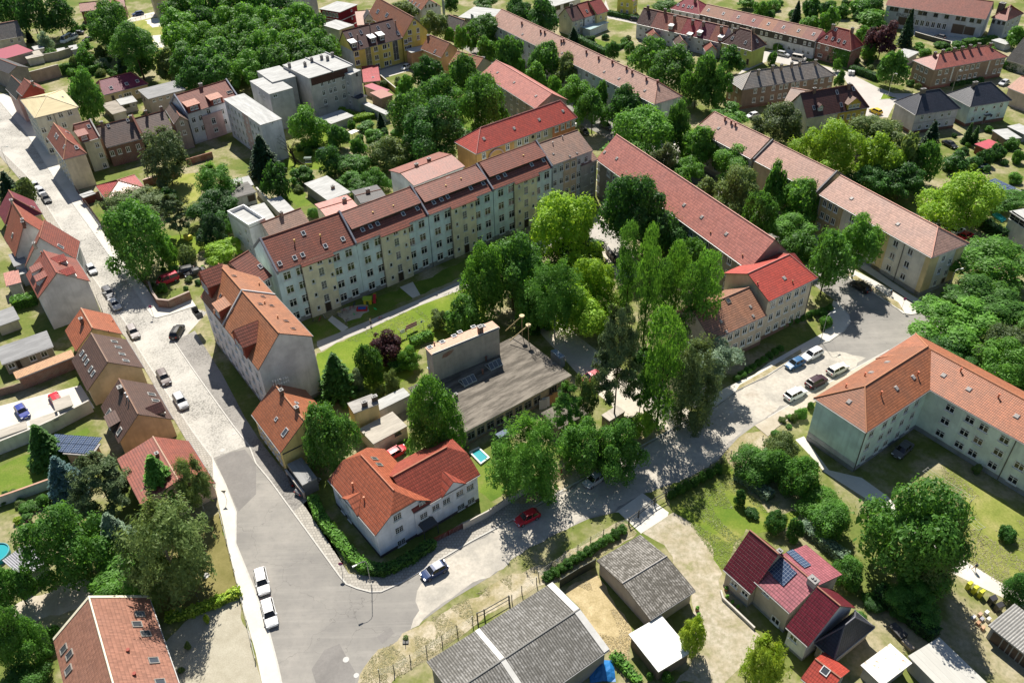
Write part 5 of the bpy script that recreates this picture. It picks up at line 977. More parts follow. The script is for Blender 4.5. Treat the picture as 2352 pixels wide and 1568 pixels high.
h_=L('dark brown roofed house with peach gable wall and rooftop dishes',E('02',1407,395),E('02',1592,713),E('02',1085,925),4.0,E('02',1170,500),(.60,.38,.24),T_BR,ridgecap=(.28,.17,.12),gable=(E('02',1268,667),E('02',1088,938)));h_.chim([E('02',1115,460)],1.0,.9,.7,(.10,.07,.06));h_.dormer([E('02',1500,640)],2.6,1.1,'gable',rise=.9,rm=T_DBR,wall=(.6,.5,.4));h_.dormer([E('02',1010,790)],3.0,1.3,'shed',wall=(.1,.08,.07));h_.sky([E('02',1392,487),E('02',1430,546),E('02',1000,655),E('02',1098,825)],.9,1.4,(.5,.48,.45));h_.vent([E('02',1165,510),E('02',1185,545)],(.6,.6,.6),.9)
h_=L('low extension carrying a blue solar array behind the peach gable',E('02',1085,948),E('02',845,1050),E('02',575,1030),2.7,None,(.60,.38,.24),plain((.3,.28,.27)),roof='flat',nm='outbuilding',cat='outbuilding')
h_.panel_grid(.3,.4,2,7,1.9,1.15)
h_=L('red tiled house with long low rear slope behind the pine and the birch',E('02',1732,912),E('02',1978,1302),E('02',1345,1500),3.4,E('02',1530,1080),(.62,.46,.34),T_RB,ridgecap=(.5,.33,.24),gable=(E('02',1640,1274),E('02',1290,1500)));h_.chim([E('02',1448,1050)],.6,.6,.5);h_.winpx('E0',1.0,.9,[E('02',1690,1405)],kind='std')
h_=L('large pink roofed building with white verges at the bottom left corner',E('03',1853,2180),E('03',1362,766),E('03',487,1162),5.0,E('03',905,1170),(.70,.70,.68),tiles((.37,.175,.12),.15,.50,.25,.25),nm='house',ridgecap=(.75,.68,.5),gable=(E('03',815,770),E('03',487,1162)));h_.sky([E('03',1283,937),E('03',1257,1030),E('03',1337,1116),E('03',1411,1361),E('03',588,1257),E('03',641,1308),E('03',632,1448),E('03',1470,1560)],1.0,1.3,(.3,.28,.25));h_.vent([E('03',1181,1273),E('03',1240,1490)],(.3,.05,.03),.3,.15);o,e,out,ln=h_.side('E0')
v_=MB();[v_.hexa([h_.P(-.05,h_.rt if s_==0 else h_.W,(h_.hr if s_==0 else h_.hN)+.02),h_.P(.35,h_.rt if s_==0 else h_.W,(h_.hr if s_==0 else h_.hN)+.02),h_.P(.35,0 if s_==0 else h_.rt,(h_.h if s_==0 else h_.hr)+.02),h_.P(-.05,0 if s_==0 else h_.rt,(h_.h if s_==0 else h_.hr)+.02)],[h_.P(-.05,h_.rt if s_==0 else h_.W,(h_.hr if s_==0 else h_.hN)+.1),h_.P(.35,h_.rt if s_==0 else h_.W,(h_.hr if s_==0 else h_.hN)+.1),h_.P(.35,0 if s_==0 else h_.rt,(h_.h if s_==0 else h_.hr)+.1),h_.P(-.05,0 if s_==0 else h_.rt,(h_.h if s_==0 else h_.hr)+.1)])for s_ in(0,1)];v_.build('verge_board',plain((.72,.66,.5)),h_.root)
h_=L('beige single storey annexe with grey roof at the left edge',E('02',15,212),E('02',492,45),5.5,2.9,None,(.45,.40,.32),F_GR,roof='shed',hN=3.4,nm='outbuilding',cat='outbuilding');h_.winpx('S',1.2,1.2,[E('02',110,228),E('02',300,150),E('02',403,110)],kind='std');h_.winpx('S',1.0,2.0,[E('02',175,210)],kind='door')
h_=L('long brick shed with narrow orange tiled roof facing the paved yard',E('02',688,135),E('02',150,347),1.8,3.0,None,(.4,.2,.1),tiles((.55,.28,.12),.2,.4,.25,.3),roof='shed',hN=3.5,nm='shed',cat='shed',wm=brick((.26,.10,.06)))
h_=L('flat roofed white garage with painted windows next to the red car',E('02',672,582),E('02',512,642),E('02',478,545),3.3,None,(.66,.65,.60),F_BG,roof='flat',nm='garage',cat='garage')
h_=L('low white garage section with pale roof beside the blue hatchback',E('02',540,712),E('02',285,800),E('02',300,715),2.3,None,(.66,.65,.60),F_BG,roof='flat',nm='garage',cat='garage')
h_=L('white flat roofed garage at the left edge above the garden',E('02',250,795),E('02',-120,925),E('02',-120,850),2.8,None,(.60,.62,.60),F_BG,roof='flat',nm='garage',cat='garage')
h_=L('grey corrugated garden shed at the lower left edge by the round pool',E('03',500,485),E('03',215,610),E('03',20,440),2.6,None,(.3,.4,.4),corrugated((.46,.46,.50),.1,.3),roof='flat',nm='shed',cat='shed')
h_=L('small pink tiled extension at the left edge beside a white terrace',E('01',195,1020),E('01',55,1062),E('01',42,970),3.0,None,(.6,.55,.5),tiles((.5,.2,.15),.1),roof='shed',hN=3.8,nm='outbuilding',cat='outbuilding')
h_=L('white terrace roof attached behind the brown tiled house',E('01',250,935),E('01',170,960),E('01',140,870),3.2,None,(.7,.7,.7),F_WH,roof='flat',nm='outbuilding',cat='outbuilding')
h_=L('square flat grey roof terrace behind the squeezed brown house',E('01',245,832),E('01',128,882),E('01',75,770),4.5,None,(.7,.7,.7),F_GR,roof='flat',nm='outbuilding',cat='outbuilding')
h_=L('grey roofed shed at the left edge below the green hedge',E('01',185,1365),E('01',-40,1440),E('01',-100,1320),2.5,None,(.5,.45,.36),F_GR,roof='flat',nm='shed',cat='shed')
# ================= right side of the street, upper part =================
h_=L('cream corner apartment house with pale sandy hipped roof',E('00',715,978),E('00',317,1087),E('00',185,915),11.2,None,(.66,.62,.52),flatroof((.60,.51,.32),.15),roof='hip',rise=2.2,hips=(6,6),nm='apartment_building',ridgecap=(.7,.6,.4));h_.winpx('S',1.3,1.5,[E('00',452,1085),E('00',557,1057),E('00',640,1035)],rows=1);h_.winpx('S',1.3,1.5,[E('00',395,1195),E('00',487,1180),E('00',590,1150)],rows=3,dz=3.0);h_.win('E0',8,4,1.1,1.5,.9,2.7);h_.sky([E('00',575,893)],.9,.6);h_.pipe('S',[4.5])
h_=L('cream corner house with dark red hipped roof and five skylights',E('00',430,1260),E('00',583,1468),E('00',795,1405),8.9,None,(.62,.57,.42),T_RB,rise=3.2,roof='hip',hips=(4.5,0),nm='apartment_building',ridgecap=(.5,.25,.15));h_.sky([E('00',513,1243),E('00',528,1262),E('00',592,1348),E('00',703,1355),E('00',622,1220)],.8,1.1,(.6,.6,.6));h_.win('S',5,3,1.1,1.5,1.0,2.7)
h_=L('cream rear wing with red roof, white dormer and courtyard windows',E('00',760,1308),E('00',926,1262),9.5,8.8,E('00',740,1128),(.64,.60,.46),T_RB,nm='apartment_building');h_.winpx('S',1.1,1.4,[E('00',892,1333),E('00',930,1427),E('00',962,1520)],snap=False);h_.dormer([E('00',782,1290)],2.4,1.4,'shed',wall=(.3,.12,.08),n=2);h_.sky([E('00',816,1162)],.8,1.1);h_.firewall([.2],(.5,.47,.42))
h_=L('old brick row house with long dark brown roof and three chimneys',E('00',1320,1268),E('00',977,1358),10,5.8,E('00',1060,1118),(.3,.1,.07),tiles((.17,.11,.09),.5,.5,.32,.6),nm='house',wm=brick((.20,.065,.045)));h_.chim([E('00',945,1165),E('00',1210,1110),E('00',1165,1100)][:2],1.4,.7,.6);h_.sky([E('00',995,1158),E('00',1173,1105)],.7,.9);h_.winpx('S',1.1,1.5,[E('00',1030,1410),E('00',1098,1390),E('00',1178,1378),E('00',1268,1340)],kind='std');h_.firewall([h_.L-.1],(.3,.12,.08),.5,.9)
h_=L('dark brown roofed house with television dishes beside the brick row',E('00',1600,1190),E('00',1330,1265),10,5.8,E('00',1400,1045),(.3,.1,.07),tiles((.17,.11,.09),.5,.5,.32,.6),nm='house',wm=brick((.20,.065,.045)));h_.chim([E('00',1350,1060),E('00',1500,1010)],1.3,.6,.5);h_.winpx('S',1.1,1.5,[E('00',1330,1330)],kind='std')
h_=L('unrendered grey gable house with a garage door and small windows',E('00',1520,1010),E('00',1600,1140),E('00',1712,1070),8.0,None,(.36,.30,.27),tiles((.2,.13,.1),.5),rise=1.8,nm='house');h_.winpx('E0',1.0,1.3,[E('00',1672,1130),E('00',1695,1218)],snap=False,kind='cross')
h_=L('white three storey house with red roof, two wide dormers and pink bay',E('00',2195,898),E('00',1712,1050),10.5,9.2,E('00',1870,797),(.70,.72,.76),T_RB,nm='apartment_building',plinth=(.6,(.6,.6,.6)));h_.winpx('S',1.2,1.6,[E('00',1778,1103),E('00',1843,1083),E('00',1915,1025),E('00',2043,1025)],snap=False);h_.winpx('S',1.2,1.6,[E('00',1805,1195),E('00',1868,1175),E('00',1830,1290),E('00',1895,1272),E('00',2068,1118),E('00',2092,1212)],snap=False);h_.dormer([E('00',1790,1015),E('00',2000,955)],3.6,1.5,'shed',wall=(.25,.07,.05),n=2,rm=tiles((.4,.13,.07),.1));o,e,out,ln=h_.side('S');px=lambda p:(hit_plane(p,o,out)-o).dot(e);h_.band('S',px(E('00',1885,1200)),px(E('00',2070,1180)),.1,7.2,.5,plaster((.60,.42,.40)));h_.winpx('S',1.3,1.8,[E('00',1962,1110)],proud=.5);h_.winpx('S',1.3,1.2,[E('00',1985,1192)],proud=.5);h_.firewall([.15,h_.L-.15],(.3,.32,.38));h_.chim([E('00',1845,790)],1.2,.9,.7,(.25,.22,.22));h_.sky([E('00',2108,848)],1.6,1.0,(.6,.5,.4))
h_=L('long white and pink wing with flat pale roof',(512.7,227.6),(598,287.6),(641.8,268.8),11.3,None,(.76,.74,.78),F_WH,roof='flat',nm='apartment_building',ov=.15);h_.win('S',9,4,1.0,1.4,1.0,2.6,kind='std');h_.band('S',8,12,.1,11,.05,plaster((.62,.44,.42)),'painted_panel');h_.winpx('E0',.5,.5,[E('10',150,1130)],kind='small')
gW='white flat roofed tenement block'
h_=L('white tenement with flat white roof, dark red mansard and chimney pots',E('10',895,602),E('10',485,722),E('10',242,597),12.6,None,(.60,.56,.52),F_WH,roof='flat',nm='apartment_building',group=gW,ov=.12);h_.band('S',.5,h_.side('S')[3]-2,10.2,12.35,.08,T_DBR,'mansard');h_.winpx('S',1.1,1.6,[E('10',607,780),E('10',671,755),E('10',713,743),E('10',795,690)]);h_.winpx('S',1.1,1.6,[E('10',624,865),E('10',687,845),E('10',729,832),E('10',798,765)]);h_.winpx('S',1.1,1.6,[E('10',740,920),E('10',640,945),E('10',806,850)]);h_.chim([E('10',310,620),E('10',453,610),E('10',605,548),E('10',660,555),E('10',515,570),E('10',750,510)],1.2,.7,.7,(.2,.19,.19));h_.firewall([8,17],(.25,.25,.27),.3,.4)
h_=L('tall white stair tower at the right end of the tenement',E('10',965,645),E('10',868,690),E('10',808,652),11.0,None,(.52,.51,.50),F_WH,roof='flat',nm='stair_tower',cat='tower',group=gW,ov=.1);h_.winpx('E0',.8,1.1,[E('10',845,768),E('10',855,855),E('10',866,940)],snap=False,kind='std');h_.winpx('S',.7,.8,[E('10',925,685)],kind='dark')
h_=L('ochre and grey side tower in the middle of the tenement',E('10',603,757),E('10',498,776),E('10',425,738),9.6,None,(.50,.47,.42),F_WH,roof='flat',nm='stair_tower',cat='tower',group=gW,ov=.1);h_.winpx('S',.8,.8,[E('10',545,793)],kind='dark')
h_=L('white and grey block with weathered walls at the left of the tenement',E('10',330,802),E('10',122,867),E('10',-60,745),11.2,None,(.46,.46,.46),F_WH,roof='flat',nm='apartment_building',group=gW,ov=.1);h_.winpx('S',1.3,1.2,[E('10',175,877)]);h_.winpx('E0',1.0,1.3,[E('10',30,850),E('10',75,890)],snap=False)
h_=L('flat roofed rear section with a small roof terrace',E('10',357,697),E('10',150,757),E('10',5,655),11.6,None,(.55,.54,.52),F_WH,roof='flat',nm='apartment_building',group=gW,ov=.1)
h_=L('two storey beige house with flat grey roof behind the red hipped bungalow',E('00',1705,822),E('00',1360,912),E('00',1252,836),5.8,None,(.46,.38,.31),F_GR,roof='shed',hN=6.0,nm='house');h_.winpx('S',1.0,.8,[E('00',1415,925),E('00',1475,910),E('00',1540,890)],kind='std');h_.winpx('E0',.9,1.0,[E('00',1305,890),E('00',1325,905)],kind='dark')
h_=L('bungalow with glossy purple red roof and three skylights',E('00',1362,770),E('00',930,882),9.5,3.9,E('00',1070,697),(.55,.46,.27),tiles((.22,.02,.055),.05,.45,.32,.6),roof='hip',hips=(2,3));h_.sky([E('00',1020,808),E('00',1163,773),E('00',1262,747)],1.0,1.1,(.6,.6,.6));h_.winpx('S',2.4,1.1,[E('00',1172,868)],kind='wide');h_.winpx('S',1.0,2.0,[E('00',1040,905)],kind='door');h_.winpx('S',1.0,1.0,[E('00',1105,885),E('00',1258,845)],kind='std')
h_=L('long beige garage row with brown felt roof',E('00',1168,1018),E('00',1032,1052),E('00',927,957),2.8,None,(.62,.58,.52),flatroof((.38,.34,.29)),roof='flat',nm='garage',cat='garage');h_.win('E0',5,1,2.0,2.1,.05,kind='garage')
h_=L('white roofed garden office with a window wall',E('00',1266,936),E('00',1108,968),E('00',1065,915),3.0,None,(.6,.55,.48),F_WH,roof='flat',nm='outbuilding',cat='outbuilding');h_.winpx('S',1.6,1.0,[E('00',1165,970)],kind='dark');h_.winpx('S',.8,.9,[E('00',1228,965)],kind='std')
h_=L('bungalow with red sheet metal hipped roof beside the red brick wall',E('01',1336,160),E('01',972,267),E('01',868,142),3.2,E('01',1080,85),(.7,.66,.58),tiles((.48,.11,.10),.1,.4,.3,.6,.35),roof='hip',hips=(5.2,5.2));h_.win('S',3,1,1.2,1.1,1.0)
h_=L('small white shed roof beside the street fence',E('01',880,208),E('01',765,250),E('01',732,218),2.2,None,(.3,.1,.07),F_WH,roof='flat',nm='shed',cat='shed')
h_=L('white flat roofed workshop with dark felt roof and open front',E('01',2350,185),E('01',2125,262),E('01',2045,165),3.2,None,(.72,.70,.66),flatroof((.22,.21,.20)),roof='flat',nm='outbuilding',cat='outbuilding');h_.winpx('S',2.0,1.8,[E('01',2310,250)],kind='garage');h_.chim([E('01',2195,130)],.8,.7,.6)
h_=L('white rear part of the flat roofed workshop',E('01',2330,130),E('01',2110,180),E('01',2090,90),3.0,None,(.72,.70,.66),F_WH,roof='flat',nm='outbuilding',cat='outbuilding')
h_=L('white three storey house with open flat roof terraces',E('11',95,465),E('01',2287,527),E('01',2092,398),8.6,None,(.72,.72,.74),F_WH,roof='flat',nm='house',ov=.05,parapet=(.3,.8,(.72,.72,.70)));h_.winpx('E0',.9,1.3,[E('01',2208,575),E('01',2232,670),E('01',2260,550),E('01',2282,640),E('01',2300,720)],snap=False)
h_=L('white house with brown sloping roof behind the long row',E('11',490,470),E('11',128,608),6.5,7.0,E('11',255,402),(.7,.66,.62),T_OLD,nm='house');h_.chim([E('11',235,410)],.8,.7,.6)
h_=L('long white garden workshop with pale roofs behind the row',E('11',170,420),E('11',60,500),E('11',-60,330),3.0,None,(.6,.58,.54),F_WH,roof='flat',nm='outbuilding',cat='outbuilding')
h_=L('low white shed with stained flat roof beside the greenhouse',E('11',350,355),E('11',235,410),E('11',100,270),2.6,None,(.6,.58,.54),F_WH,roof='flat',nm='shed',cat='shed')
h_=L('red tiled house behind the second section of the long row',E('11',940,330),E('11',640,420),7,6.2,E('11',760,300),(.7,.65,.5),T_RED3,nm='house');h_.chim([E('11',815,285)],.9,.9,.6)
h_=L('black roofed house behind the long row with a brick chimney',E('11',1200,240),E('11',960,300),7,6.5,E('11',1060,195),(.5,.5,.5),T_BLK,nm='house');h_.chim([E('11',1030,200)],.9,.9,.6)
h_=L('white gabled house with dark red roof rising behind the long row',(1068,382),(950.6,427),11,8.2,(990,372),(.76,.75,.72),T_RB,nm='house');h_.chim([E('10',1475,1530),E('10',1590,1480)],.7,.8,.6)
h_=L('garden hut with bright white roof and brick chimney',E('11',870,195),E('11',657,275),E('11',440,118),3.0,None,(.3,.28,.26),F_WH,roof='flat',nm='shed',cat='shed');h_.chim([E('11',708,165)],.7,.8,.6)
# ================= top of the picture =================
h_=L('yellow apartment house with dark brown roof and glazed stairwells',E('10',1350,352),E('10',890,472),E('10',757,387),8.6,E('10',1080,213),(.72,.58,.16),T_DBR,nm='apartment_building',plinth=(.5,PL),gable=(E('10',790,286),E('10',757,387)));h_.winpx('S',1.6,1.6,[E('10',925,500),E('10',1100,452),E('10',1180,430)],rows=3,dz=2.8,kind='std');h_.winpx('S',.7,1.5,[E('10',1218,420)],rows=3,dz=2.8,kind='small');h_.winpx('S',2.0,6.6,[E('10',1035,515),E('10',1285,475)],kind='grid');h_.dormer([E('10',905,440),E('10',1080,395),E('10',1160,372)],2.0,1.6,'shed',wall=(.1,.1,.1),rm=plain((.75,.75,.75)),n=1,ww=1.5,wh=1.3);h_.sky([E('10',868,320),E('10',963,298),E('10',1123,260),E('10',1215,237),E('10',960,395),E('10',1303,307)],.9,1.5,(.4,.4,.45));h_.vent([E('10',935,355),E('10',1047,260),E('10',1283,225)],(.1,.08,.07),1.2,.15)
b_=MB();o,e,out,ln=h_.side('E0');F=lambda x,y,z:o+e*x+out*y+Vector((0,0,z));b_.box(0,ln,.0,.02,.1,8.3,fr=F);b_.build('painted_panel',plaster((.55,.56,.58)),h_.root)
h_=L('yellow gable fronted house with big windows on the same corner',E('10',1020,150),E('10',1347,347),E('10',1585,285),9.0,E('10',1290,88),(.74,.60,.17),T_ORB,nm='apartment_building',plinth=(.5,PL),gable=(E('10',1450,163),E('10',1585,285)));h_.winpx('E0',1.5,1.5,[E('10',1412,298),E('10',1412,365),E('10',1412,435)],snap=False,kind='std');h_.winpx('E0',1.1,1.6,[E('10',1487,280),E('10',1490,345)],snap=False,kind='std');h_.winpx('E0',1.2,1.2,[E('10',1455,213)],kind='std');h_.winpx('E0',1.4,1.4,[E('10',1325,395),E('10',1330,455)],snap=False,kind='std');h_.sky([E('10',1120,108),E('10',1203,140)],1.6,1.4,(.5,.5,.5))
h_=L('dark red cube house with white bands and flat white roof',E('10',937,42),E('10',770,115),E('10',617,66),9.2,None,(.26,.02,.03),F_WH,roof='flat',nm='apartment_building')
for sd_ in('S','E0'):
 o,e,out,ln=h_.side(sd_);[h_.band(sd_,0,ln,z_,z_+.3,.04,plain((.7,.7,.7)),'white_band')for z_ in(2.9,5.9)]
h_.win('E0',5,3,1.1,1.5,1.0,3.0,kind='std');h_.winpx('S',.7,.7,[E('10',876,97),E('10',884,168),E('10',894,240)],snap=False,kind='small')
h_=L('white townhouse with steep grey gablet beside the dark red cube',E('10',1130,175),E('10',930,235),E('10',905,110),7.5,None,(.68,.68,.66),T_ORB,rise=2.5,nm='house');h_.win('S',4,2,.9,1.4,1.2,3);h_.dormer([E('10',1040,215)],3,1.4,'gable',rise=1.6,rm=T_BLK,wall=(.7,.7,.7))
h_=L('white house with red roof and four skylights at the top edge',E('10',1388,0),E('10',1518,96),E('10',1706,62),5.5,None,(.70,.70,.72),T_ORB,nm='house',gable=(E('10',1590,-2),E('10',1706,62)));h_.winpx('E0',.9,1.5,[E('10',1560,70),E('10',1592,55),E('10',1620,50),E('10',1655,48)],kind='small');h_.sky([E('10',1402,5),E('10',1432,22),E('10',1463,37),E('10',1497,52)],.8,1.3,(.6,.6,.6))
h_=L('tall white block beyond the wood at the top edge',E('10',560,-60),E('10',345,-30),E('10',250,-70),9.5,None,(.62,.62,.64),F_GR,roof='flat',nm='apartment_building');h_.winpx('S',.8,1.2,[E('10',395,60)],kind='dark');h_.winpx('E0',.8,1.2,[E('10',333,62),E('10',325,5)],kind='dark',snap=False)
h_=L('plain white gable block hidden by the wood',E('10',592,228),E('10',762,278),7,8.0,None,(.62,.62,.62),F_WH,roof='flat',nm='house')
h_=L('cream hall with broad white flat roof near the top edge',E('10',1880,143),E('10',2140,192),E('10',2285,93),4.5,None,(.68,.62,.42),F_WH,roof='flat',nm='hall');h_.winpx('S',2.6,1.8,[E('10',1948,188)],kind='wide')
h_=L('old brown roofed barn between street trees near the top',E('10',1720,243),E('10',1862,296),E('10',1970,228),3.8,E('10',1855,165),(.55,.5,.42),tiles((.15,.12,.10),.4),nm='barn',gable=(E('10',1920,190),E('10',1968,230)))
h_=L('peach house with orange roof and small gable window',E('10',1512,448),E('10',1702,530),E('10',1860,452),6.0,E('10',1690,358),(.62,.38,.20),T_ORB,nm='house',gable=(E('10',1783,397),E('10',1860,452)));h_.winpx('E0',1.0,1.3,[E('10',1752,498)]);h_.sky([E('10',1645,473)],.7,1.3);h_.chim([E('10',1560,340)],.8,.8,.6)
h_=L('peach walled outbuilding with flat roof next to the orange roof',E('10',1612,443),E('10',1425,487),4.5,5.6,None,(.60,.34,.20),F_WH,roof='flat',nm='outbuilding',cat='outbuilding')
h_=L('house with orange red roof and beige gable behind the courtyard trees',E('10',1770,585),E('10',2010,650),E('10',2190,577),5.6,E('10',1960,498),(.58,.52,.42),T_OR,nm='house');h_.sky([E('10',1832,585)],.7,1.2);h_.sky([E('10',2085,520)],1.2,.8)
h_=L('small red metal roofed shed below the yellow apartment house',E('10',1140,722),E('10',985,757),E('10',968,610),3.4,None,(.6,.45,.2),tiles((.36,.04,.05),.1,.3,3.,.3),roof='flat',nm='shed',cat='shed');h_.sky([E('10',1075,713)],.7,.9)
h_=L('crimson lean-to roof against the tenement stair tower',E('10',1156,856),E('10',990,790),3.2,3.0,None,(.4,.3,.25),plain((.30,.03,.06)),roof='flat',nm='shed',cat='shed')
h_=L('brick shed with brown red sheet roof in the allotments',E('10',1290,885),E('10',1145,907),E('10',1045,852),3.6,None,(.4,.3,.25),plain((.28,.10,.07)),roof='flat',nm='shed',cat='shed',wm=brick((.30,.2,.15)))
h_=L('white roofed carport between the brick shed and the allotments',E('10',1215,1025),E('10',1190,1055),E('10',975,955),2.5,None,(.5,.5,.48),F_WH,roof='flat',nm='carport',cat='carport')
h_=L('low white shed roofs below the tenement garden',E('10',900,1065),E('10',690,1140),E('10',600,1070),2.4,None,(.5,.5,.48),F_WH,roof='flat',nm='shed',cat='shed')
h_=L('dark roofed annexe at the foot of the tenement stair tower',E('10',1025,880),E('10',935,915),E('10',895,880),4.2,None,(.45,.45,.42),flatroof((.08,.08,.09)),roof='flat',nm='outbuilding',cat='outbuilding')
h_=L('grey brick annexe below the ochre side tower',E('10',675,985),E('10',570,1000),E('10',525,965),3.0,None,(.4,.36,.32),flatroof((.10,.10,.11)),roof='flat',nm='outbuilding',cat='outbuilding')
h_=L('red brick building with red roof by the top left road',E('00',1150,62),E('00',735,110),8,4.8,E('00',980,3),(.4,.1,.07),tiles((.38,.13,.09),.3),nm='house',wm=brick((.36,.11,.07)));h_.dormer([E('00',930,60),E('00',1060,45)],3,.8,'gable',rise=1.2,wall=(.3,.1,.07))
h_=L('beige house cut off by the top edge beside the left road',E('00',1620,-35),E('00',1395,0),9,7.5,None,(.55,.48,.33),T_ORB,rise=3,nm='house');h_.win('S',4,2,1.0,1.4,1.4,3)
h_=L('cream house with grey tiled roof at the far left edge',E('00',-90,385),E('00',217,328),9.5,4.2,E('00',60,206),(.66,.6,.46),T_GRY,nm='house');h_.winpx('S',1.0,1.3,[E('00',107,378),E('00',176,364)],kind='std')
h_=L('long crimson metal roof at the far left edge',E('00',-120,590),E('00',306,468),E('00',275,375),3.6,None,(.5,.4,.35),plain((.28,.03,.06)),roof='flat',nm='barn',cat='barn')
h_=L('white garage with pale tan roof beside the crimson roof',E('00',396,504),E('00',245,545),E('00',203,493),2.6,None,(.68,.65,.6),F_BG,roof='flat',nm='garage',cat='garage')
h_=L('small white garage behind the tan roofed garage',E('00',408,442),E('00',315,462),E('00',290,430),2.5,None,(.65,.63,.58),F_WH,roof='flat',nm='garage',cat='garage')
h_=L('dark roofed old house at the left edge of the upper street',E('00',50,540),E('00',268,622),E('00',130,700),6.0,None,(.3,.27,.25),T_BLK,rise=1.6,nm='house',flip=True)
h_=L('pink gabled house with black roof on the upper street',E('00',52,815),E('00',152,915),E('00',300,830),7.4,None,(.60,.42,.38),T_BLK,rise=3.4,nm='house');h_.chim([E('00',200,720)],1.0,.8,.6)
h_=L('red house front with dark red roof next to the cream corner house',E('00',148,832),E('00',205,885),E('00',420,830),9.4,None,(.40,.08,.06),T_RB,rise=2.8,nm='house');h_.chim([E('00',290,745)],1.0,.8,.6);h_.sky([E('00',315,785)],.8,1.1)
# ---- terraces at the top right ----
def lerp(p,q_,t):return(p[0]+(q_[0]-p[0])*t,p[1]+(q_[1]-p[1])*t)
gT='front terrace of small houses at top right';e0_,e1_=(1461,54.5),(1655,99);r0_,r1_=(1494.8,21.3),(1693.6,66.3)
spec=[(0,.17,T_DBR,'brown roofed first house of the front terrace, next to the allotments'),(.17,.33,tiles((.34,.09,.06),.3),'orange roofed second house of the front terrace'),(.33,.52,tiles((.38,.11,.06),.3),'third house of the front terrace, orange roof with white dormer'),(.52,.69,tiles((.38,.03,.04),.1),'fourth house of the front terrace, bright crimson roof'),(.69,.86,tiles((.17,.015,.04),.1),'fifth house of the front terrace, deep wine red roof'),(.86,1.0,tiles((.36,.10,.06),.3),'sixth house of the front terrace, orange roof before the lime green end house')]
dorm={2:E('20',1433,310),3:E('20',1622,350),4:E('20',1696,370),5:E('20',1885,420)};chs=[E('20',1248,90),E('20',1405,120),E('20',1492,185),E('20',1658,225),E('20',1758,240),E('20',1920,285)]
for i,(t0,t1,rm_,lab)in enumerate(spec):
 h_=L(lab,lerp(e0_,e1_,t0),lerp(e0_,e1_,t1),8.5,5.2,lerp(r0_,r1_,(t0+t1)/2),(.68,.68,.70),rm_,nm='terraced_house',group=gT,ov=.3,deep=.02);h_.win('S',2,2,1.0,1.1,.9,2.4);h_.chim([chs[i]],1.3,.8,.6)
 if i in dorm:h_.dormer([dorm[i]],1.5,1.1,'shed',wall=(.7,.7,.7),rm=plain((.72,.72,.7)),ww=1.1,wh=.8)
for i,p_ in enumerate([E('20',1250,330),E('20',1500,400),E('20',1770,450)]):
 a_=(p_[0]-12,p_[1]-12);h_=L('small white rear annexe with gabled roof, %s along the front terrace'%ORD[i+1],(p_[0]-7,p_[1]-9),(p_[0]+2,p_[1]+6),4.2,2.9,None,(.68,.68,.68),T_BR if i==1 else T_RB,rise=1.8,nm='outbuilding',cat='outbuilding',group='annexes of the front terrace')
h_=L('lime green end house with brown hipped roof and chimneys',(1655,97.5),(1727,117.5),(1760,102.5),5.8,(1706,66),(.55,.62,.18),T_DBR,roof='hip',hips=(4,4),ridgecap=(.3,.15,.1));h_.winpx('S',1.0,1.2,[E('20',1962,438),E('20',2025,440),E('20',2088,450),E('20',2145,488)],kind='std',snap=False);h_.chim([E('20',2045,270),E('20',2215,300)],1.4,.9,.6,(.32,.2,.13));h_.sky([E('20',2025,352),E('20',2145,393),E('20',2250,380)],.8,1.2,(.5,.5,.5));h_.winpx('S',1.0,2.0,[E('20',2163,570)],kind='door')
gU='rear terrace with dark band of windows at top right';e0_,e1_=(1607,33),(1872,95);r0_,r1_=(1613,7.5),(1900,71)
cols_=[T_ORB,tiles((.34,.14,.08),.3),T_RB,tiles((.30,.07,.05),.3),T_OR,T_RB,T_ORB,T_RB]
for i in range(8):
 t0,t1=i/8,(i+1)/8;h_=L('%s house of the rear terrace counted from the big crimson roof'%ORD[i+1],lerp(e0_,e1_,t0),lerp(e0_,e1_,t1),8.5,6.0,lerp(r0_,r1_,(t0+t1)/2),(.68,.68,.70),cols_[i],nm='terraced_house',group=gU,ov=.25,deep=.02)
 h_.band('S',0,h_.side('S')[3],3.6,5.7,.08,plain((.05,.045,.045)),'dark_cladding');h_.win('S',2,1,.9,1.1,4.1,proud=.08);h_.win('S',2,1,1.1,1.2,1.1);h_.sky([lerp(lerp(e0_,e1_,(t0+t1)/2),lerp(r0_,r1_,(t0+t1)/2),.5)],.8,1.2,(.6,.6,.6))
h_=L('white villa with broad crimson hipped roof and four skylights',E('20',1448,82),E('20',1722,137),9.5,5.6,E('20',1600,-20),(.70,.70,.72),tiles((.33,.03,.05),.1),roof='hip',hips=(4,4));h_.winpx('S',1.1,1.4,[E('20',1480,118),E('20',1545,132),E('20',1608,145),E('20',1675,158)],kind='std');h_.sky([E('20',1527,45),E('20',1575,55),E('20',1622,65),E('20',1655,70)],.8,1.2,(.6,.6,.6));h_.chim([E('20',1680,25)],1,.8,.6)
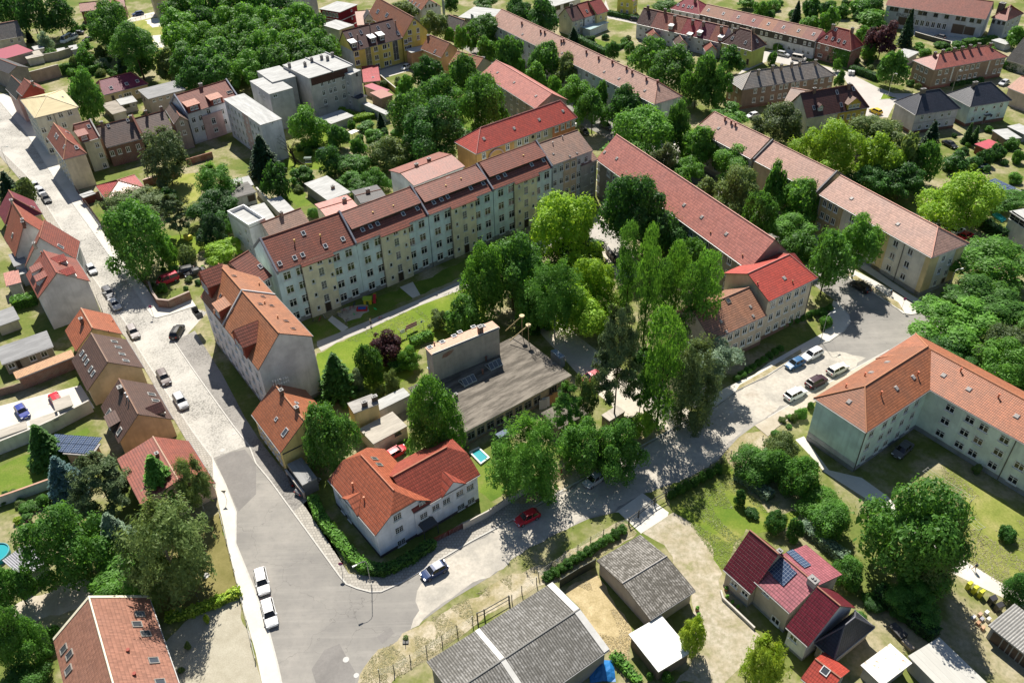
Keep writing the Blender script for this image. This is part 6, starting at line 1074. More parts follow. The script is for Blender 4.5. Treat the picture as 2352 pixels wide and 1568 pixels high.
h_=L('red brick hipped roof house covered with ivy beside the pavement',(1873,96),(1955,117.5),(1983,104),5.6,E('30',680,262),(.35,.12,.09),tiles((.38,.06,.045),.2),roof='hip',hips=(4,4),wm=brick((.30,.09,.07)),ridgecap=(.42,.15,.1));h_.winpx('S',1.0,1.2,[E('30',467,425),E('30',543,447),E('30',616,470),E('30',700,490)],kind='std');h_.winpx('S',1.6,1.0,[E('30',478,508)],kind='std');h_.winpx('S',1.1,2.0,[E('30',553,535)],kind='door');h_.sky([E('30',537,345),E('30',595,358),E('30',650,375),E('30',702,390),E('30',623,275)],.8,1.1,(.6,.6,.6));h_.chim([E('30',595,265),E('30',770,300)],1.4,.9,.6,(.3,.18,.13))
o,e,out,ln=h_.side('S');rng_=np.random.default_rng(4);n_=1600;x_=rng_.normal((hit_plane(E('30',690,540),o,out)-o).dot(e),1.9,n_);z_=np.abs(rng_.random(n_))**.8*5;C_=np.array(o)[None]+np.array(e)[None]*np.clip(x_,.2,ln-.1)[:,None]+np.array(out)[None]*.12;C_[:,2]=z_;V_=quads(C_-np.array(h_.root.location),np.array(out)[None]+rng_.normal(0,.5,(n_,3)),.35,rng_);iv=leaf_mesh('ivy',V_,leafm(*PAL['mid'],.2));link_copy(iv,'ivy',h_.root,(0,0,0))
h_=L('brown rendered block with grey tiled hipped roof and six tall chimneys',(1920,173),(1705,206.5),(1673.6,181),6.2,(1797,153),(.30,.21,.16),T_GRY,roof='hip',hips=(5,5),plinth=(.8,(.25,.14,.1)),ridgecap=(.3,.25,.2));h_.winpx('S',1.1,1.4,[E('20',2235,835),E('20',2310,825),E('30',50,812),E('30',120,800),E('30',168,793),E('30',228,785),E('30',272,775),E('30',340,765),E('30',438,748),E('30',498,738),E('30',572,727)],rows=2,dz=2.8);h_.chim([E('20',2260,690),E('30',38,650),E('30',118,640),E('30',213,620),E('30',287,610),E('30',430,598)],1.5,.7,.6,(.38,.28,.2));h_.winpx('E0',1.0,1.3,[E('20',2010,800),E('20',2065,830)],rows=2,dz=2.8,snap=False)
h_=L('brown rendered block with red hipped roof and a row of chimneys',(2315,131),(2146.5,161),(2095,138),6.3,E('30',1840,448),(.32,.23,.17),tiles((.34,.10,.075),.5),roof='hip',hips=(5,5),plinth=(.8,(.28,.13,.1)),ridgecap=(.4,.18,.13));h_.winpx('S',1.2,1.4,[E('30',1580,665),E('30',1642,655),E('30',1780,632),E('30',1830,622),E('30',1880,614),E('30',1928,606),E('30',2105,577),E('30',2153,570)],rows=2,dz=2.8,kind='std');h_.winpx('E0',1.1,1.4,[E('30',1378,618),E('30',1416,638),E('30',1456,655)],rows=2,dz=2.8,snap=False,kind='std');h_.winpx('S',.5,4.2,[E('30',1690,675),E('30',2020,620)],kind='std');h_.chim([E('30',1528,520),E('30',1600,500),E('30',1705,482),E('30',1778,470),E('30',1850,455),E('30',1930,440),E('30',2040,425)],1.3,.8,.6)
h_=L('yellow and white double house with steep dark brown roof',E('30',930,985),E('30',357,1086),9.5,6.0,E('30',640,800),(.68,.64,.58),T_DBR,roof='hip',hips=(0,3.5),plinth=(.6,PL));o,e,out,ln=h_.side('S');px=lambda p:(hit_plane(p,o,out)-o).dot(e);h_.band('S',px(E('30',630,1100)),ln,.1,5.8,.04,plaster((.58,.42,.10)),'painted_panel');h_.winpx('S',1.0,1.4,[E('30',740,1060),E('30',788,1053),E('30',858,1070)],proud=.04,kind='std');h_.winpx('S',1.4,1.2,[E('30',675,1075)],proud=.04,kind='std');h_.dormer([E('30',785,1000)],4.2,1.5,'gable',rise=1.5,wall=(.6,.42,.08),n=3,ww=3.2,wh=1.1,rm=T_OLD);h_.dormer([E('30',480,1020)],1.5,1.2,'gable',rise=.6,wall=(.7,.7,.7));h_.chim([E('30',420,850),E('30',738,810)],1.2,.8,.6);h_.sky([E('30',633,850),E('30',672,965),E('30',783,817),E('30',420,992)],.8,1.3,(.4,.4,.45));h_.winpx('S',1.0,1.4,[E('30',368,1175)],kind='std')
h_=L('cross wing with lighter brown roofs at the left of the yellow double house',E('30',205,880),E('30',255,1000),E('30',395,830),6.2,None,(.6,.57,.52),T_OLD,rise=2.6,nm='house',flip=False)
h_=L('pale pink villa with blue black hipped roof',(2206.5,249.5),(2103,264.5),(2053,234),5.8,E('30',1500,830),(.62,.57,.60),T_SLATE,roof='hip',hips=(4.4,4.4),plinth=(.9,(.22,.12,.09)),ridgecap=(.08,.08,.1));h_.winpx('S',1.0,1.4,[E('30',1415,1080),E('30',1665,1042)]);h_.winpx('S',1.0,1.4,[E('30',1390,1168),E('30',1638,1130)]);h_.winpx('S',.9,.9,[E('30',1483,1077),E('30',1598,1060),E('30',1530,1103),E('30',1460,1160),E('30',1573,1142)],snap=False,kind='small');h_.chim([E('30',1420,850)],1.0,1.4,.6,(.2,.15,.12));o,e,out,ln=h_.side('S');h_.band('S',0,ln,3.1,3.2,.04,plain((.3,.28,.28)),'cornice')
h_=L('pale mint villa with blue black hipped roof and small canopy',(2324,230.5),(2229,245.5),(2179,215.5),6.0,E('30',1990,762),(.58,.70,.66),T_SLATE,roof='hip',hips=(4.4,4.4),plinth=(.9,(.22,.12,.09)),ridgecap=(.08,.08,.1));h_.winpx('S',1.1,1.5,[E('30',1908,1005),E('30',2143,968)]);h_.winpx('S',1.1,1.5,[E('30',1878,1095),E('30',2112,1055)]);h_.winpx('S',.9,.9,[E('30',1972,1003),E('30',2078,985),E('30',2010,1032),E('30',1943,1082),E('30',2050,1065)],snap=False,kind='small');h_.chim([E('30',1900,775)],1.0,1.4,.6,(.2,.15,.12));o,e,out,ln=h_.side('S');px=lambda p:(hit_plane(p,o,out)-o).dot(e);x_=px(E('30',1998,1095));h_.band('S',x_-1.1,x_+1.1,2.6,2.75,1.0,plain((.08,.08,.1)),'canopy');h_.winpx('S',1.0,2.0,[E('30',1975,1130)],kind='door')
h_=L('pink house with orange roof at the right edge behind the mint villa',E('30',2440,900),E('30',2195,803),9,4.8,None,(.66,.52,.46),T_OR,rise=2.6,nm='house')
h_=L('dark barn roof at the far right edge by the clipped hedge',E('30',2450,625),E('30',2185,548),13,3.0,None,(.5,.5,.48),corrugated((.15,.145,.14),.3),rise=5.5,nm='barn',cat='barn')
h_=L('long whitewashed factory building with red roof at the top right',E('30',1080,48),E('30',2002,180),13,7.4,None,(.50,.52,.56),tiles((.32,.10,.07),.3,.5,.4,.3),rise=4.2,nm='factory_building',cat='factory');FB=h_
h_.winpx('S',1.4,1.2,[E('30',x,y)for x,y in((1138,82),(1180,88),(1273,100),(1317,106),(1400,118),(1443,125),(1543,140),(1642,155),(1745,170),(1797,178),(1873,190),(1940,200))],kind='dark');h_.winpx('S',1.3,2.0,[E('30',x,y)for x,y in((1365,218),(1413,225),(1467,215),(1518,225),(1570,233),(1620,240))],kind='std');h_.winpx('S',4.2,3.2,[E('30',1745,268)],kind='garage');h_.winpx('S',3.6,2.8,[E('30',1240,190),E('30',1845,290)],kind='garage')
h_=L('whitewashed corner building with red hipped roof at the right end of the factory',E('30',2040,168),E('30',2195,195),E('30',2350,125),6.4,E('30',2190,40),(.52,.53,.56),tiles((.34,.09,.06),.2),roof='hip',hips=(3,3),nm='factory_building',cat='factory');h_.winpx('S',1.0,1.0,[E('30',2028,190),E('30',2070,196),E('30',2122,208),E('30',2167,215)],kind='dark',snap=False);h_.win('E0',3,2,1.1,1.5,1.0,2.8);h_.chim([E('30',2075,60)],3.5,1.8,1.8,(.1,.06,.05))
gV='three stepped row houses near the top centre'
h_=L('cream gable house with dark brown roof, first of three stepped row houses',E('20',662,168),E('20',556,200),E('20',421,150),5.6,E('20',545,57),(.66,.62,.50),T_DBR,nm='terraced_house',group=gV,gable=(E('20',485,76),E('20',421,150)));h_.winpx('E0',.8,.8,[E('20',486,150)],kind='small');h_.winpx('S',.9,1.2,[E('20',587,220),E('20',635,195),E('20',610,278),E('20',633,228)],snap=False);h_.chim([E('20',545,70)],1.2,.8,.6,(.05,.05,.05))
h_=L('white middle house with orange red roof among the stepped row houses',E('20',776,134),E('20',668,165),8.8,5.8,E('20',660,22),(.70,.70,.72),tiles((.34,.08,.055),.2),nm='terraced_house',group=gV);h_.winpx('S',.9,1.2,[E('20',700,190),E('20',750,200),E('20',750,165)],snap=False);h_.sky([E('20',687,105)],.8,1.2)
h_=L('yellow house with red roof, last of the stepped row houses',E('20',888,103),E('20',783,138),8.8,6.0,E('20',770,-5),(.70,.62,.30),tiles((.32,.06,.05),.2),nm='terraced_house',group=gV);h_.winpx('S',.9,1.2,[E('20',815,160),E('20',862,168)],snap=False)
h_=L('glass roofed conservatory behind the stepped row houses',E('20',892,205),E('20',720,275),E('20',672,240),2.8,None,(.6,.65,.65),plain((.42,.55,.55),.2),roof='flat',nm='conservatory',cat='conservatory')
h_=L('bright yellow house at the top edge beside the pale street',E('20',1206,-18),E('20',1112,15),E('20',958,-5),5.6,None,(.70,.62,.14),T_RED3,rise=3,nm='house');h_.win('S',2,2,.9,1.2,.9,2.5);h_.win('E0',2,2,.9,1.2,.9,2.5)
h_=L('long white industrial hall with pale roof at the top edge',E('20',640,-15),E('20',385,62),E('20',330,-20),5.0,None,(.68,.68,.68),F_WH,roof='flat',nm='hall',cat='hall');h_.winpx('S',3.0,1.6,[E('20',418,72),E('20',500,48)],kind='dark')
# ================= lower right =================
h_=L('wine red roofed left wing of the house with solar panels',(1661,1306.5),(1725,1363.5),8.4,3.7,E('23',2270,235),(.52,.46,.38),T_CRIM,plinth=(.4,PL),group='wine red roofed house with solar panels');h_.winpx('S',1.2,.9,[E('23',2043,655),E('23',2140,748)],kind='std')
VQ=L('main wing with glossy wine red roof and four solar collectors',(1739.4,1328.5),(1814.3,1408),(1934.8,1318),5.0,E('33',150,290),(.52,.46,.38),tiles((.40,.13,.15),.1,.5,.36,.6,.5),plinth=(.4,PL),group='wine red roofed house with solar panels',gable=(E('33',262,384),E('33',390,325)));VQ.winpx('S',1.4,1.2,[E('33',40,567)],kind='std');VQ.winpx('S',1.2,1.0,[E('23',2340,740)],kind='std',snap=False);VQ.panels([E('33',55,290),E('33',88,328)],1.9,2.6);VQ.panels([E('33',140,228),E('33',178,262)],1.9,1.6);VQ.chim([E('33',232,375)],.9,1.2,.9,(.5,.5,.5));VQ.chim([E('33',58,215)],.5,.6,.6,(.3,.3,.3))
h_=L('lower wing with wine red roof and white gable triangle',(1803,1440),(1856,1484.7),(1963,1396),4.0,(1905,1369),(.74,.74,.74),T_CRIM,gable=(E('33',380,490),E('33',460,500)),plinth=(.4,PL),group='wine red roofed house with solar panels');h_.winpx('S',1.2,1.0,[E('33',135,660)],kind='std')
h_=L('garden pavilion extension with dark slate coloured hipped roof',(2009,1438.7),(1915,1515.3),(1858,1484.7),2.8,E('33',395,600),(.5,.44,.36),T_SLATE,roof='hip',hips=(3,3),nm='house_extension',cat='extension',ridgecap=(.1,.1,.12));h_.winpx('E0',1.2,1.2,[E('33',300,745)],kind='std')
h_=L('red tiled garage cut by the bottom edge',E('33',140,905),E('33',305,975),E('33',430,830),2.8,None,(.6,.55,.5),T_BRED,rise=1.4,nm='garage',cat='garage',flip=True);h_.sky([E('33',300,832)],1.0,1.0,(.7,.7,.7))
rust=NT("rusty_sheet",.6,.4);a_=rust.noise(1.2,5,.8);rust.col(rust.ramp(a_,[(.56,(.66,.64,.60)),(.66,(.40,.24,.14))]))
h_=L('shed with white sheet roof streaked with rust at the bottom edge',E('33',448,828),E('33',600,910),E('33',757,790),2.6,None,(.45,.42,.38),rust.m,roof='flat',nm='shed',cat='shed')
h_=L('long pale grey felt roofed garage at the bottom right',E('33',735,752),E('33',1010,1030),E('33',1140,885),2.9,None,(.38,.36,.34),flatroof((.47,.46,.42),.1),roof='flat',nm='garage',cat='garage')
h_=L('garage row with corrugated roof at the right edge',E('33',1520,880),E('33',1155,592),E('33',1287,472),2.6,None,(.55,.53,.48),CORR2,roof='flat',nm='garage',cat='garage');h_.win('S',5,1,2.3,2.1,.05,kind='garage')
h_=L('open fronted barn with mossy corrugated roof',E('23',1675,706),E('23',1270,986),E('23',775,441),3.0,E('23',1215,528),(.42,.38,.33),CORR,nm='barn',cat='barn',rise=1,gable=(E('23',1012,655),E('23',775,441)),ridgecap=(.3,.28,.26));
h_=L('big barn with corrugated grey roof cut by the bottom edge',E('23',-300,2095),E('23',896,1256),E('23',371,641),4.2,E('23',310,1083),(.3,.28,.26),corrugated((.33,.32,.30),.55),nm='barn',cat='barn',ov=.4,gable=(E('23',621,885),E('23',371,641)),ridgecap=(.25,.24,.22));b_=MB()
for f_ in(0.15,None):
 x0_,x1_=(0.0,.9)if f_ else(h_.L*.60,h_.L*.60+.7);[b_.face([h_.P(x0_,ya,za+.06),h_.P(x1_,ya,za+.06),h_.P(x1_,yb,zb_+.06),h_.P(x0_,yb,zb_+.06)])for ya,za,yb,zb_ in((0,h_.h,h_.rt,h_.hr),(h_.rt,h_.hr,h_.W,h_.hN))]
b_.build('flashing_strip',plain((.52,.51,.48)),h_.root)
h_=L('shed with smooth white flat roof beside the round tree',E('23',1640,1262),E('23',1345,1466),E('23',1070,1117),2.6,None,(.2,.16,.12),plain((.72,.71,.68)),roof='flat',nm='shed',cat='shed',ov=.3)
h_=L('white flat roofed house with glazed bay at the right edge',E('31',2500,560),E('31',2215,372),8,6.0,None,(.72,.72,.72),F_WH,roof='flat',nm='house');h_.winpx('S',5.5,2.0,[E('31',2290,440)],kind='grid')
h_=L('carport with solar cells in the gardens at the right edge',E('31',2345,190),E('31',2225,225),E('31',2020,130),2.6,None,(.3,.28,.25),F_GR,roof='flat',nm='carport',cat='carport');h_.panel_grid(.6,1.5,2,5,1.7,1.1)
h_=L('red roofed wooden summerhouse behind the laurels',E('30',2145,1325),E('30',2010,1372),E('30',1950,1305),2.5,None,(.3,.1,.06),plain((.42,.06,.08)),roof='flat',nm='summerhouse',cat='summerhouse')
h_=L('pergola with broad white roof in the gardens below the mint villa',E('30',2290,1240),E('30',2185,1282),E('30',2055,1195),2.5,None,(.3,.2,.15),F_WH,roof='flat',nm='pergola',cat='pergola')
h_=L('white roof cut by the right edge beside the pergola',E('30',2400,1180),E('30',2350,1235),E('30',2195,1160),2.5,None,(.3,.3,.3),F_WH,roof='flat',nm='pergola',cat='pergola')
h_=L('white roofed shed above the red hipped block beside the yard',E('30',1390,480),E('30',1290,535),E('30',1195,475),2.8,None,(.5,.5,.48),F_WH,roof='flat',nm='shed',cat='shed')
h_=L('white arched greenhouse roof at the right end of the yard hedge',E('30',2230,385),E('30',2180,412),E('30',2050,370),2.2,None,(.6,.6,.6),F_WH,roof='flat',nm='greenhouse',cat='greenhouse')
h_=L('white marquee among the parked vans at the top left',E('00',740,430),E('00',655,462),E('00',625,425),2.3,None,(.7,.7,.7),F_WH,roof='flat',nm='marquee',cat='marquee')
h_=L('smaller white marquee left of the first one',E('00',605,460),E('00',530,478),E('00',515,450),2.3,None,(.7,.7,.7),F_WH,roof='flat',nm='marquee',cat='marquee')
o,e,out,ln=FB.side('S');X_=hit_plane(E('30',1268,148),o,out)+out*.06;tc=bpy.data.curves.new('lettering','FONT');tc.body='EINGANG';tc.size=1.5;tc.align_x='CENTER';tc.align_y='CENTER';tc.extrude=.02;tc.materials.append(plain((.06,.07,.09)));to=bpy.data.objects.new('lettering',bpy.data.meshes.new_from_object(bpy.data.objects.new('tmp',tc)));COL.objects.link(to);to.parent=FB.root
e2=Vector((-out.y,out.x,0));to.matrix_local=Matrix.Translation(X_-FB.root.location)@Matrix(((e2.x,0,out.x,0),(e2.y,0,out.y,0),(0,1,0,0),(0,0,0,1)))
# ---------------- trees, shrubs and hedges ----------------
T=tree;rw=random.Random(5)
gw='trees of the dense wood at upper left'
rows=[('back',[(1660,90),(1900,70),(2150,60),(2400,70),(2640,90)],270),('fourth',[(1640,230),(1870,200),(2110,190),(2330,200),(2570,200),(2790,170)],270),('third',[(1700,390),(1930,350),(2170,340),(2400,330),(2640,320),(2880,330)],290),('second',[(1740,560),(1980,520),(2220,490),(2470,470),(2720,450),(2960,420)],300),('front',[(1810,690),(2040,650),(2290,610),(2530,570),(2790,530)],260)]
for rn,cs,wd in rows:
 for i,(x,y)in enumerate(cs):
  wd_=wd*rw.uniform(.92,1.2);T('00',['round','loose','tall'][rw.randrange(3)],['mid','fresh','mid','dark'][rw.randrange(4)],(x-wd_*.58,y-wd_*.5,x+wd_*.58,y+wd_*.5),'leafy green tree, %s from the left in the %s row of the wood'%(ORD[i+1],rn),group=gw,th=3)
D=[('00','round','dark',(-90,-90,190,250),'dark broad tree in the top left corner of the picture',2),('00','round','dark',(140,-80,400,285),'dark broad tree, second from the top left corner',3),('00','round','dark',(375,-20,650,268),'dark tree shading the parked cars at the top left',3),('00','cone','spruce',(232,262,292,390),'slim dark cypress beside the grey roofed cream house',0),('00','round','silver',(350,300,470,450),'small round silvery tree by the allotment cars',.8),('00','round','mid',(760,40,1190,430),'big green tree in front of the red brick building at top left',3),('00','tall','mid',(1020,215,1420,560),'tall loose tree on long bare stems beside the playing field',8),('00','cone','spruce',(1060,390,1190,650),'dark spruce behind the purple roofed bungalow',1),('00','loose','dark',(1170,470,1400,680),'dark scrubby tree just right of the dark spruce by the bungalow',1.5),('00','loose','olive',(1420,450,1630,700),'thin young tree on the sandy ground beside the wood',2.5),('00','round','mid',(640,640,930,1090),'tall green tree behind the cream corner apartment house',2),('00','weep','grey',(1320,1190,1680,1620),'weeping willow like tree hiding the brick row houses',3),('00','round','mid',(690,440,860,620),'apple tree in the allotments beyond the garden wall',1),('00','round','olive',(640,520,740,640),'small fruit tree left of the apple tree in the allotments',.6),('00','loose','olive',(860,420,970,530),'small tree between the allotments and the big loose tree',1),('00','loose','fresh',(720,370,840,470),'bushy young tree behind the white marquee roofs',.8),('10','cone','spruce',(-70,1250,190,1610),'tall dark spruce beside the white weathered tenement wing',.5),('10','round','fresh',(300,965,655,1290),'round fresh green tree on the lawn below the tenement',1.5),('10','round','mid',(1215,850,1620,1290),'left dark tree of the big group behind the orange block',2),('10','round','dark',(1360,900,1930,1430),'largest dark tree of the group behind the orange block',3),('10','round','mid',(1500,680,1870,1000),'tree at the back of the group left of the red roofed row',3),('10','round','dark',(1430,505,1700,770),'dark tree right below the peach outbuilding',3),('10','tall','mid',(1760,500,2060,830),'tall tree in front of the beige gable house',3),('10','tall','mid',(1885,700,2310,1200),'twin crowned tall tree at the left of the strawberry red roof',3),('10','round','fresh',(1290,690,1450,880),'small round tree beside the allotment greenhouse',.5),('10','cone','spruce',(1105,1040,1190,1190),'small conical yew between the white shed roofs',.2),('10','round','mid',(660,1140,860,1350),'apple tree on the lawn next to the allotment path',1),('10','round','dark',(580,1340,830,1580),'dark fruit tree beside the garden swing',1),('10','round','mid',(760,1420,1060,1600),'broad low tree above the white garden hut',.6),('10','loose','olive',(1060,1230,1400,1530),'pale loose tree in the middle of the allotments',1.2),('10','round','mid',(870,1270,1020,1430),'small blue green tree left of the pale loose allotment tree',.6),('10','round','mid',(1280,1390,1420,1540),'small tree right of the pale loose allotment tree',.6),('10','tall','olive',(1510,110,1760,330),'olive street tree beside the yellow gable fronted house',2.5),('10','tall','fresh',(1730,260,1820,370),'small street tree in front of the old brown barn',1.5),('10','tall','fresh',(1825,250,1955,450),'street tree right of the old brown barn',2),('10','tall','mid',(1935,155,2250,400),'large street tree below the cream hall',3),('10','tall','fresh',(1945,340,2045,450),'small street tree above the orange red roof',2),('10','tall','fresh',(2025,345,2210,570),'street tree at the upper end of the strawberry red roof',2.5),('10','round','olive',(1250,20,1460,160),'olive tree behind the gable of the yellow fronted house',2),('10','round','dark',(1720,-40,1850,90),'dark tree at the top edge beside the white gable house',2),('10','round','mid',(1990,-30,2240,60),'tree cut by the top edge behind the cream hall',2),('20','round','dark',(-60,-20,220,240),'left dark tree beside the top of the longest pink roof',3),('20','round','dark',(140,0,425,290),'right dark tree beside the top of the longest pink roof',3)]
st='street trees between the pink roofed rows'
for i,(k,p,b)in enumerate([('tall','mid',(-140,350,95,660)),('tall','fresh',(25,530,140,700)),('tall','mid',(155,390,450,690)),('tall','fresh',(125,575,325,800)),('tall','olive',(400,500,635,760)),('tall','fresh',(320,705,450,880)),('round','fresh',(450,700,745,965)),('tall','mid',(745,750,880,1010)),('tall','mid',(600,830,880,1140)),('tall','dark',(880,795,1190,1120))]):D.append(('20',k,p,b,'%s tree from the top along the street beside the longest pink roof'%ORD[i+1],3))
D+=[('20','round','fresh',(900,1000,1490,1470),'big bright green tree at the street bend by the corner house',3),('20','tall','mid',(1395,960,1645,1390),'tall slender tree at the hipped end of the longest pink roof',4),('20','tall','fresh',(1535,1150,1875,1490),'first street tree in front of the upper pink roofed row',3),('20','round','grey',(1260,1335,1520,1650),'grey green street tree above the grey row, uppermost on its side',3),('20','tall','fresh',(1770,1255,2035,1510),'second street tree in front of the upper pink roofed row',3),('20','tall','fresh',(1480,1435,1755,1640),'street tree on the near side opposite the upper pink row',3),('20','round','fresh',(1890,1335,2300,1650),'third street tree in front of the upper pink roofed row',3),('20','round','mid',(1080,365,1420,690),'left tree of the large clump above the longest pink roof',2),('20','round','mid',(1250,430,1650,820),'central tree of the large clump above the longest pink roof',3),('20','loose','mid',(1560,520,1850,920),'blue green tree at the right of the clump',3),('20','loose','mid',(1740,600,2000,975),'rightmost tree of the clump beside the brown block',2),('20','round','dark',(1905,430,2120,650),'dark tree in front of the lime green end house',1.5),('20','loose','fresh',(1830,955,2155,1160),'spreading bright tree above the upper pink roofed row',1),('20','round','grey',(2220,930,2640,1290),'grey green round tree left of the yellow double house',2),('20','cone','spruce',(520,255,615,375),'small dark spruce beside the cream gable house',.2),('20','round','dark',(870,390,985,540),'dark garden tree between the two clipped hedges',.8),('20','round','mid',(1040,390,1140,500),'garden tree in front of the white annexes',.8),('20','round','mid',(1280,0,1540,100),'broad tree behind the front terrace near the top edge',1),('20','round','fresh',(2080,-20,2230,60),'tree at the top edge behind the rear terrace',1),('20','loose','fresh',(2210,10,2370,150),'bright tree behind the rear terrace, right of the long shed',1),('30','cone','spruce',(222,20,312,200),'dark spruce behind the rear terrace',.5),('30','round','dark',(335,-20,485,150),'dark tree right of the spruce behind the rear terrace',.5),('30','round','fresh',(300,150,480,270),'fresh green tree directly behind the ivy covered house, left',.6),('30','round','fresh',(470,60,650,290),'fresh green tree directly behind the ivy covered house, right',.6),('30','round','mid',(620,40,760,150),'tree in the middle of the gardens left of the factory',.6),('30','round','mid',(750,0,950,140),'tree at the top edge of the gardens left of the factory',.6),('30','weep','fresh',(850,95,1075,240),'weeping willow beside the factory wall',.8),('30','loose','purple',(925,200,1195,500),'large purple leaved beech near the factory yard',2),('30','round','dark',(870,250,1030,490),'dark green tree merged with the purple beech',1),('30','cone','spruce',(1232,108,1345,405),'tall narrow spruce in front of the factory',.5),('30','round','fresh',(855,400,1000,545),'bright tree between the ivy covered house and the purple beech',.6),('30','round','fresh',(800,240,930,390),'bright tree behind the right end of the ivy covered house',.6),('30','round','mid',(1040,472,1282,750),'round solitary tree on the corner by the street lamp',1.8),('30','tall','mid',(618,648,708,790),'narrow dark shrub like tree at the end of the grey roofed block',.4),('30','round','fresh',(608,543,682,645),'small bright tree on the pavement by the ivy covered house',.6),('30','cone','thuja',(478,925,590,1165),'conical spruce in front of the yellow double house',.3),('30','round','bright',(300,1085,830,1600),'large yellow green tree, leftmost of the group below the yellow double house',2),('30','round','olive',(730,1060,1320,1420),'broad olive green tree behind the yellow green ones',2),('30','round','bright',(870,1235,1260,1650),'yellow green tree in the middle of the group',2),('30','loose','olive',(1220,1250,1430,1600),'thin olive tree between yellow green and dark crowns',2),('30','round','mid',(1365,1305,1565,1640),'dark green tree at the right of the yellow green group',1.5),('30','cone','spruce',(1428,1118,1580,1360),'dark spruce in front of the pink villa',.3),('30','cone','thuja',(1805,1135,1885,1315),'left of the two dark thujas before the mint villa',.1),('30','cone','thuja',(1870,1165,1945,1315),'right of the two dark thujas before the mint villa',.1),('30','round','fresh',(2205,255,2380,420),'bright tree at the right edge below the factory corner',1),('30','cone','spruce',(1195,1080,1240,1140),'tiny dark conifer at the corner of the pink villa',.1),('01','cone','spruce',(-20,10,160,250),'dark conifer at the left edge above the plum red house',.3),('01','weep','fresh',(1820,-60,2140,240),'tall birch with hanging twigs in the left gardens',2),('01','round','dark',(1755,185,2185,480),'dark spreading yew below the birch',.4),('01','weep','olive',(990,145,1450,420),'weeping tree beside the red roofed bungalow',1.5),('01','round','mid',(985,300,1525,910),'huge dense chestnut tree on the left street',1.5),('01','round','fresh',(1450,590,1600,880),'fresh green tree touching the chestnut on its right',1),('01','pine','grey',(1475,225,1700,520),'pine with bare reddish trunk in the left gardens',3),('01','round','dark',(1415,165,1620,340),'low dark tree above the garden pine',.3),('01','round','spruce',(1790,400,2045,700),'dense round pine on the lawn left of the white terrace house',.6),('01','round','bright',(1890,630,2210,830),'spreading yellow green maple behind the orange corner house',.8),('01','round','mid',(2040,450,2140,570),'small dark tree beside the white terrace house',.4),('11','round','dark',(50,-60,285,250),'dark tree between the spruce and the small lawn',.6),('11','round','mid',(300,-40,515,125),'round bush like tree above the small lawn',.3),('11','round','mid',(740,0,960,140),'garden tree left of the white gabled house, first',.4),('11','round','mid',(850,60,1110,220),'garden tree left of the white gabled house, second',.4),('11','round','mid',(980,-20,1230,200),'garden tree left of the white gabled house, third',.4),('11','round','fresh',(1868,690,2270,1300),'bright sunlit tree at the end of the courtyard path',2),('11','round','mid',(2080,585,2620,1230),'broad green tree just right of the bright courtyard tree',2.5),('11','round','mid',(1730,1120,2065,1490),'upright shrubby tree at the edge of the courtyard lawn',.5),('11','loose','olive',(1560,1275,1770,1450),'small grey green tree behind the washing lines',.8),('12','loose','purple',(1040,-110,1325,180),'purple leaved plum tree in the courtyard garden',.8),('12','tall','thuja',(928,15,1175,380),'dense dark thuja beside the purple plum',.2),('12','cone','thuja',(575,100,895,520),'wide dark conifer beside the white gable wall',.2),('12','round','silver',(868,240,985,440),'silvery shrub like tree between the two dark conifers',.2),('12','loose','olive',(1140,250,1315,490),'thin young tree in the garden behind the white shed',.4),('12','round','fresh',(1310,40,1500,250),'bright tree at the corner of the narrow grey house',.4),('12','tall','mid',(442,558,938,1190),'large round tree beside the yellow house',1.5),('12','tall','fresh',(1365,320,1842,1045),'tall bushy tree in front of the dark roofed hall',1.5),('22','weep','fresh',(-190,690,430,1430),'drooping birch by the fence next to the pool',1.5),('22','round','mid',(415,730,850,1215),'dense green tree over the silver car',1),('22','round','mid',(740,700,1205,1240),'dense green tree right of the one over the silver car',1),('22','round','bright',(1060,628,1315,870),'small yellow green tree at the pavement below the pines',1),('22','pine','fresh',(395,385,650,790),'thin pine rising from the dark shed',4),('22','loose','olive',(590,290,800,640),'bare branched birch between the pines',5),('22','pine','grey',(760,-300,1190,560),'tall grey green pine in front of the poplars',6),('22','poplar','fresh',(1215,-290,1560,800),'bright columnar tree in front of the poplars',.5),('22','weep','grey',(1470,30,1890,770),'silver willow leaning over the street',1),('22','loose','silver',(1600,-60,2095,310),'silver branches reaching towards the grey row',5),('22','pine','mid',(1080,60,1330,520),'slender pine just right of the tall grey green one',5),('21','round','bright',(175,205,780,800),'bright yellow green maple before the long row',2),('21','round','dark',(330,560,830,880),'dark bushy tree under the yellow green maple',.3),('21','round','dark',(840,10,1465,660),'huge dark elm in front of the grey row',4),('21','round','dark',(1180,370,1620,780),'dark lower crown right of the huge elm',2),('21','round','mid',(-60,780,250,1120),'dark green tree left of the weeping birch',1),('21','loose','mid',(-40,580,280,880),'tree with pale twigs above the dark green one',2),('21','weep','fresh',(180,820,610,1340),'weeping birch with white trunk in the courtyard',6),('21','round','bright',(560,795,1015,1290),'yellow green tree left of the poplars, upper',2),('21','round','bright',(430,1050,960,1520),'yellow green tree left of the poplars, lower',1.5),('21','round','fresh',(20,1005,340,1440),'fresh green tree behind the tall narrow house',1),('21','round','mid',(1530,625,1800,980),'round dense tree between poplars and grey row',2)]
for i,b in enumerate([(960,505,1180,1420),(1150,525,1355,1640),(1290,830,1500,1560),(1410,670,1620,1480),(1520,860,1760,1640),(1640,750,1910,1640)]):D.append(('21','poplar','fresh' if i%2 else 'mid',b,'%s of the six tall poplars counted from the left'%ORD[i+1],1))
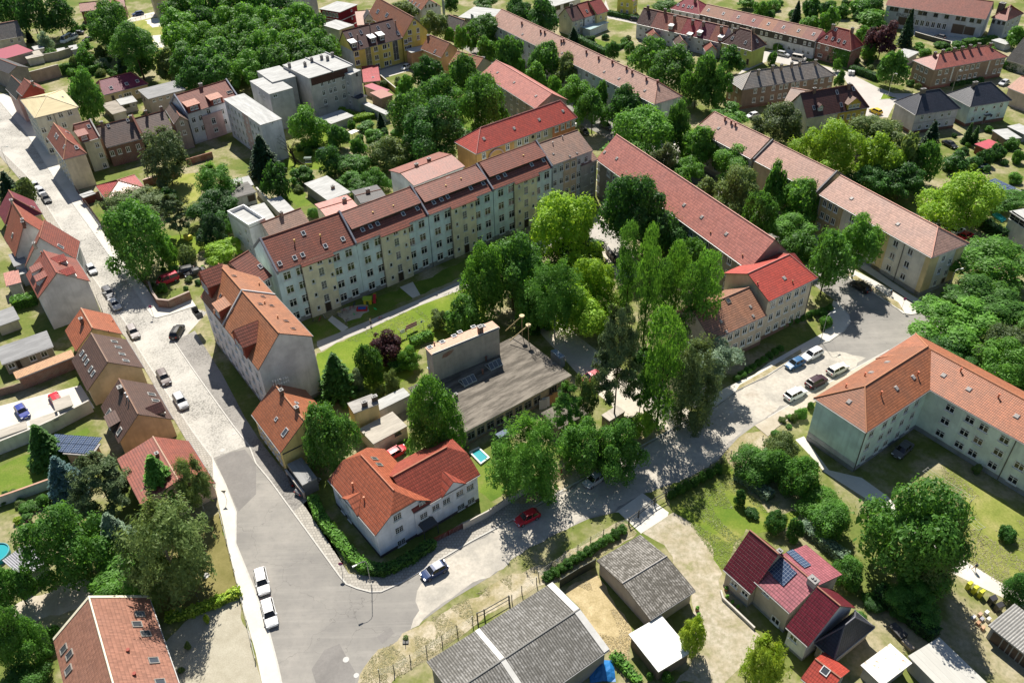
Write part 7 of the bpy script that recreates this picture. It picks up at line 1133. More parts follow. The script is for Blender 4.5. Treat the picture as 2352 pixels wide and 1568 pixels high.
D+=[('21','tall','fresh',(1440,-30,1640,165),'street tree above the roof hatches of the grey row, first',3),('21','tall','olive',(1665,60,1910,330),'street tree above the roof hatches of the grey row, second',3),('21','round','olive',(1835,-20,2265,440),'broad street tree above the grey row, third and largest',3),('21','tall','mid',(2120,205,2420,640),'shaded street tree above the grey row, fourth',3),('31','tall','mid',(-30,-60,180,340),'street tree at the dark fire wall of the pink row',2.5),('31','tall','fresh',(92,60,470,445),'olive street tree right of the dark fire wall tree',2.5),('31','round','fresh',(10,395,440,680),'street tree above the bright red hipped roof, upper',2),('31','round','mid',(60,570,410,870),'street tree above the bright red hipped roof, lower',1.5),('31','tall','mid',(362,560,755,1080),'street tree right beside the bright red hipped roof',2.5),('31','round','fresh',(685,405,1055,835),'ivy stemmed street tree in front of the nearest pink row',5),('31','round','dark',(750,-40,1120,200),'dark tree behind the nearest pink row, left',2),('31','round','dark',(1050,-60,1420,220),'dark tree behind the nearest pink row, right',2),('31','round','bright',(1435,10,2040,490),'large bright tree above the cars behind the pink row',2),('31','round','mid',(2010,190,2360,350),'dark green tree by the turquoise pool',.8),('31','loose','fresh',(1755,615,2400,1030),'wide light crowned tree behind the hipped end',2.5),('31','loose','mid',(1665,995,2260,1310),'broad tree right of the corner street lamp',2),('31','loose','fresh',(1345,1195,2040,1600),'big leafy tree at the crossing above the mint block',2),('31','loose','fresh',(2110,1230,2480,1460),'tree at the right edge opposite the crossing',2),('31','round','grey',(1990,1430,2440,1820),'grey green tree at the right edge behind the mint wing',2),('32','round','dark',(1430,-60,1960,280),'dark tree directly behind the ridge of the mint wing',1),('32','round','fresh',(1880,-40,2420,400),'light green tree behind the mint wing near the right edge',2),('32','round','mid',(2080,250,2440,520),'lower tree at the right edge above the mint wing roof',1),('32','round','mid',(930,1180,1800,2130),'very large leafy tree on the lawn below the mint block',3),('33','weep','olive',(790,-20,1035,400),'birch twigs hanging at the right of the very large tree',2),('33','round','mid',(640,330,900,540),'dark lower crown beneath the very large tree',1),('23','round','lime',(1532,945,1788,1280),'round yellow green tree beside the white roofed shed',1.2),('23','weep','lime',(2150,1160,2500,1640),'weeping yellow green willow below the house with solar panels',.5),('02','cone','thuja',(238,735,535,1130),'broad bright green thuja on the garden lawn',.1),('02','cone','blue',(425,1025,725,1430),'blue spruce on the garden lawn',.3),('02','pine','grey',(640,990,1190,1560),'large grey green cedar behind the low red roof',2),('02','cone','fresh',(1275,1015,1630,1510),'glossy dark tree against the red roof',2),('02','weep','olive',(1625,1050,1905,1470),'birch on the pavement corner in front of the peach gable',3),('03','round','mid',(290,-130,960,600),'large leafy tree behind the pink roofed building',2),('03','cone','silver',(890,-20,1210,420),'grey conifer wedged between the two largest crowns',1),('03','weep','olive',(1140,-120,1860,720),'wide birch crown above the dry lawn with the bunting',2.5),('03','loose','fresh',(890,415,1540,830),'fresh green tree at the gable of the pink roofed building',1),('03','round','mid',(-60,430,290,860),'dark tree at the left edge by the corrugated shed',1.5),('03','round','mid',(-80,820,330,1420),'dark tree at the left edge beside the pink roofed building',1.5),('03','round','mid',(-40,1470,400,1700),'tree cut by the bottom left corner',.5)]
for t_,k,p,b,lab,th in D:T(t_,k,p,b,lab,th=th,pale=('birch' in lab),group=st if 'tree from the top along the street' in lab else('row of tall poplars' if 'poplars counted' in lab else None))
g=G(q('10',365,1500));b=MB();rr=random.Random(2);hh=6.5;b.tube([g,g+Vector((-.3,0,2.5)),g+Vector((-.9,.2,4))],.32,7,r2=.2)
for i in range(16):
 a=rr.uniform(0,6.28);s0=g+Vector((-.9,.2,4))+Vector((rr.uniform(-.2,.2),0,rr.uniform(-1.8,0)));l=rr.uniform(1.6,4);e_=s0+Vector((math.cos(a)*l*.7,math.sin(a)*l*.6,l*.8));b.tube([s0,(s0+e_)/2+Vector((0,0,.5)),e_],.09,5,r2=.03)
 for j in range(3):f_=e_+Vector((rr.uniform(-.9,.9),rr.uniform(-.9,.9),rr.uniform(.1,1)));b.tube([e_,f_],.035,4,r2=.015)
mesh_obj('bare_tree','heavily pruned bare tree beside the white weathered wing','tree',b,trunk_me('round',False).materials[0],g)
SH=[('00','silver',(868,545,992,645),'pale flowering shrub behind the purple roofed bungalow'),('00','mid',(408,440,505,500),'low shrub below the silvery round tree'),('10','mid',(930,1110,1085,1205),'rounded shrub by the conical yew'),('10','mid',(840,1110,912,1195),'small round shrub at the white shed roofs'),('10','fresh',(1000,1180,1155,1285),'bright shrub below the conical yew'),('10','dark',(1140,1180,1215,1250),'dark ball shrub beside the parasol'),('10','mid',(440,1360,515,1425),'bluish shrub on the lawn with the swing seat'),('10','olive',(1040,740,1150,830),'shrub behind the little red shed'),('20','mid',(540,440,640,500),'shrub at the foot of the long pink roof'),('30','olive',(1355,765,1405,815),'small round shrub at the brown block entrance side'),('30','mid',(1270,730,1345,790),'low shrub on the corner by the solitary tree'),('30','mid',(1690,380,1810,450),'shrub at the lower wall of the factory yard'),('30','fresh',(1390,445,1500,520),'bright shrub left of the red hipped block'),('30','mid',(1530,385,1640,440),'shrub above the red hipped block'),('30','fresh',(50,400,150,470),'shrub in front of the rear terrace'),('30','mid',(0,480,80,590),'shrub at the left end of the terrace pavement'),('30','dark',(1625,1395,1835,1580),'big dark laurel in the right gardens'),('30','dark',(1820,1430,1955,1545),'dark laurel right of the biggest laurel'),('30','dark',(1935,1375,2055,1515),'dark laurel left of the red roofed summerhouse'),('30','dark',(2040,1325,2180,1470),'dark laurel in front of the red roofed summerhouse'),('30','bright',(1830,1490,1920,1568),'yellow green shrub beside the trampoline'),('30','mid',(2180,1270,2300,1370),'shrub under the white sheets at the right'),('30','fresh',(2250,1380,2351,1500),'shrub at the right edge by the vegetable beds'),('01','olive',(125,75,320,340),'green overgrown bank at the street above the plum red house'),('01','olive',(1635,695,1795,865),'brownish rhododendron on the lawn'),('01','fresh',(1560,860,1645,945),'small bright shrub behind the red van'),('01','fresh',(1440,1035,1530,1115),'little fig shrub by the brick wall corner'),('01','silver',(1440,75,1540,160),'flowering shrub below the red brick garden wall'),('01','fresh',(1500,215,1620,290),'bright shrub beside the garden pine'),('21','dark',(690,690,825,810),'dark round shrub beside the black bins'),('11','mid',(475,340,580,430),'shrub behind the first ridge of the long row'),('22','mid',(2040,930,2460,1300),'large mounded laurel beside the footpath'),('31','mid',(463,1262,548,1335),'round shrub on the bank beside the bright red block'),('31','mid',(478,1330,590,1445),'larger round shrub on the same bank'),('32','fresh',(252,602,362,712),'round bright shrub at the corner of the mint block'),('32','mid',(368,548,425,625),'small shrub tight against the mint block corner'),('32','olive',(205,660,270,740),'sprawling small shrub in the corner bed'),('32','olive',(-20,835,275,1110),'dark bronze shrub at the street end of the shrubbery'),('32','mid',(-80,960,190,1290),'second mass of the shrubbery beside the path'),('32','mid',(110,1060,450,1420),'third mass of the shrubbery beside the path'),('32','fresh',(300,1320,700,1640),'fourth, brightest mass of the shrubbery beside the path'),('33','mid',(230,-60,420,130),'shrub continuing the shrubbery towards the large tree'),('33','dark',(-10,-5,95,105),'round shrub left of the silvery hedge'),('33','dark',(103,28,184,155),'dark square shrub above the solar panels'),('33','mid',(345,235,490,390),'shrub at the lower end of the silvery hedge'),('33','dark',(1213,72,1300,155),'solitary round shrub on the lawn near the right edge'),('33','dark',(1250,305,1380,480),'dark shrub at the right edge by the path'),('23','dark',(2050,-200,2140,-60),'small ball shrub on the green lawn, upper'),('23','dark',(2140,-40,2265,50),'ball shrub on the green lawn, middle'),('23','mid',(1380,1455,1475,1560),'small shrub at the paved terrace of the white shed'),('23','mid',(1240,1470,1300,1540),'tiny shrub in the shade of the white shed'),('02','mid',(185,1468,335,1570),'shrub bed below the garden lawn, left'),('02','mid',(338,1395,455,1505),'shrub bed below the garden lawn, right'),('03','lime',(125,40,202,105),'yellow ball shrub in the border'),('03','dark',(185,115,232,170),'small dark ball shrub on the curved lawn'),('03','purple',(245,60,295,125),'reddish shrub beside the curved lawn'),('03','mid',(200,0,290,60),'pale green ball shrub in the border'),('03','lime',(1868,935,1918,1015),'thin sapling on the reseeded ground, upper'),('03','olive',(1693,1185,1748,1262),'thin sapling on the reseeded ground, middle'),('03','olive',(1633,1415,1690,1475),'thin sapling on the reseeded ground, lower'),('03','mid',(430,1040,560,1190),'weeds against the pink roofed building, upper'),('03','mid',(330,1200,490,1350),'weeds against the pink roofed building, lower'),('32','olive',(1880,1120,1960,1210),'shrub beside the basement steps of the mint wing'),('12','fresh',(1195,340,1310,460),'bright shrub in the shady garden behind the white shed'),('12','mid',(2160,915,2250,1010),'potted bush beside the pool'),('13','olive',(1350,1130,1400,1170),'scruffy weed clump at the road corner')]
for t_,p,b,lab in SH:bush(t_,p,b,lab)
rb=random.Random(9)
for i in range(14):x=60+i*62;bush('31','mid',(x-330,1560-i*22-50+rb.uniform(-10,10),x-265,1560-i*22+12),'%s low shrub from the left in the shaded bed below the bright red block'%ORD[i+1],group='low shrubs in the shaded bed')
for i in range(9):x=1900+i*50;bush('22','mid',(x+130,300-i*34,x+200,360-i*34),'%s low shrub from the left in the bed by the sunny pavement'%ORD[i+1],group='low shrubs by the sunny pavement')
for i in range(12):t=i/11;x,y=330+680*t,590-430*t;bush('23','thuja',(x-48,y-48,x+48,y+42),'%s clipped thuja from the left in the row behind the wire fence'%ORD[i+1],group='clipped thujas behind the wire fence')
for i in range(7):t=i/6;x,y=1470+420*t,1400-230*t;bush('22','thuja',(x-42,y-48,x+42,y+42),'%s small thuja from the left at the far fence of the green lawn'%ORD[i+1],group='small thujas at the lawn fence')
for i in range(5):x=1705+i*18;T('01','cone','spruce',(x-10,330-i*2,x+12,425),'%s tiny cypress from the left beside the garden bed'%ORD[i+1],th=.05,group='tiny cypresses beside the garden bed')
def scatter(tile,x0,y0,x1,y1,n,where,pals=('mid','fresh','olive','dark'),s=(45,95)):
 for i in range(n):
  x,y,w_=rb.uniform(x0,x1),rb.uniform(y0,y1),rb.uniform(*s);bush(tile,pals[rb.randrange(len(pals))],(x-w_/2,y-w_*.4,x+w_/2,y+w_*.4),'garden shrub in %s'%where,group='garden shrubs in '+where)
scatter('10',860,1180,1500,1560,26,'the allotments behind the long row');scatter('10',1150,700,1500,860,7,'the garden behind the yellow house');scatter('00',560,540,1180,700,12,'the allotments behind the garden wall');scatter('30',0,20,1050,150,26,'the gardens left of the factory',s=(50,120));scatter('30',1600,1180,2351,1568,16,'the gardens below the mint villa',s=(40,90));scatter('20',640,330,1080,440,8,'the gardens of the stepped row houses',s=(35,70));scatter('01',1350,880,1880,1080,6,'the car yard behind the brick wall',s=(40,70));scatter('31',1900,60,2351,260,8,'the gardens right of the bright tree',s=(60,120));scatter('02',0,1350,500,1560,9,'the border below the garden lawn',s=(50,90));scatter('30',1350,400,2060,470,9,'the gardens above the red hipped block',s=(50,90));scatter('00',620,250,860,330,6,'the car park at the top left',s=(40,80));scatter('11',360,60,760,200,4,'the garden of the white roofed hut',s=(50,90))
scatter('12',640,420,1350,540,9,'the shady garden behind the white shed',s=(50,100));scatter('32',60,680,330,860,7,'the corner bed beside the mint block',('olive','mid'),s=(40,80));scatter('30',780,520,1050,640,6,'the garden of the solitary tree',s=(35,70));scatter('21',0,1250,480,1500,5,'the shade behind the narrow grey house',('dark','mid'),s=(120,200));scatter('30',1040,600,1300,700,2,'the lawn under the solitary tree',s=(40,60));scatter('33',480,330,900,560,7,'the undergrowth beside the large tree',('dark','mid'),s=(60,110))
H_=hedge
H_([(722,1155),(735,1188),(762,1225),(790,1258),(815,1290),(842,1310)],1.5,1.4,'fresh','bright clipped hedge curving round the white corner villa, street side',size=.2,dens=40)
H_([(846,1312),(880,1316),(905,1308),(950,1285),(992,1255)],1.4,1.3,'thuja','shaded clipped hedge below the front windows of the white villa',size=.2,dens=40)
H_(q('10',390,1385,560,1350),1.6,1.5,'mid','short clipped hedge on the lawn with the swing seat');H_(q('10',905,1110,1070,1080),2.2,1.4,'bright','sunny hedge beside the white shed roofs');H_(q('10',680,960,800,1040,890,1080),1.6,1.4,'bright','hedge in the courtyard of the tenement')
H_(q('20',600,375,850,500),2.0,1.8,'dark','long dark hedge beside the garden with the toys');H_(q('20',965,460,1060,415),1.2,1.4,'mid','short hedge right of the dark garden tree');H_(q('20',890,140,1200,205),1.6,1.6,'dark','dark hedge along the pale street by the yellow house')
H_(q('30',770,665,880,700,985,740),2.0,2.0,'dark','dark boxy hedge beside the white electrical cabinets');H_(q('30',1680,790,1960,750),1.4,1.0,'dark','low hedge along the brown block with red roof');H_(q('30',2180,625,2400,690),2.2,2.2,'dark','clipped hedge at the right edge below the dark barn');H_(q('30',1800,425,2070,385),2.0,2.0,'mid','hedge bounding the factory yard')
H_(q('31',1900,480,2000,540,2140,625),2.0,2.2,'dark','hedge behind the dark board fence');H_(q('01',160,1255,320,1215),2.4,2.2,'fresh','sunlit hedge left of the blank grey gable');H_(q('00',580,690,800,650),1.2,3.4,'mid','tall ivy covered wall hedge behind the cream corner house');H_(q('00',830,690,980,650),1.2,2.6,'mid','ivy hedge with pale coping left of the bungalow');H_(q('12',1260,280,1450,200),1.8,1.6,'mid','garden hedge behind the narrow grey house');H_(q('11',1600,1540,1440,1600),1.6,1.6,'fresh','hedge along the courtyard washing place')
H_(q('33',180,85,300,175,385,245),1.8,1.3,'silver','silvery clipped hedge beside the shaded path');H_(q('33',580,440,700,530,850,650),2.2,1.8,'dark','dark hedge running down below the large tree');H_(q('22',2080,1250,2200,1330,2350,1440),1.8,1.3,'silver','silvery clipped hedge at the edge of the green lawn');H_(q('23',945,1340,1050,1450,1150,1568),1.2,1.0,'fresh','low hedge in front of the white roofed shed');H_(q('03',1560,990,1780,930,2000,840,2200,750),1.3,1.1,'lime','yellowish hedge separating dry lawn and reseeded ground')
rng=np.random.default_rng(11)
def tufts(name,poly,n,pal,size,label):
 P=np.array([G(p)[:2]for p in flatten([poly])]);lo,hi=P.min(0),P.max(0);C=[]
 pts=rng.uniform(lo,hi,(n*3,2));ins=np.zeros(len(pts),bool);j=len(P)-1
 for i in range(len(P)):
  c=((P[i,1]>pts[:,1])!=(P[j,1]>pts[:,1]))&(pts[:,0]<(P[j,0]-P[i,0])*(pts[:,1]-P[i,1])/(P[j,1]-P[i,1]+1e-9)+P[i,0]);ins^=c;j=i
 pts=pts[ins][:n];f=np.sin(pts[:,0]*.5)+np.sin(pts[:,1]*.43+1)+np.sin(pts[:,0]*1.3+pts[:,1])*.7;pts=pts[f>-.4];C=np.c_[pts,np.full(len(pts),.10)];C[:,2]=.05;V=quads(C,rng.normal(0,.28,C.shape)+[0,0,1],size,rng);V[:,2]=np.clip(V[:,2],.03,1)
 o=bpy.data.objects.new(name,leaf_mesh(name,V,leafm(*pal,.2)));COL.objects.link(o);o['kind']='stuff';o['label']=label;o['category']='grass'
GG,GO,GS=((.17,.23,.05),(.26,.30,.09)),((.29,.28,.14),(.42,.38,.22)),((.40,.33,.18),(.55,.46,.28))
for poly_,n_,pl_,lb_ in((q('22',1450,1340,1960,1120,2351,1568)+q('23',1930,520,1600,60),9000,GG,'short green grass on the lawn left of the wine red house'),(q('32',1580,1120,2600,1800,2600,2600,1700,1900),9000,GO,'sunburnt grass on the lawn below the mint block'),(q('13',1060,1330,1420,1075,2351,560,2351,820,1240,1568,935,1568),7000,GO,'dry grass along the wire fence'),(q('23',330,480,1000,80,1150,190,420,640),4000,GO,'grass strip before the open fronted barn'),(q('23',480,730,780,560,1100,1070,1050,1568,600,850),4000,GS,'straw coloured grass between the barns'),(q('11',800,1568,1200,1370,1900,1060,2100,1568),5000,GG,'grass of the sunny courtyard lawn')):tufts('grass',poly_,n_,pl_,.11,lb_)
# ---------------- vehicles in the scene ----------------
CW,CS,CK_,CB_,CRD,CG,CBR=(.78,.78,.77),(.42,.43,.45),(.018,.018,.02),(.02,.045,.13),(.52,.015,.03),(.10,.10,.11),(.13,.10,.095)
for a in[('13','wagon',CW,62,655,82,745,'white estate car parked on the kerb, upper of two at the bottom'),('13','wagon',CW,130,945,152,1035,'white estate car parked on the kerb, lower of two at the bottom'),('13','hatch',CB_,1640,560,1550,610,'dark blue hatchback below the shaded hedge of the white villa'),('23','hatch',CRD,140,70,50,115,'red hatchback parked in the dappled shade'),('22','hatch',CS,755,1290,690,1335,'silver hatchback under the dense green tree'),('32','suv',CW,245,505,330,462,'white car at the kerb nearest the mint block corner'),('32','suv',(.035,.012,.02),440,392,520,352,'dark maroon car in the middle of the row near the mint block'),('32','wagon',(.55,.53,.48),635,275,715,235,'champagne estate car at the upper end of the row near the mint block'),('32','hatch',(.01,.09,.22),242,225,165,262,'bright blue hatchback opposite the row of three cars'),('32','wagon',CW,402,140,325,180,'white estate car behind the bright blue hatchback'),('02','wagon',CBR,1512,350,1550,420,'brown estate car alone on the cobbled street'),('02','suv',CS,1668,570,1712,645,'silver car with black panoramic roof on the cobbled street'),('01','wagon',(.3,.27,.26),1232,1500,1270,1570,'grey brown car beside the small orange roofed house'),('01','suv',CK_,1635,1500,1680,1425,'black off-road car standing alone on the cobbled square'),('01','hatch',CS,850,925,885,985,'silver car alone by the large grey gable'),('01','wagon',CG,1005,1140,1045,1200,'dark grey car in front of the silver saloon'),('01','sedan',(.5,.5,.5),1062,1245,1100,1300,'silver saloon behind the dark grey car near the wall corner'),('01','sedan',CS,335,155,362,195,'silver car, first of three at the upper left street'),('01','hatch',CS,388,212,412,250,'silver car, second of three at the upper left street'),('01','wagon',CK_,432,275,460,318,'black estate car, third of three at the upper left street'),('12','hatch',CRD,1290,1040,1360,1000,'glossy red car behind the white villa'),('12','sedan',CG,480,1345,520,1310,'dark car half under the carport of the yellow house'),('02','hatch',(.02,.04,.25),215,665,265,740,'blue hatchback in the white walled yard'),('02','hatch',CRD,520,545,490,500,'red car peeking out beside the white garage'),('32','sedan',CG,1228,1015,1180,1060,'dark car in the shade of the mint block yard'),('31','wagon',CK_,842,1085,775,1045,'black estate car under the ivy stemmed street tree'),('31','hatch',CS,1560,485,1600,465,'pale green grey car, first of four behind the pink row'),('31','hatch',CW,1645,525,1690,500,'white car, second of four behind the pink row'),('31','hatch',CW,1735,570,1780,545,'white car, third of four behind the pink row'),('31','hatch',CRD,1815,615,1860,590,'bright red car, last of four behind the pink row'),('20','wagon',CG,865,1178,915,1200,'dark grey estate car parked on the street below the longest pink roof'),('20','hatch',CK_,665,1225,690,1250,'black car beside the balconies of the orange block'),('20','wagon',CK_,1135,195,1170,200,'black car on the pale street below the yellow house'),('30','hatch',(.6,.42,.02),985,1040,940,1020,'yellow car on the curved side street'),('30','wagon',CS,135,515,180,525,'silver car in front of the rear terrace'),('30','van',(.5,.47,.43),280,555,330,565,'beige van in front of the rear terrace'),('30','sedan',CG,1460,265,1510,272,'dark car at the factory wall'),('30','van',CW,1610,282,1670,292,'white van at the factory wall'),('30','sedan',CK_,1665,1345,1715,1370,'black car on the drive of the right gardens'),('20','hatch',(.6,.6,.6),2205,1080,2165,1090,'white car beside the grey green round tree'),('00','wagon',CB_,1270,142,1220,152,'dark blue car on the road above the playing field'),('00','bigvan',CW,618,385,590,400,'white delivery van, left of two among the allotment cars'),('00','van',CW,668,365,645,375,'white van, right of two among the allotment cars'),('00','sedan',CK_,815,378,770,390,'black car right of the two white vans'),('00','sedan',CG,720,318,690,320,'grey car above the two white vans'),('10','hatch',CW,1378,635,1350,650,'small white car in the yard of the yellow apartment house'),('01','suv',CK_,1700,945,1620,965,'black car on the grass behind the red van'),('01','sedan',CK_,1795,955,1715,980,'black car nearest the orange corner house in the walled yard'),('12','sedan',CK_,345,1255,330,1215,'dark car under the flat grey carport'),('30','hatch',CG,1575,355,1540,345,'dark pick-up like car in the middle of the factory yard'),('30','hatch',CS,2160,780,2120,800,'silver car between the mint villa and the right edge'),('22','hatch',(.45,.45,.5),1240,195,1200,210,'pale car half hidden under the pines'),('22','hatch',(.45,.03,.06),725,350,690,365,'red car hidden behind the branches near the hall corner')]:car(*a)
car('01','van',(.50,.02,.05),1545,1025,1465,1055,'red van parked behind the brick wall',name='parked_van')
# ---------------- lamps and signs ----------------
lamp('13',1065,695,1015,465,'tall curved lamp at the bottom crossing beside the hedge',(-.9,-.5),H=6.4);lamp('01',945,1300,965,1190,'street lamp between the dark grey car and the small orange roofed house',(.9,.3),H=4.6);lamp('00',95,1568,85,1350,'street lamp at the left edge of the upper street',(.9,.2),H=7);lamp('31',645,1262,715,1000,'curved lamp at the black estate car',(.9,.3),H=7.6);lamp('31',1620,1190,1660,1055,'curved lamp at the far crossing corner',(.9,.3),H=7.4);lamp('31',483,1568,530,1375,'curved lamp at the pavement below the bright red block',(.8,.4),H=6.5);lamp('30',1100,892,1145,705,'lamp on the triangular traffic island',(.5,-.5),H=7.5,arm=.4);lamp('30',1685,852,1715,722,'lamp between the two villas and the brown block',(.6,.2),H=7,arm=.4);lamp('30',80,492,105,330,'lamp in front of the rear terrace',(.8,.1),H=7)
nostop_sign('13',797,562,2.4,'round sign on the kerb left of the tall curved lamp');nostop_sign('01',1412,1338,2.6,'round sign at the brick wall corner');nostop_sign('31',1225,1278,2.8,'round sign on the verge below the nearest pink row')
g=G(q('02',2085,1462));p=MB();p.tube([g,g+Vector((0,0,2.3))],.03,6);b=MB();c=g+Vector((0,-.06,2.15));A=[c+Vector((-.42,0,.3)),c+Vector((.42,0,.3)),c+Vector((0,0,-.42))];b.face(A);b.face([v+Vector((0,.03,0))for v in A[::-1]]);rt=root('road_sign','triangular give way sign on the left pavement','road sign',g);p.build('pole',plain((.4,.4,.4)),rt);b.build('sign_face',plain((.35,.33,.3)),rt)
# ---------------- walls and fences ----------------
DW=plain((.10,.065,.045));GM=plain((.22,.22,.21),.5,.3);DM=plain((.07,.07,.065),.6);CN=plain((.50,.47,.42),.9);RBK=brick((.34,.09,.06))
fence('wire_fence','wire mesh fence along the big barn',q('13',1135,1500,1270,1462,1420,1367,1568,1282,1710,1192,1850,1103,1990,1015),1.5,GM,3);fence('wire_fence','wire mesh fence from the metal gate towards the clipped thujas',q('13',2330,830,2351,820)+q('23',90,738,225,655),1.5,GM,3);fence('metal_gate','dark double gate in the wire fence by the big barn',q('13',2035,990,2100,962,2325,832),1.7,DM,3,'rail','gate',pw=.08)
fence('wire_fence','wire mesh fence in front of the clipped thujas',q('23',245,600,365,510,485,442,605,357,722,280,840,216,952,152,1070,112),1.4,GM,3);fence('metal_gate','dark metal gate on the concrete slab',q('23',1072,115,1160,50)+q('22',1305,1500,1412,1440),1.6,DM,3,'rail','gate',pw=.08);fence('wire_fence','wire fence of the green lawn along the street',q('22',1412,1440,1530,1365,1620,1300,1720,1245,1815,1175,1915,1120,2010,1050),1.3,GM,3)
fence('board_fence','dark green screen fence between the barns',q('23',440,690,600,590,765,500),1.8,plain((.03,.04,.03)),2.5,'board');fence('board_fence','dark brown fence along the left street gardens',q('01',705,190,860,405,1000,600,1200,885,1300,990,1385,1080),1.6,DW,2.5,'slat');fence('board_fence','red brown board fence in front of the white villa',q('13',1640,280,1900,150),1.2,plain((.16,.03,.02)),2.2,'slat');fence('board_fence','red brown gate by the drooping birch',q('22',330,1290,455,1215),1.6,plain((.22,.05,.03)),2,'slat','gate')
wall('pale concrete panel fence along the pavement by the drooping birch',q('13',1905,165,2130,50)+q('22',0,1470,200,1350,330,1285),1.5,.12,CN,plain((.4,.36,.3)),name='concrete_fence',cat='fence');fence('board_fence','dark board fence below the hedge behind the pink row',q('31',1890,510,2000,560,2140,650),1.6,DW,2.5,'slat');fence('wooden_fence','low rail fence above the playing field',q('00',1160,215,1340,165,1510,138),.9,CN,2.2,'rail');fence('wooden_fence','garden fence in front of the solitary tree',q('30',990,745,1080,770,1240,755),1.0,DW,2.2,'slat')
wall('curved brown brick wall at the corner of the cobbled square',q('01',1390,1090,1420,1180,1470,1252,1570,1262,1680,1215,1762,1180),2.0,.35,brick((.22,.08,.05)),plain((.30,.22,.18)));wall('red brick garden wall right of the red roofed bungalow',q('01',1330,150,1480,105,1640,50),2.0,.3,RBK,plain((.5,.3,.28)));wall('red brick wall beside the white shed roof on the street',q('01',770,300,935,262),2.2,.3,RBK);wall('red brick wall of the paved yard by the tenement wing',q('00',1720,1520,1960,1450),1.8,.3,RBK);wall('white garden wall with terracotta cap below the lawn',q('02',-60,1530,160,1455,480,1340),1.9,.25,plaster((.6,.6,.58)),plain((.45,.25,.17)))
wall('white yard wall with painted dummy windows',q('02',-60,1060,390,880,520,820,860,640),2.6,.25,plaster((.66,.65,.60)),CN);wall('tall pink plastered wall patched with ivy at upper left',q('00',270,780,430,740,570,700),4.0,.3,plaster((.45,.33,.27)),CN);wall('weathered white allotment wall at upper left',q('00',315,590,550,545,690,500),2.6,.25,plaster((.5,.45,.36)),CN);wall('dark stone retaining wall at the edge of the factory yard',q('30',1345,335,1500,380,1670,425),1.5,.3,plaster((.12,.11,.10)),CN);wall('low wall in front of the flat grey carport',q('12',290,1240,455,1450),1.6,.25,plaster((.55,.45,.4)),CN);wall('brick wall foot of the white garage yard',q('02',-60,520,230,440),1.6,.25,brick((.2,.1,.07)))
wall('yellow painted garden wall behind the little red shed',q('10',1150,740,1290,860),1.8,.25,plaster((.6,.45,.15)),CN);wall('long white allotment parapet beside the greenhouse',q('11',20,225,110,320,200,400),2.2,.3,plaster((.65,.64,.6)),CN);wall('low retaining kerb with terrace beside the wine red house',q('23',1915,730,1935,800,2225,1075),.5,.25,CN);fence('wire_fence','thin wire fence of the reseeded ground along the pavement',q('03',2020,20,2190,690,2351,1370),.9,GM,3.2);fence('wooden_fence','fence of the allotment path by the bare tree',q('10',290,1440,490,1560),.9,DW,2.2,'slat')
# ---------------- small things ----------------
def slab(name,label,cat,tile,quad,z0,z1,mat,group=None,parts=None):
 Q=[G(p,z1)for p in q(tile,*quad)];b=MB();b.hexa([Vector((p.x,p.y,z0))for p in Q],Q)
 if not parts:return mesh_obj(name,label,cat,b,mat,(Q[0].x,Q[0].y,z0),group)
 c=sum(Q,Vector())/4;rt=root(name,label,cat,(c.x,c.y,0),group);b.build('top',mat,rt)
 for i in range(4):l=MB();p=Q[i]*.94+c*.06;l.box(p.x-.05,p.x+.05,p.y-.05,p.y+.05,0,z0);l.build('leg',parts,rt)
 return rt
TQ=NT("pool_water",.05,.6);TQ.col((.03,.30,.34));TQ=TQ.m
pq=q('12',1965,1025,2045,985,2140,1075,2065,1130);wall('rim',pq,.35,.25,plain((.7,.7,.68)),name='swimming_pool',cat='pool',closed=True);pr_=[o for o in bpy.data.objects if o.get('label')=='rim'][0];pr_['label']='turquoise rectangular pool behind the white villa';b=MB();b.face([G(p,.25)for p in pq]);b.build('water',TQ,pr_)
slab('paddling_pool','turquoise pool in the gardens at the right edge','pool','31',(2060,395,2110,380,2190,440,2150,465),0,.4,TQ);slab('paddling_pool','small turquoise pool beside the large bright tree at right','pool','31',(1985,290,2030,285,2035,320,1995,325),0,.5,TQ)
for tl,x,y,r,lb,m in(('03',-40,385,1.9,'round turquoise pool at the lower left edge',TQ),('30',1968,1530,1.7,'round trampoline among the right gardens',plain((.03,.05,.06)))):
 g=G(q(tl,x,y),.6);rt=root('trampoline' if 'tramp' in lb else 'round_pool',lb,'trampoline' if 'tramp' in lb else 'pool',(g.x,g.y,0));b=MB();b.disc((g.x,g.y,.35),(0,0,1),r,.7,24)if 'pool' in lb else b.disc((g.x,g.y,.8),(0,0,1),r,.05,24);b.build('surface',m,rt);b=MB();b.tube([(g.x+r*math.cos(a*.2618),g.y+r*math.sin(a*.2618),.82)for a in range(25)],.09,6);b.build('rim',plain((.1,.35,.4)),rt)
slab('container','grey metal container beside the hall','container','22',(355,82,402,70,488,135,440,158),0,2.4,plain((.24,.30,.36),.5));slab('skip','dark blue skip full of scrap beside the hall windows','skip','12',(2195,850,2290,800,2325,835,2235,885),0,1.3,plain((.03,.06,.14)))
for i in range(4):x,y=875+i*26,715+i*32;slab('wheelie_bin','%s of four black bins in a row beside the drive, from the top'%ORD[i+1],'bin','21',(x-16,y-8,x+12,y-22,x+32,y+6,x+4,y+20),0,1.35,plain((.02,.018,.02),.4),'black bins beside the drive')
for i in range(3):x,y=1062+i*32,372+i*22;slab('wheelie_bin','%s of three yellow bins by the path at lower right, from the top'%ORD[i+1],'bin','33',(x-17,y-4,x+3,y-16,x+18,y-6,x-2,y+8),0,1.3,plain((.60,.58,.04),.4),'yellow bins')
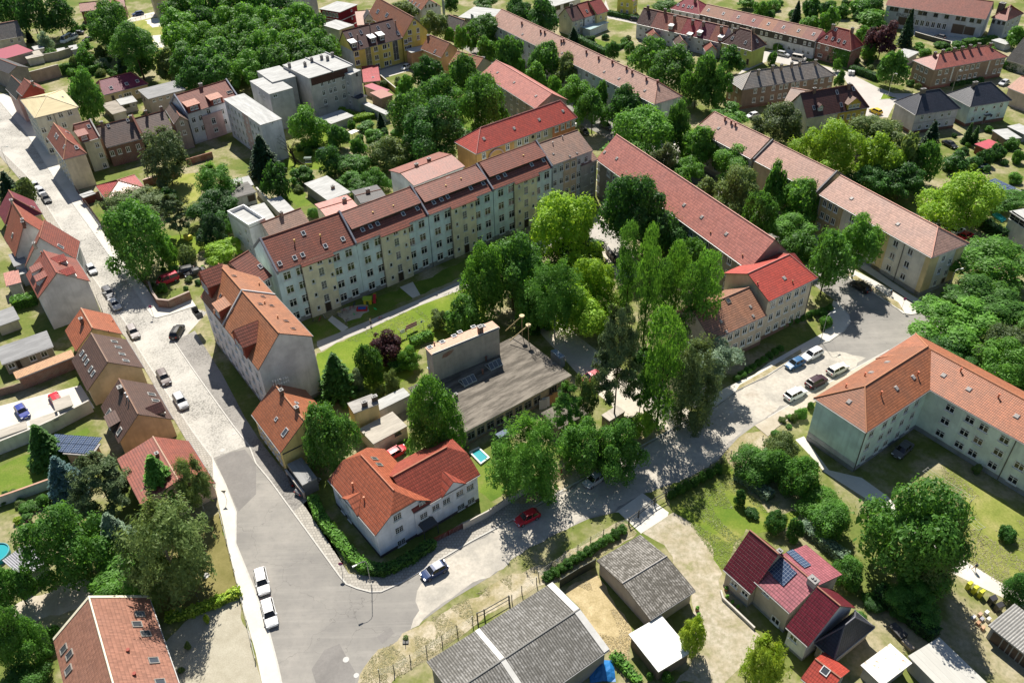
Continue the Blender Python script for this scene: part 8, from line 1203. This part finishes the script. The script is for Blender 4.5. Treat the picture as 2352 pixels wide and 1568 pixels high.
for i in range(2):x,y=1185+i*34,448+i*36;slab('wheelie_bin','%s of two big black bins by the garage row, from the top'%ORD[i+1],'bin','33',(x-24,y-6,x+8,y-20,x+24,y+4,x-6,y+18),0,1.3,plain((.03,.03,.035),.4),'black bins by the garages')
for i,(x,y,c)in enumerate([(1080,545,(.6,.6,.6)),(1115,530,(.45,.3,.2)),(1150,520,(.65,.63,.6)),(1105,575,(.4,.22,.12)),(1130,600,(.5,.3,.18)),(1160,555,(.62,.6,.55)),(1125,555,(.3,.3,.33))]):slab('junk_box','discarded box, %s in the heap before the garage row'%ORD[i+1],'box','33',(x-14,y,x,y-12,x+14,y,x,y+12),0,.4+.1*(i%3),plain(c),'discarded boxes before the garages')
slab('trailer','flat trailer parked beside the dark hedge','trailer','33',(632,590,668,574,735,640,700,662),.5,.75,plain((.06,.06,.06)),parts=DM);slab('wood_pile','stack of planks beside the rusty shed','wood pile','33',(700,670,722,662,775,712,752,722),0,.5,plain((.35,.3,.24)));slab('electrical_cabinet','left white electrical cabinet at the dark boxy hedge','cabinet','30',(737,645,762,642,770,655,745,660),0,1.3,plain((.6,.6,.6)));slab('electrical_cabinet','right white electrical cabinet at the dark boxy hedge','cabinet','30',(768,647,792,645,800,658,774,662),0,1.3,plain((.6,.6,.6)))
slab('garden_table','square white garden table on the lawn by the swing seat','table','10',(568,1362,620,1348,655,1375,600,1400),.7,.8,plain((.7,.7,.66)),parts=CN);slab('garden_table','cream awning roof in the allotments','awning','10',(830,1215,900,1190,950,1200,880,1232),2.0,2.1,plain((.7,.68,.6)),parts=CN);slab('sandbox','small yellow playhouse on the left lawn','playhouse','01',(1678,590,1705,576,1760,590,1722,612),0,1.1,plain((.6,.5,.05)),parts=CN)
g=G(q('10',485,1510));simple('swing_seat','dark green garden swing seat on the lawn','swing seat',g,[('canopy',plain((.03,.07,.05)),[('b',-1,1,-.6,.6,1.9,2.0)]),('seat',plain((.05,.09,.07)),[('b',-.9,.9,-.3,.3,.5,.65),('b',-.9,.9,.25,.35,.65,1.1)]),('frame',DM,[('t',[(s*1,t*.7,0),(s*1,0,1.95)],.03)for s in(-1,1)for t in(-1,1)])])
g=G(q('10',1105,1262));simple('parasol','white parasol in the allotments','parasol',g,[('pole',GM,[('t',[(0,0,0),(0,0,2.1)],.03)]),('canopy',plain((.7,.7,.72)),[('f',[(1.3*math.cos(a*.785),1.3*math.sin(a*.785),1.75),(1.3*math.cos(a*.785+.785),1.3*math.sin(a*.785+.785),1.75),(0,0,2.25)])for a in range(8)])])
PC=[(.55,.5,.03),(.5,.02,.03),(.03,.35,.08),(.02,.1,.4)]
g=G(q('11',1030,1215));simple('playhouse','yellow and green plastic playhouse by the long row','playhouse',g,[('body',plain(PC[0]),[('b',-.8,.8,-.6,.6,0,1.2)]),('roof',plain((.25,.4,.03)),[('h',[Vector((-.95,-.75,1.2)),Vector((.95,-.75,1.2)),Vector((.95,.75,1.2)),Vector((-.95,.75,1.2))],[Vector((-.9,-.05,1.75)),Vector((.9,-.05,1.75)),Vector((.9,.05,1.75)),Vector((-.9,.05,1.75))])]),('door',plain((.05,.12,.03)),[('b',-.3,.2,-.64,-.6,0,.9)])])
g=G(q('11',1092,1195));simple('slide','red plastic slide beside the yellow playhouse','slide',g,[('chute',plain(PC[1]),[('h',[Vector((-.3,-1,.05)),Vector((.3,-1,.05)),Vector((.3,.8,1.1)),Vector((-.3,.8,1.1))],[Vector((-.3,-1,.15)),Vector((.3,-1,.15)),Vector((.3,.8,1.2)),Vector((-.3,.8,1.2))])]),('ladder',plain(PC[0]),[('b',-.3,.3,.85,.95,0,1.3)])])
for i,(x,y,w_)in enumerate([(898,1315,14),(1018,1256,20),(1092,1266,26)]):slab('play_mat','%s bright green play mat from the left on the shaded ground'%ORD[i+1],'mat','11',(x-w_/2,y-12,x+w_/2,y-2,x+w_/2+5,y+12,x-w_/2+5,y+2),.03,.08,plain((.02,.55,.12)),'green play mats')
g=G(q('11',975,1275));simple('sandpit_boat','red and blue plastic sandpit boat','sandpit',g,[('hull',plain(PC[1]),[('b',-1.1,1.1,-.6,.6,0,.35)]),('tray',plain(PC[3]),[('b',-.8,.8,-.4,.4,.35,.42)])])
def bike(tile,x,y,ang,c,label,s=1.0,group='bicycles by the long row'):
 g=G(q(tile,x,y));k=[(.5*s,0,.33*s),(-.5*s,0,.33*s)];ring=lambda cx:[('t',[(cx+.31*s*math.cos(a*.5236),0,.33*s+.31*s*math.sin(a*.5236))for a in range(13)],.025,5)]
 return simple('bicycle',label,'bicycle',(g.x,g.y,.02),[('wheel',DM,ring(.5*s)),('wheel',DM,ring(-.5*s)),('frame',plain(c,.3),[('t',[(-.5*s,0,.33*s),(-.12*s,0,.33*s),(.33*s,0,.75*s),(-.22*s,0,.75*s),(-.5*s,0,.33*s)],.03,5),('t',[(-.12*s,0,.33*s),(-.25*s,0,.9*s)],.03,5),('t',[(.5*s,0,.33*s),(.3*s,0,.95*s)],.025,5)]),('saddle',DM,[('b',-.38*s,-.12*s,-.07,.07,.88*s,.95*s)]),('handlebar',DM,[('t',[(.3*s,-.25,.95*s),(.3*s,.25,.95*s)],.02,5)])],group,ang)
for i,(x,y,c)in enumerate([(540,1390,CG),(590,1378,CRD),(630,1358,CS),(745,1345,CG),(765,1318,PC[0]),(795,1300,CS),(820,1298,CRD),(880,1275,PC[1]),(905,1245,CB_),(990,1210,PC[3])]):bike('11',x,y,.4+i*.9,c,'%s bicycle from the left in the line along the foot of the long row'%ORD[i+1])
bike('11',1143,1362,.3,PC[1],'small red and blue bicycle lying on the courtyard path',.7,None);bike('11',840,1395,1.2,CG,'bicycle fallen on the shaded grass patch',1,None)
def washing(tile,a,b_,lab,cloth,h=1.9):
 A,B=G(q(tile,*a)),G(q(tile,*b_));rt=root('washing_line',lab,'washing line',A,'washing lines');u=(B-A);n=Vector((-u.y,u.x,0)).normalized()
 for P_ in(A,B):m=MB();m.tube([P_,P_+Vector((0,0,h))],.04,6);m.tube([P_-n*.8+Vector((0,0,h)),P_+n*.8+Vector((0,0,h))],.035,5);m.build('post',GM,rt)
 m=MB();[m.tube([A+n*d+Vector((0,0,h)),(A+B)/2+n*d+Vector((0,0,h-.12)),B+n*d+Vector((0,0,h))],.012,3)for d in(-.6,0,.6)];m.build('line',plain((.6,.6,.6)),rt)
 for t0,t1,d,c,dr in cloth:m=MB();p0,p1=A+u*t0+n*d,A+u*t1+n*d;m.hexa([p+Vector((0,0,h-.1-dr))+n*e for p,e in((p0,0),(p1,0),(p1,.03),(p0,.03))],[p+Vector((0,0,h-.08))+n*e for p,e in((p0,0),(p1,0),(p1,.03),(p0,.03))]);k=m.build('laundry',plain(c,.9),None,off=A);tag(k,'piece of laundry on the %s'%lab.split(',')[0],'laundry','laundry on the '+lab.split(',')[0])
washing('11',(1330,1540),(1540,1440),'courtyard washing line, towels and a pink cover hung out',[(.02,.2,0,(.75,.75,.75),.8),(.22,.28,0,(.3,.03,.05),.8),(.33,.80,.6,(.55,.22,.27),1.0),(.9,.97,0,(.05,.1,.3),.5)]);washing('32',(1415,1250),(1840,1530),'empty washing frame on the lawn, upper one',[]);washing('33',(1040,75),(1100,130),'empty washing frame on the lawn, lower one',[]);washing('21',(842,480),(868,545),'empty washing frame beside the sandy drive',[])
A,B=G(q('03',1690,470),2.5),G(q('03',1830,815),1.6);m=MB();pts=[A+(B-A)*t/12-Vector((0,0,.5*math.sin(t/12*3.14)))for t in range(13)];m.tube(pts,.015,3);rt=root('bunting','string of colourful pennants hanging over the dry lawn','bunting',A);m.build('string',GM,rt)
for i in range(24):t=(i+.5)/24;p=A+(B-A)*t-Vector((0,0,.5*math.sin(t*3.14)));d=(B-A).normalized()*.16;k=MB();k.face([p-d,p+d,p-Vector((.12,0,.5))]);k.build('pennant',plain(PC[i%4]),rt)
for i,(x,y,c)in enumerate([(285,610,(.45,.42,.38)),(310,590,(.62,.6,.55)),(345,570,(.45,.22,.08)),(385,545,(.55,.30,.10)),(425,520,(.6,.58,.5)),(470,500,(.3,.2,.14))]):g=G(q('22',x,y));simple('leaning_board','%s board from the left leaning against the hall wall'%ORD[i+1],'board',g,[('board',plain(c),[('h',[Vector((-.7,-.5,0)),Vector((.7,-.1,0)),Vector((.7,0,0)),Vector((-.7,-.4,0))],[Vector((-.7,.3,1.5)),Vector((.7,.7,1.5)),Vector((.7,.8,1.5)),Vector((-.7,.4,1.5))])])],'boards leaning on the hall')
g=G(q('23',820,1460));b=MB();rr=random.Random(3);R_=[[(g.x-1.6+i*.55,g.y-1.5+j*.5,max(.05,1.3-.35*((i-3)**2+(j-3)**2)**.5+rr.uniform(-.15,.15)))for i in range(7)]for j in range(7)];[b.face([R_[j][i],R_[j][i+1],R_[j+1][i+1],R_[j+1][i]])for i in range(6)for j in range(6)];mesh_obj('tarpaulin','crumpled bright blue tarpaulin beside the big barn','tarpaulin',b,plain((.02,.16,.42),.4),(g.x,g.y,0))
for i,(x,y)in enumerate([(1972,795),(2020,842),(2070,885),(1700,898),(1712,960),(1708,1030),(1965,715)]):g=G(q('23',x,y));rt=simple('flower_pot','%s terracotta pot in the two lines by the gravel court of the wine red house'%ORD[i+1],'flower pot',g,[('pot',plain((.4,.2,.12)),[('d',(0,0,.22),(0,0,1),.27,.44)]),('plant',leafm(*PAL['fresh'],.2),[('d',(0,0,.55),(.2,.1,1),.25,.25),('d',(.08,.05,.7),(.1,.4,1),.15,.2)])],'terracotta flower pots')
for i,(x,y)in enumerate([(2008,1060),(2078,1005),(2300,905),(1925,1125)]):g=G(q('22',x,y));mesh_obj('bollard','%s dark post from the right at the mouth of the footpath'%ORD[i+1],'bollard',(lambda b_:(b_.tube([g,g+Vector((0,0,1.1))],.06,6),b_)[1])(MB()),DM,g,'dark posts')
g=G(q('13',1375,1195));simple('post_stand','short post on a black base on the verge by the wire fence','post',g,[('base',DM,[('b',-.4,.4,-.25,.25,0,.18)]),('pole',DM,[('t',[(0,0,.15),(-.05,0,1.2)],.05)])])
for i,(tl,x,y,r)in enumerate([('13',827,1352,.42),('13',922,1497,.36),('02',2045,998,.4),('02',2150,845,.35),('22',2015,650,.35),('03',1893,580,.5)]):g=G(q(tl,x,y));b=MB();b.disc((g.x,g.y,.03),(0,0,1),r,.02,20);mesh_obj('manhole_cover',['pale round manhole cover in the asphalt near the bottom','grate at the bottom kerb corner','manhole cover at the end of the cobbles','drain cover by the right kerb of the cobbled street','manhole cover in the wide street by the parked cars','round cover in the worn lawn'][i],'manhole cover',b,plain((.42,.41,.39)),(g.x,g.y,.02))
for i,(pp)in enumerate([((90,1335),(-60,1470),3.2),((150,1420),(-20,1560),2.6)]):A,B=G(q('21',*pp[0]),4.6+pp[2]),G(q('21',*pp[1]),4.0);b=MB();b.tube([A,B],.09,6);b.disc(A,(0,0,1),.5,.3,12);b.tube([A,Vector((A.x,A.y,3.2))],.07,6);mesh_obj('extraction_pipe','%s yellow capped pipe at the back corner of the hall'%['upper','lower'][i],'pipe',b,plain((.55,.42,.22)),(A.x,A.y,3.2))
# ---------------- people ----------------
person('11',1057,1420,1110,1400,(.45,.40,.32),(.02,.02,.03),'person in light top and dark trousers on the courtyard path',hair=(.35,.25,.12));person('31',1124,1152,1180,1200,(.05,.12,.2),(.03,.04,.08),'person with blue backpack walking on the pavement by the pink row',bag=(.03,.2,.35));person('33',1078,303,1060,285,(.10,.35,.38),(.5,.4,.3),'person in turquoise top walking on the lower right path',bag=(.05,.05,.07))
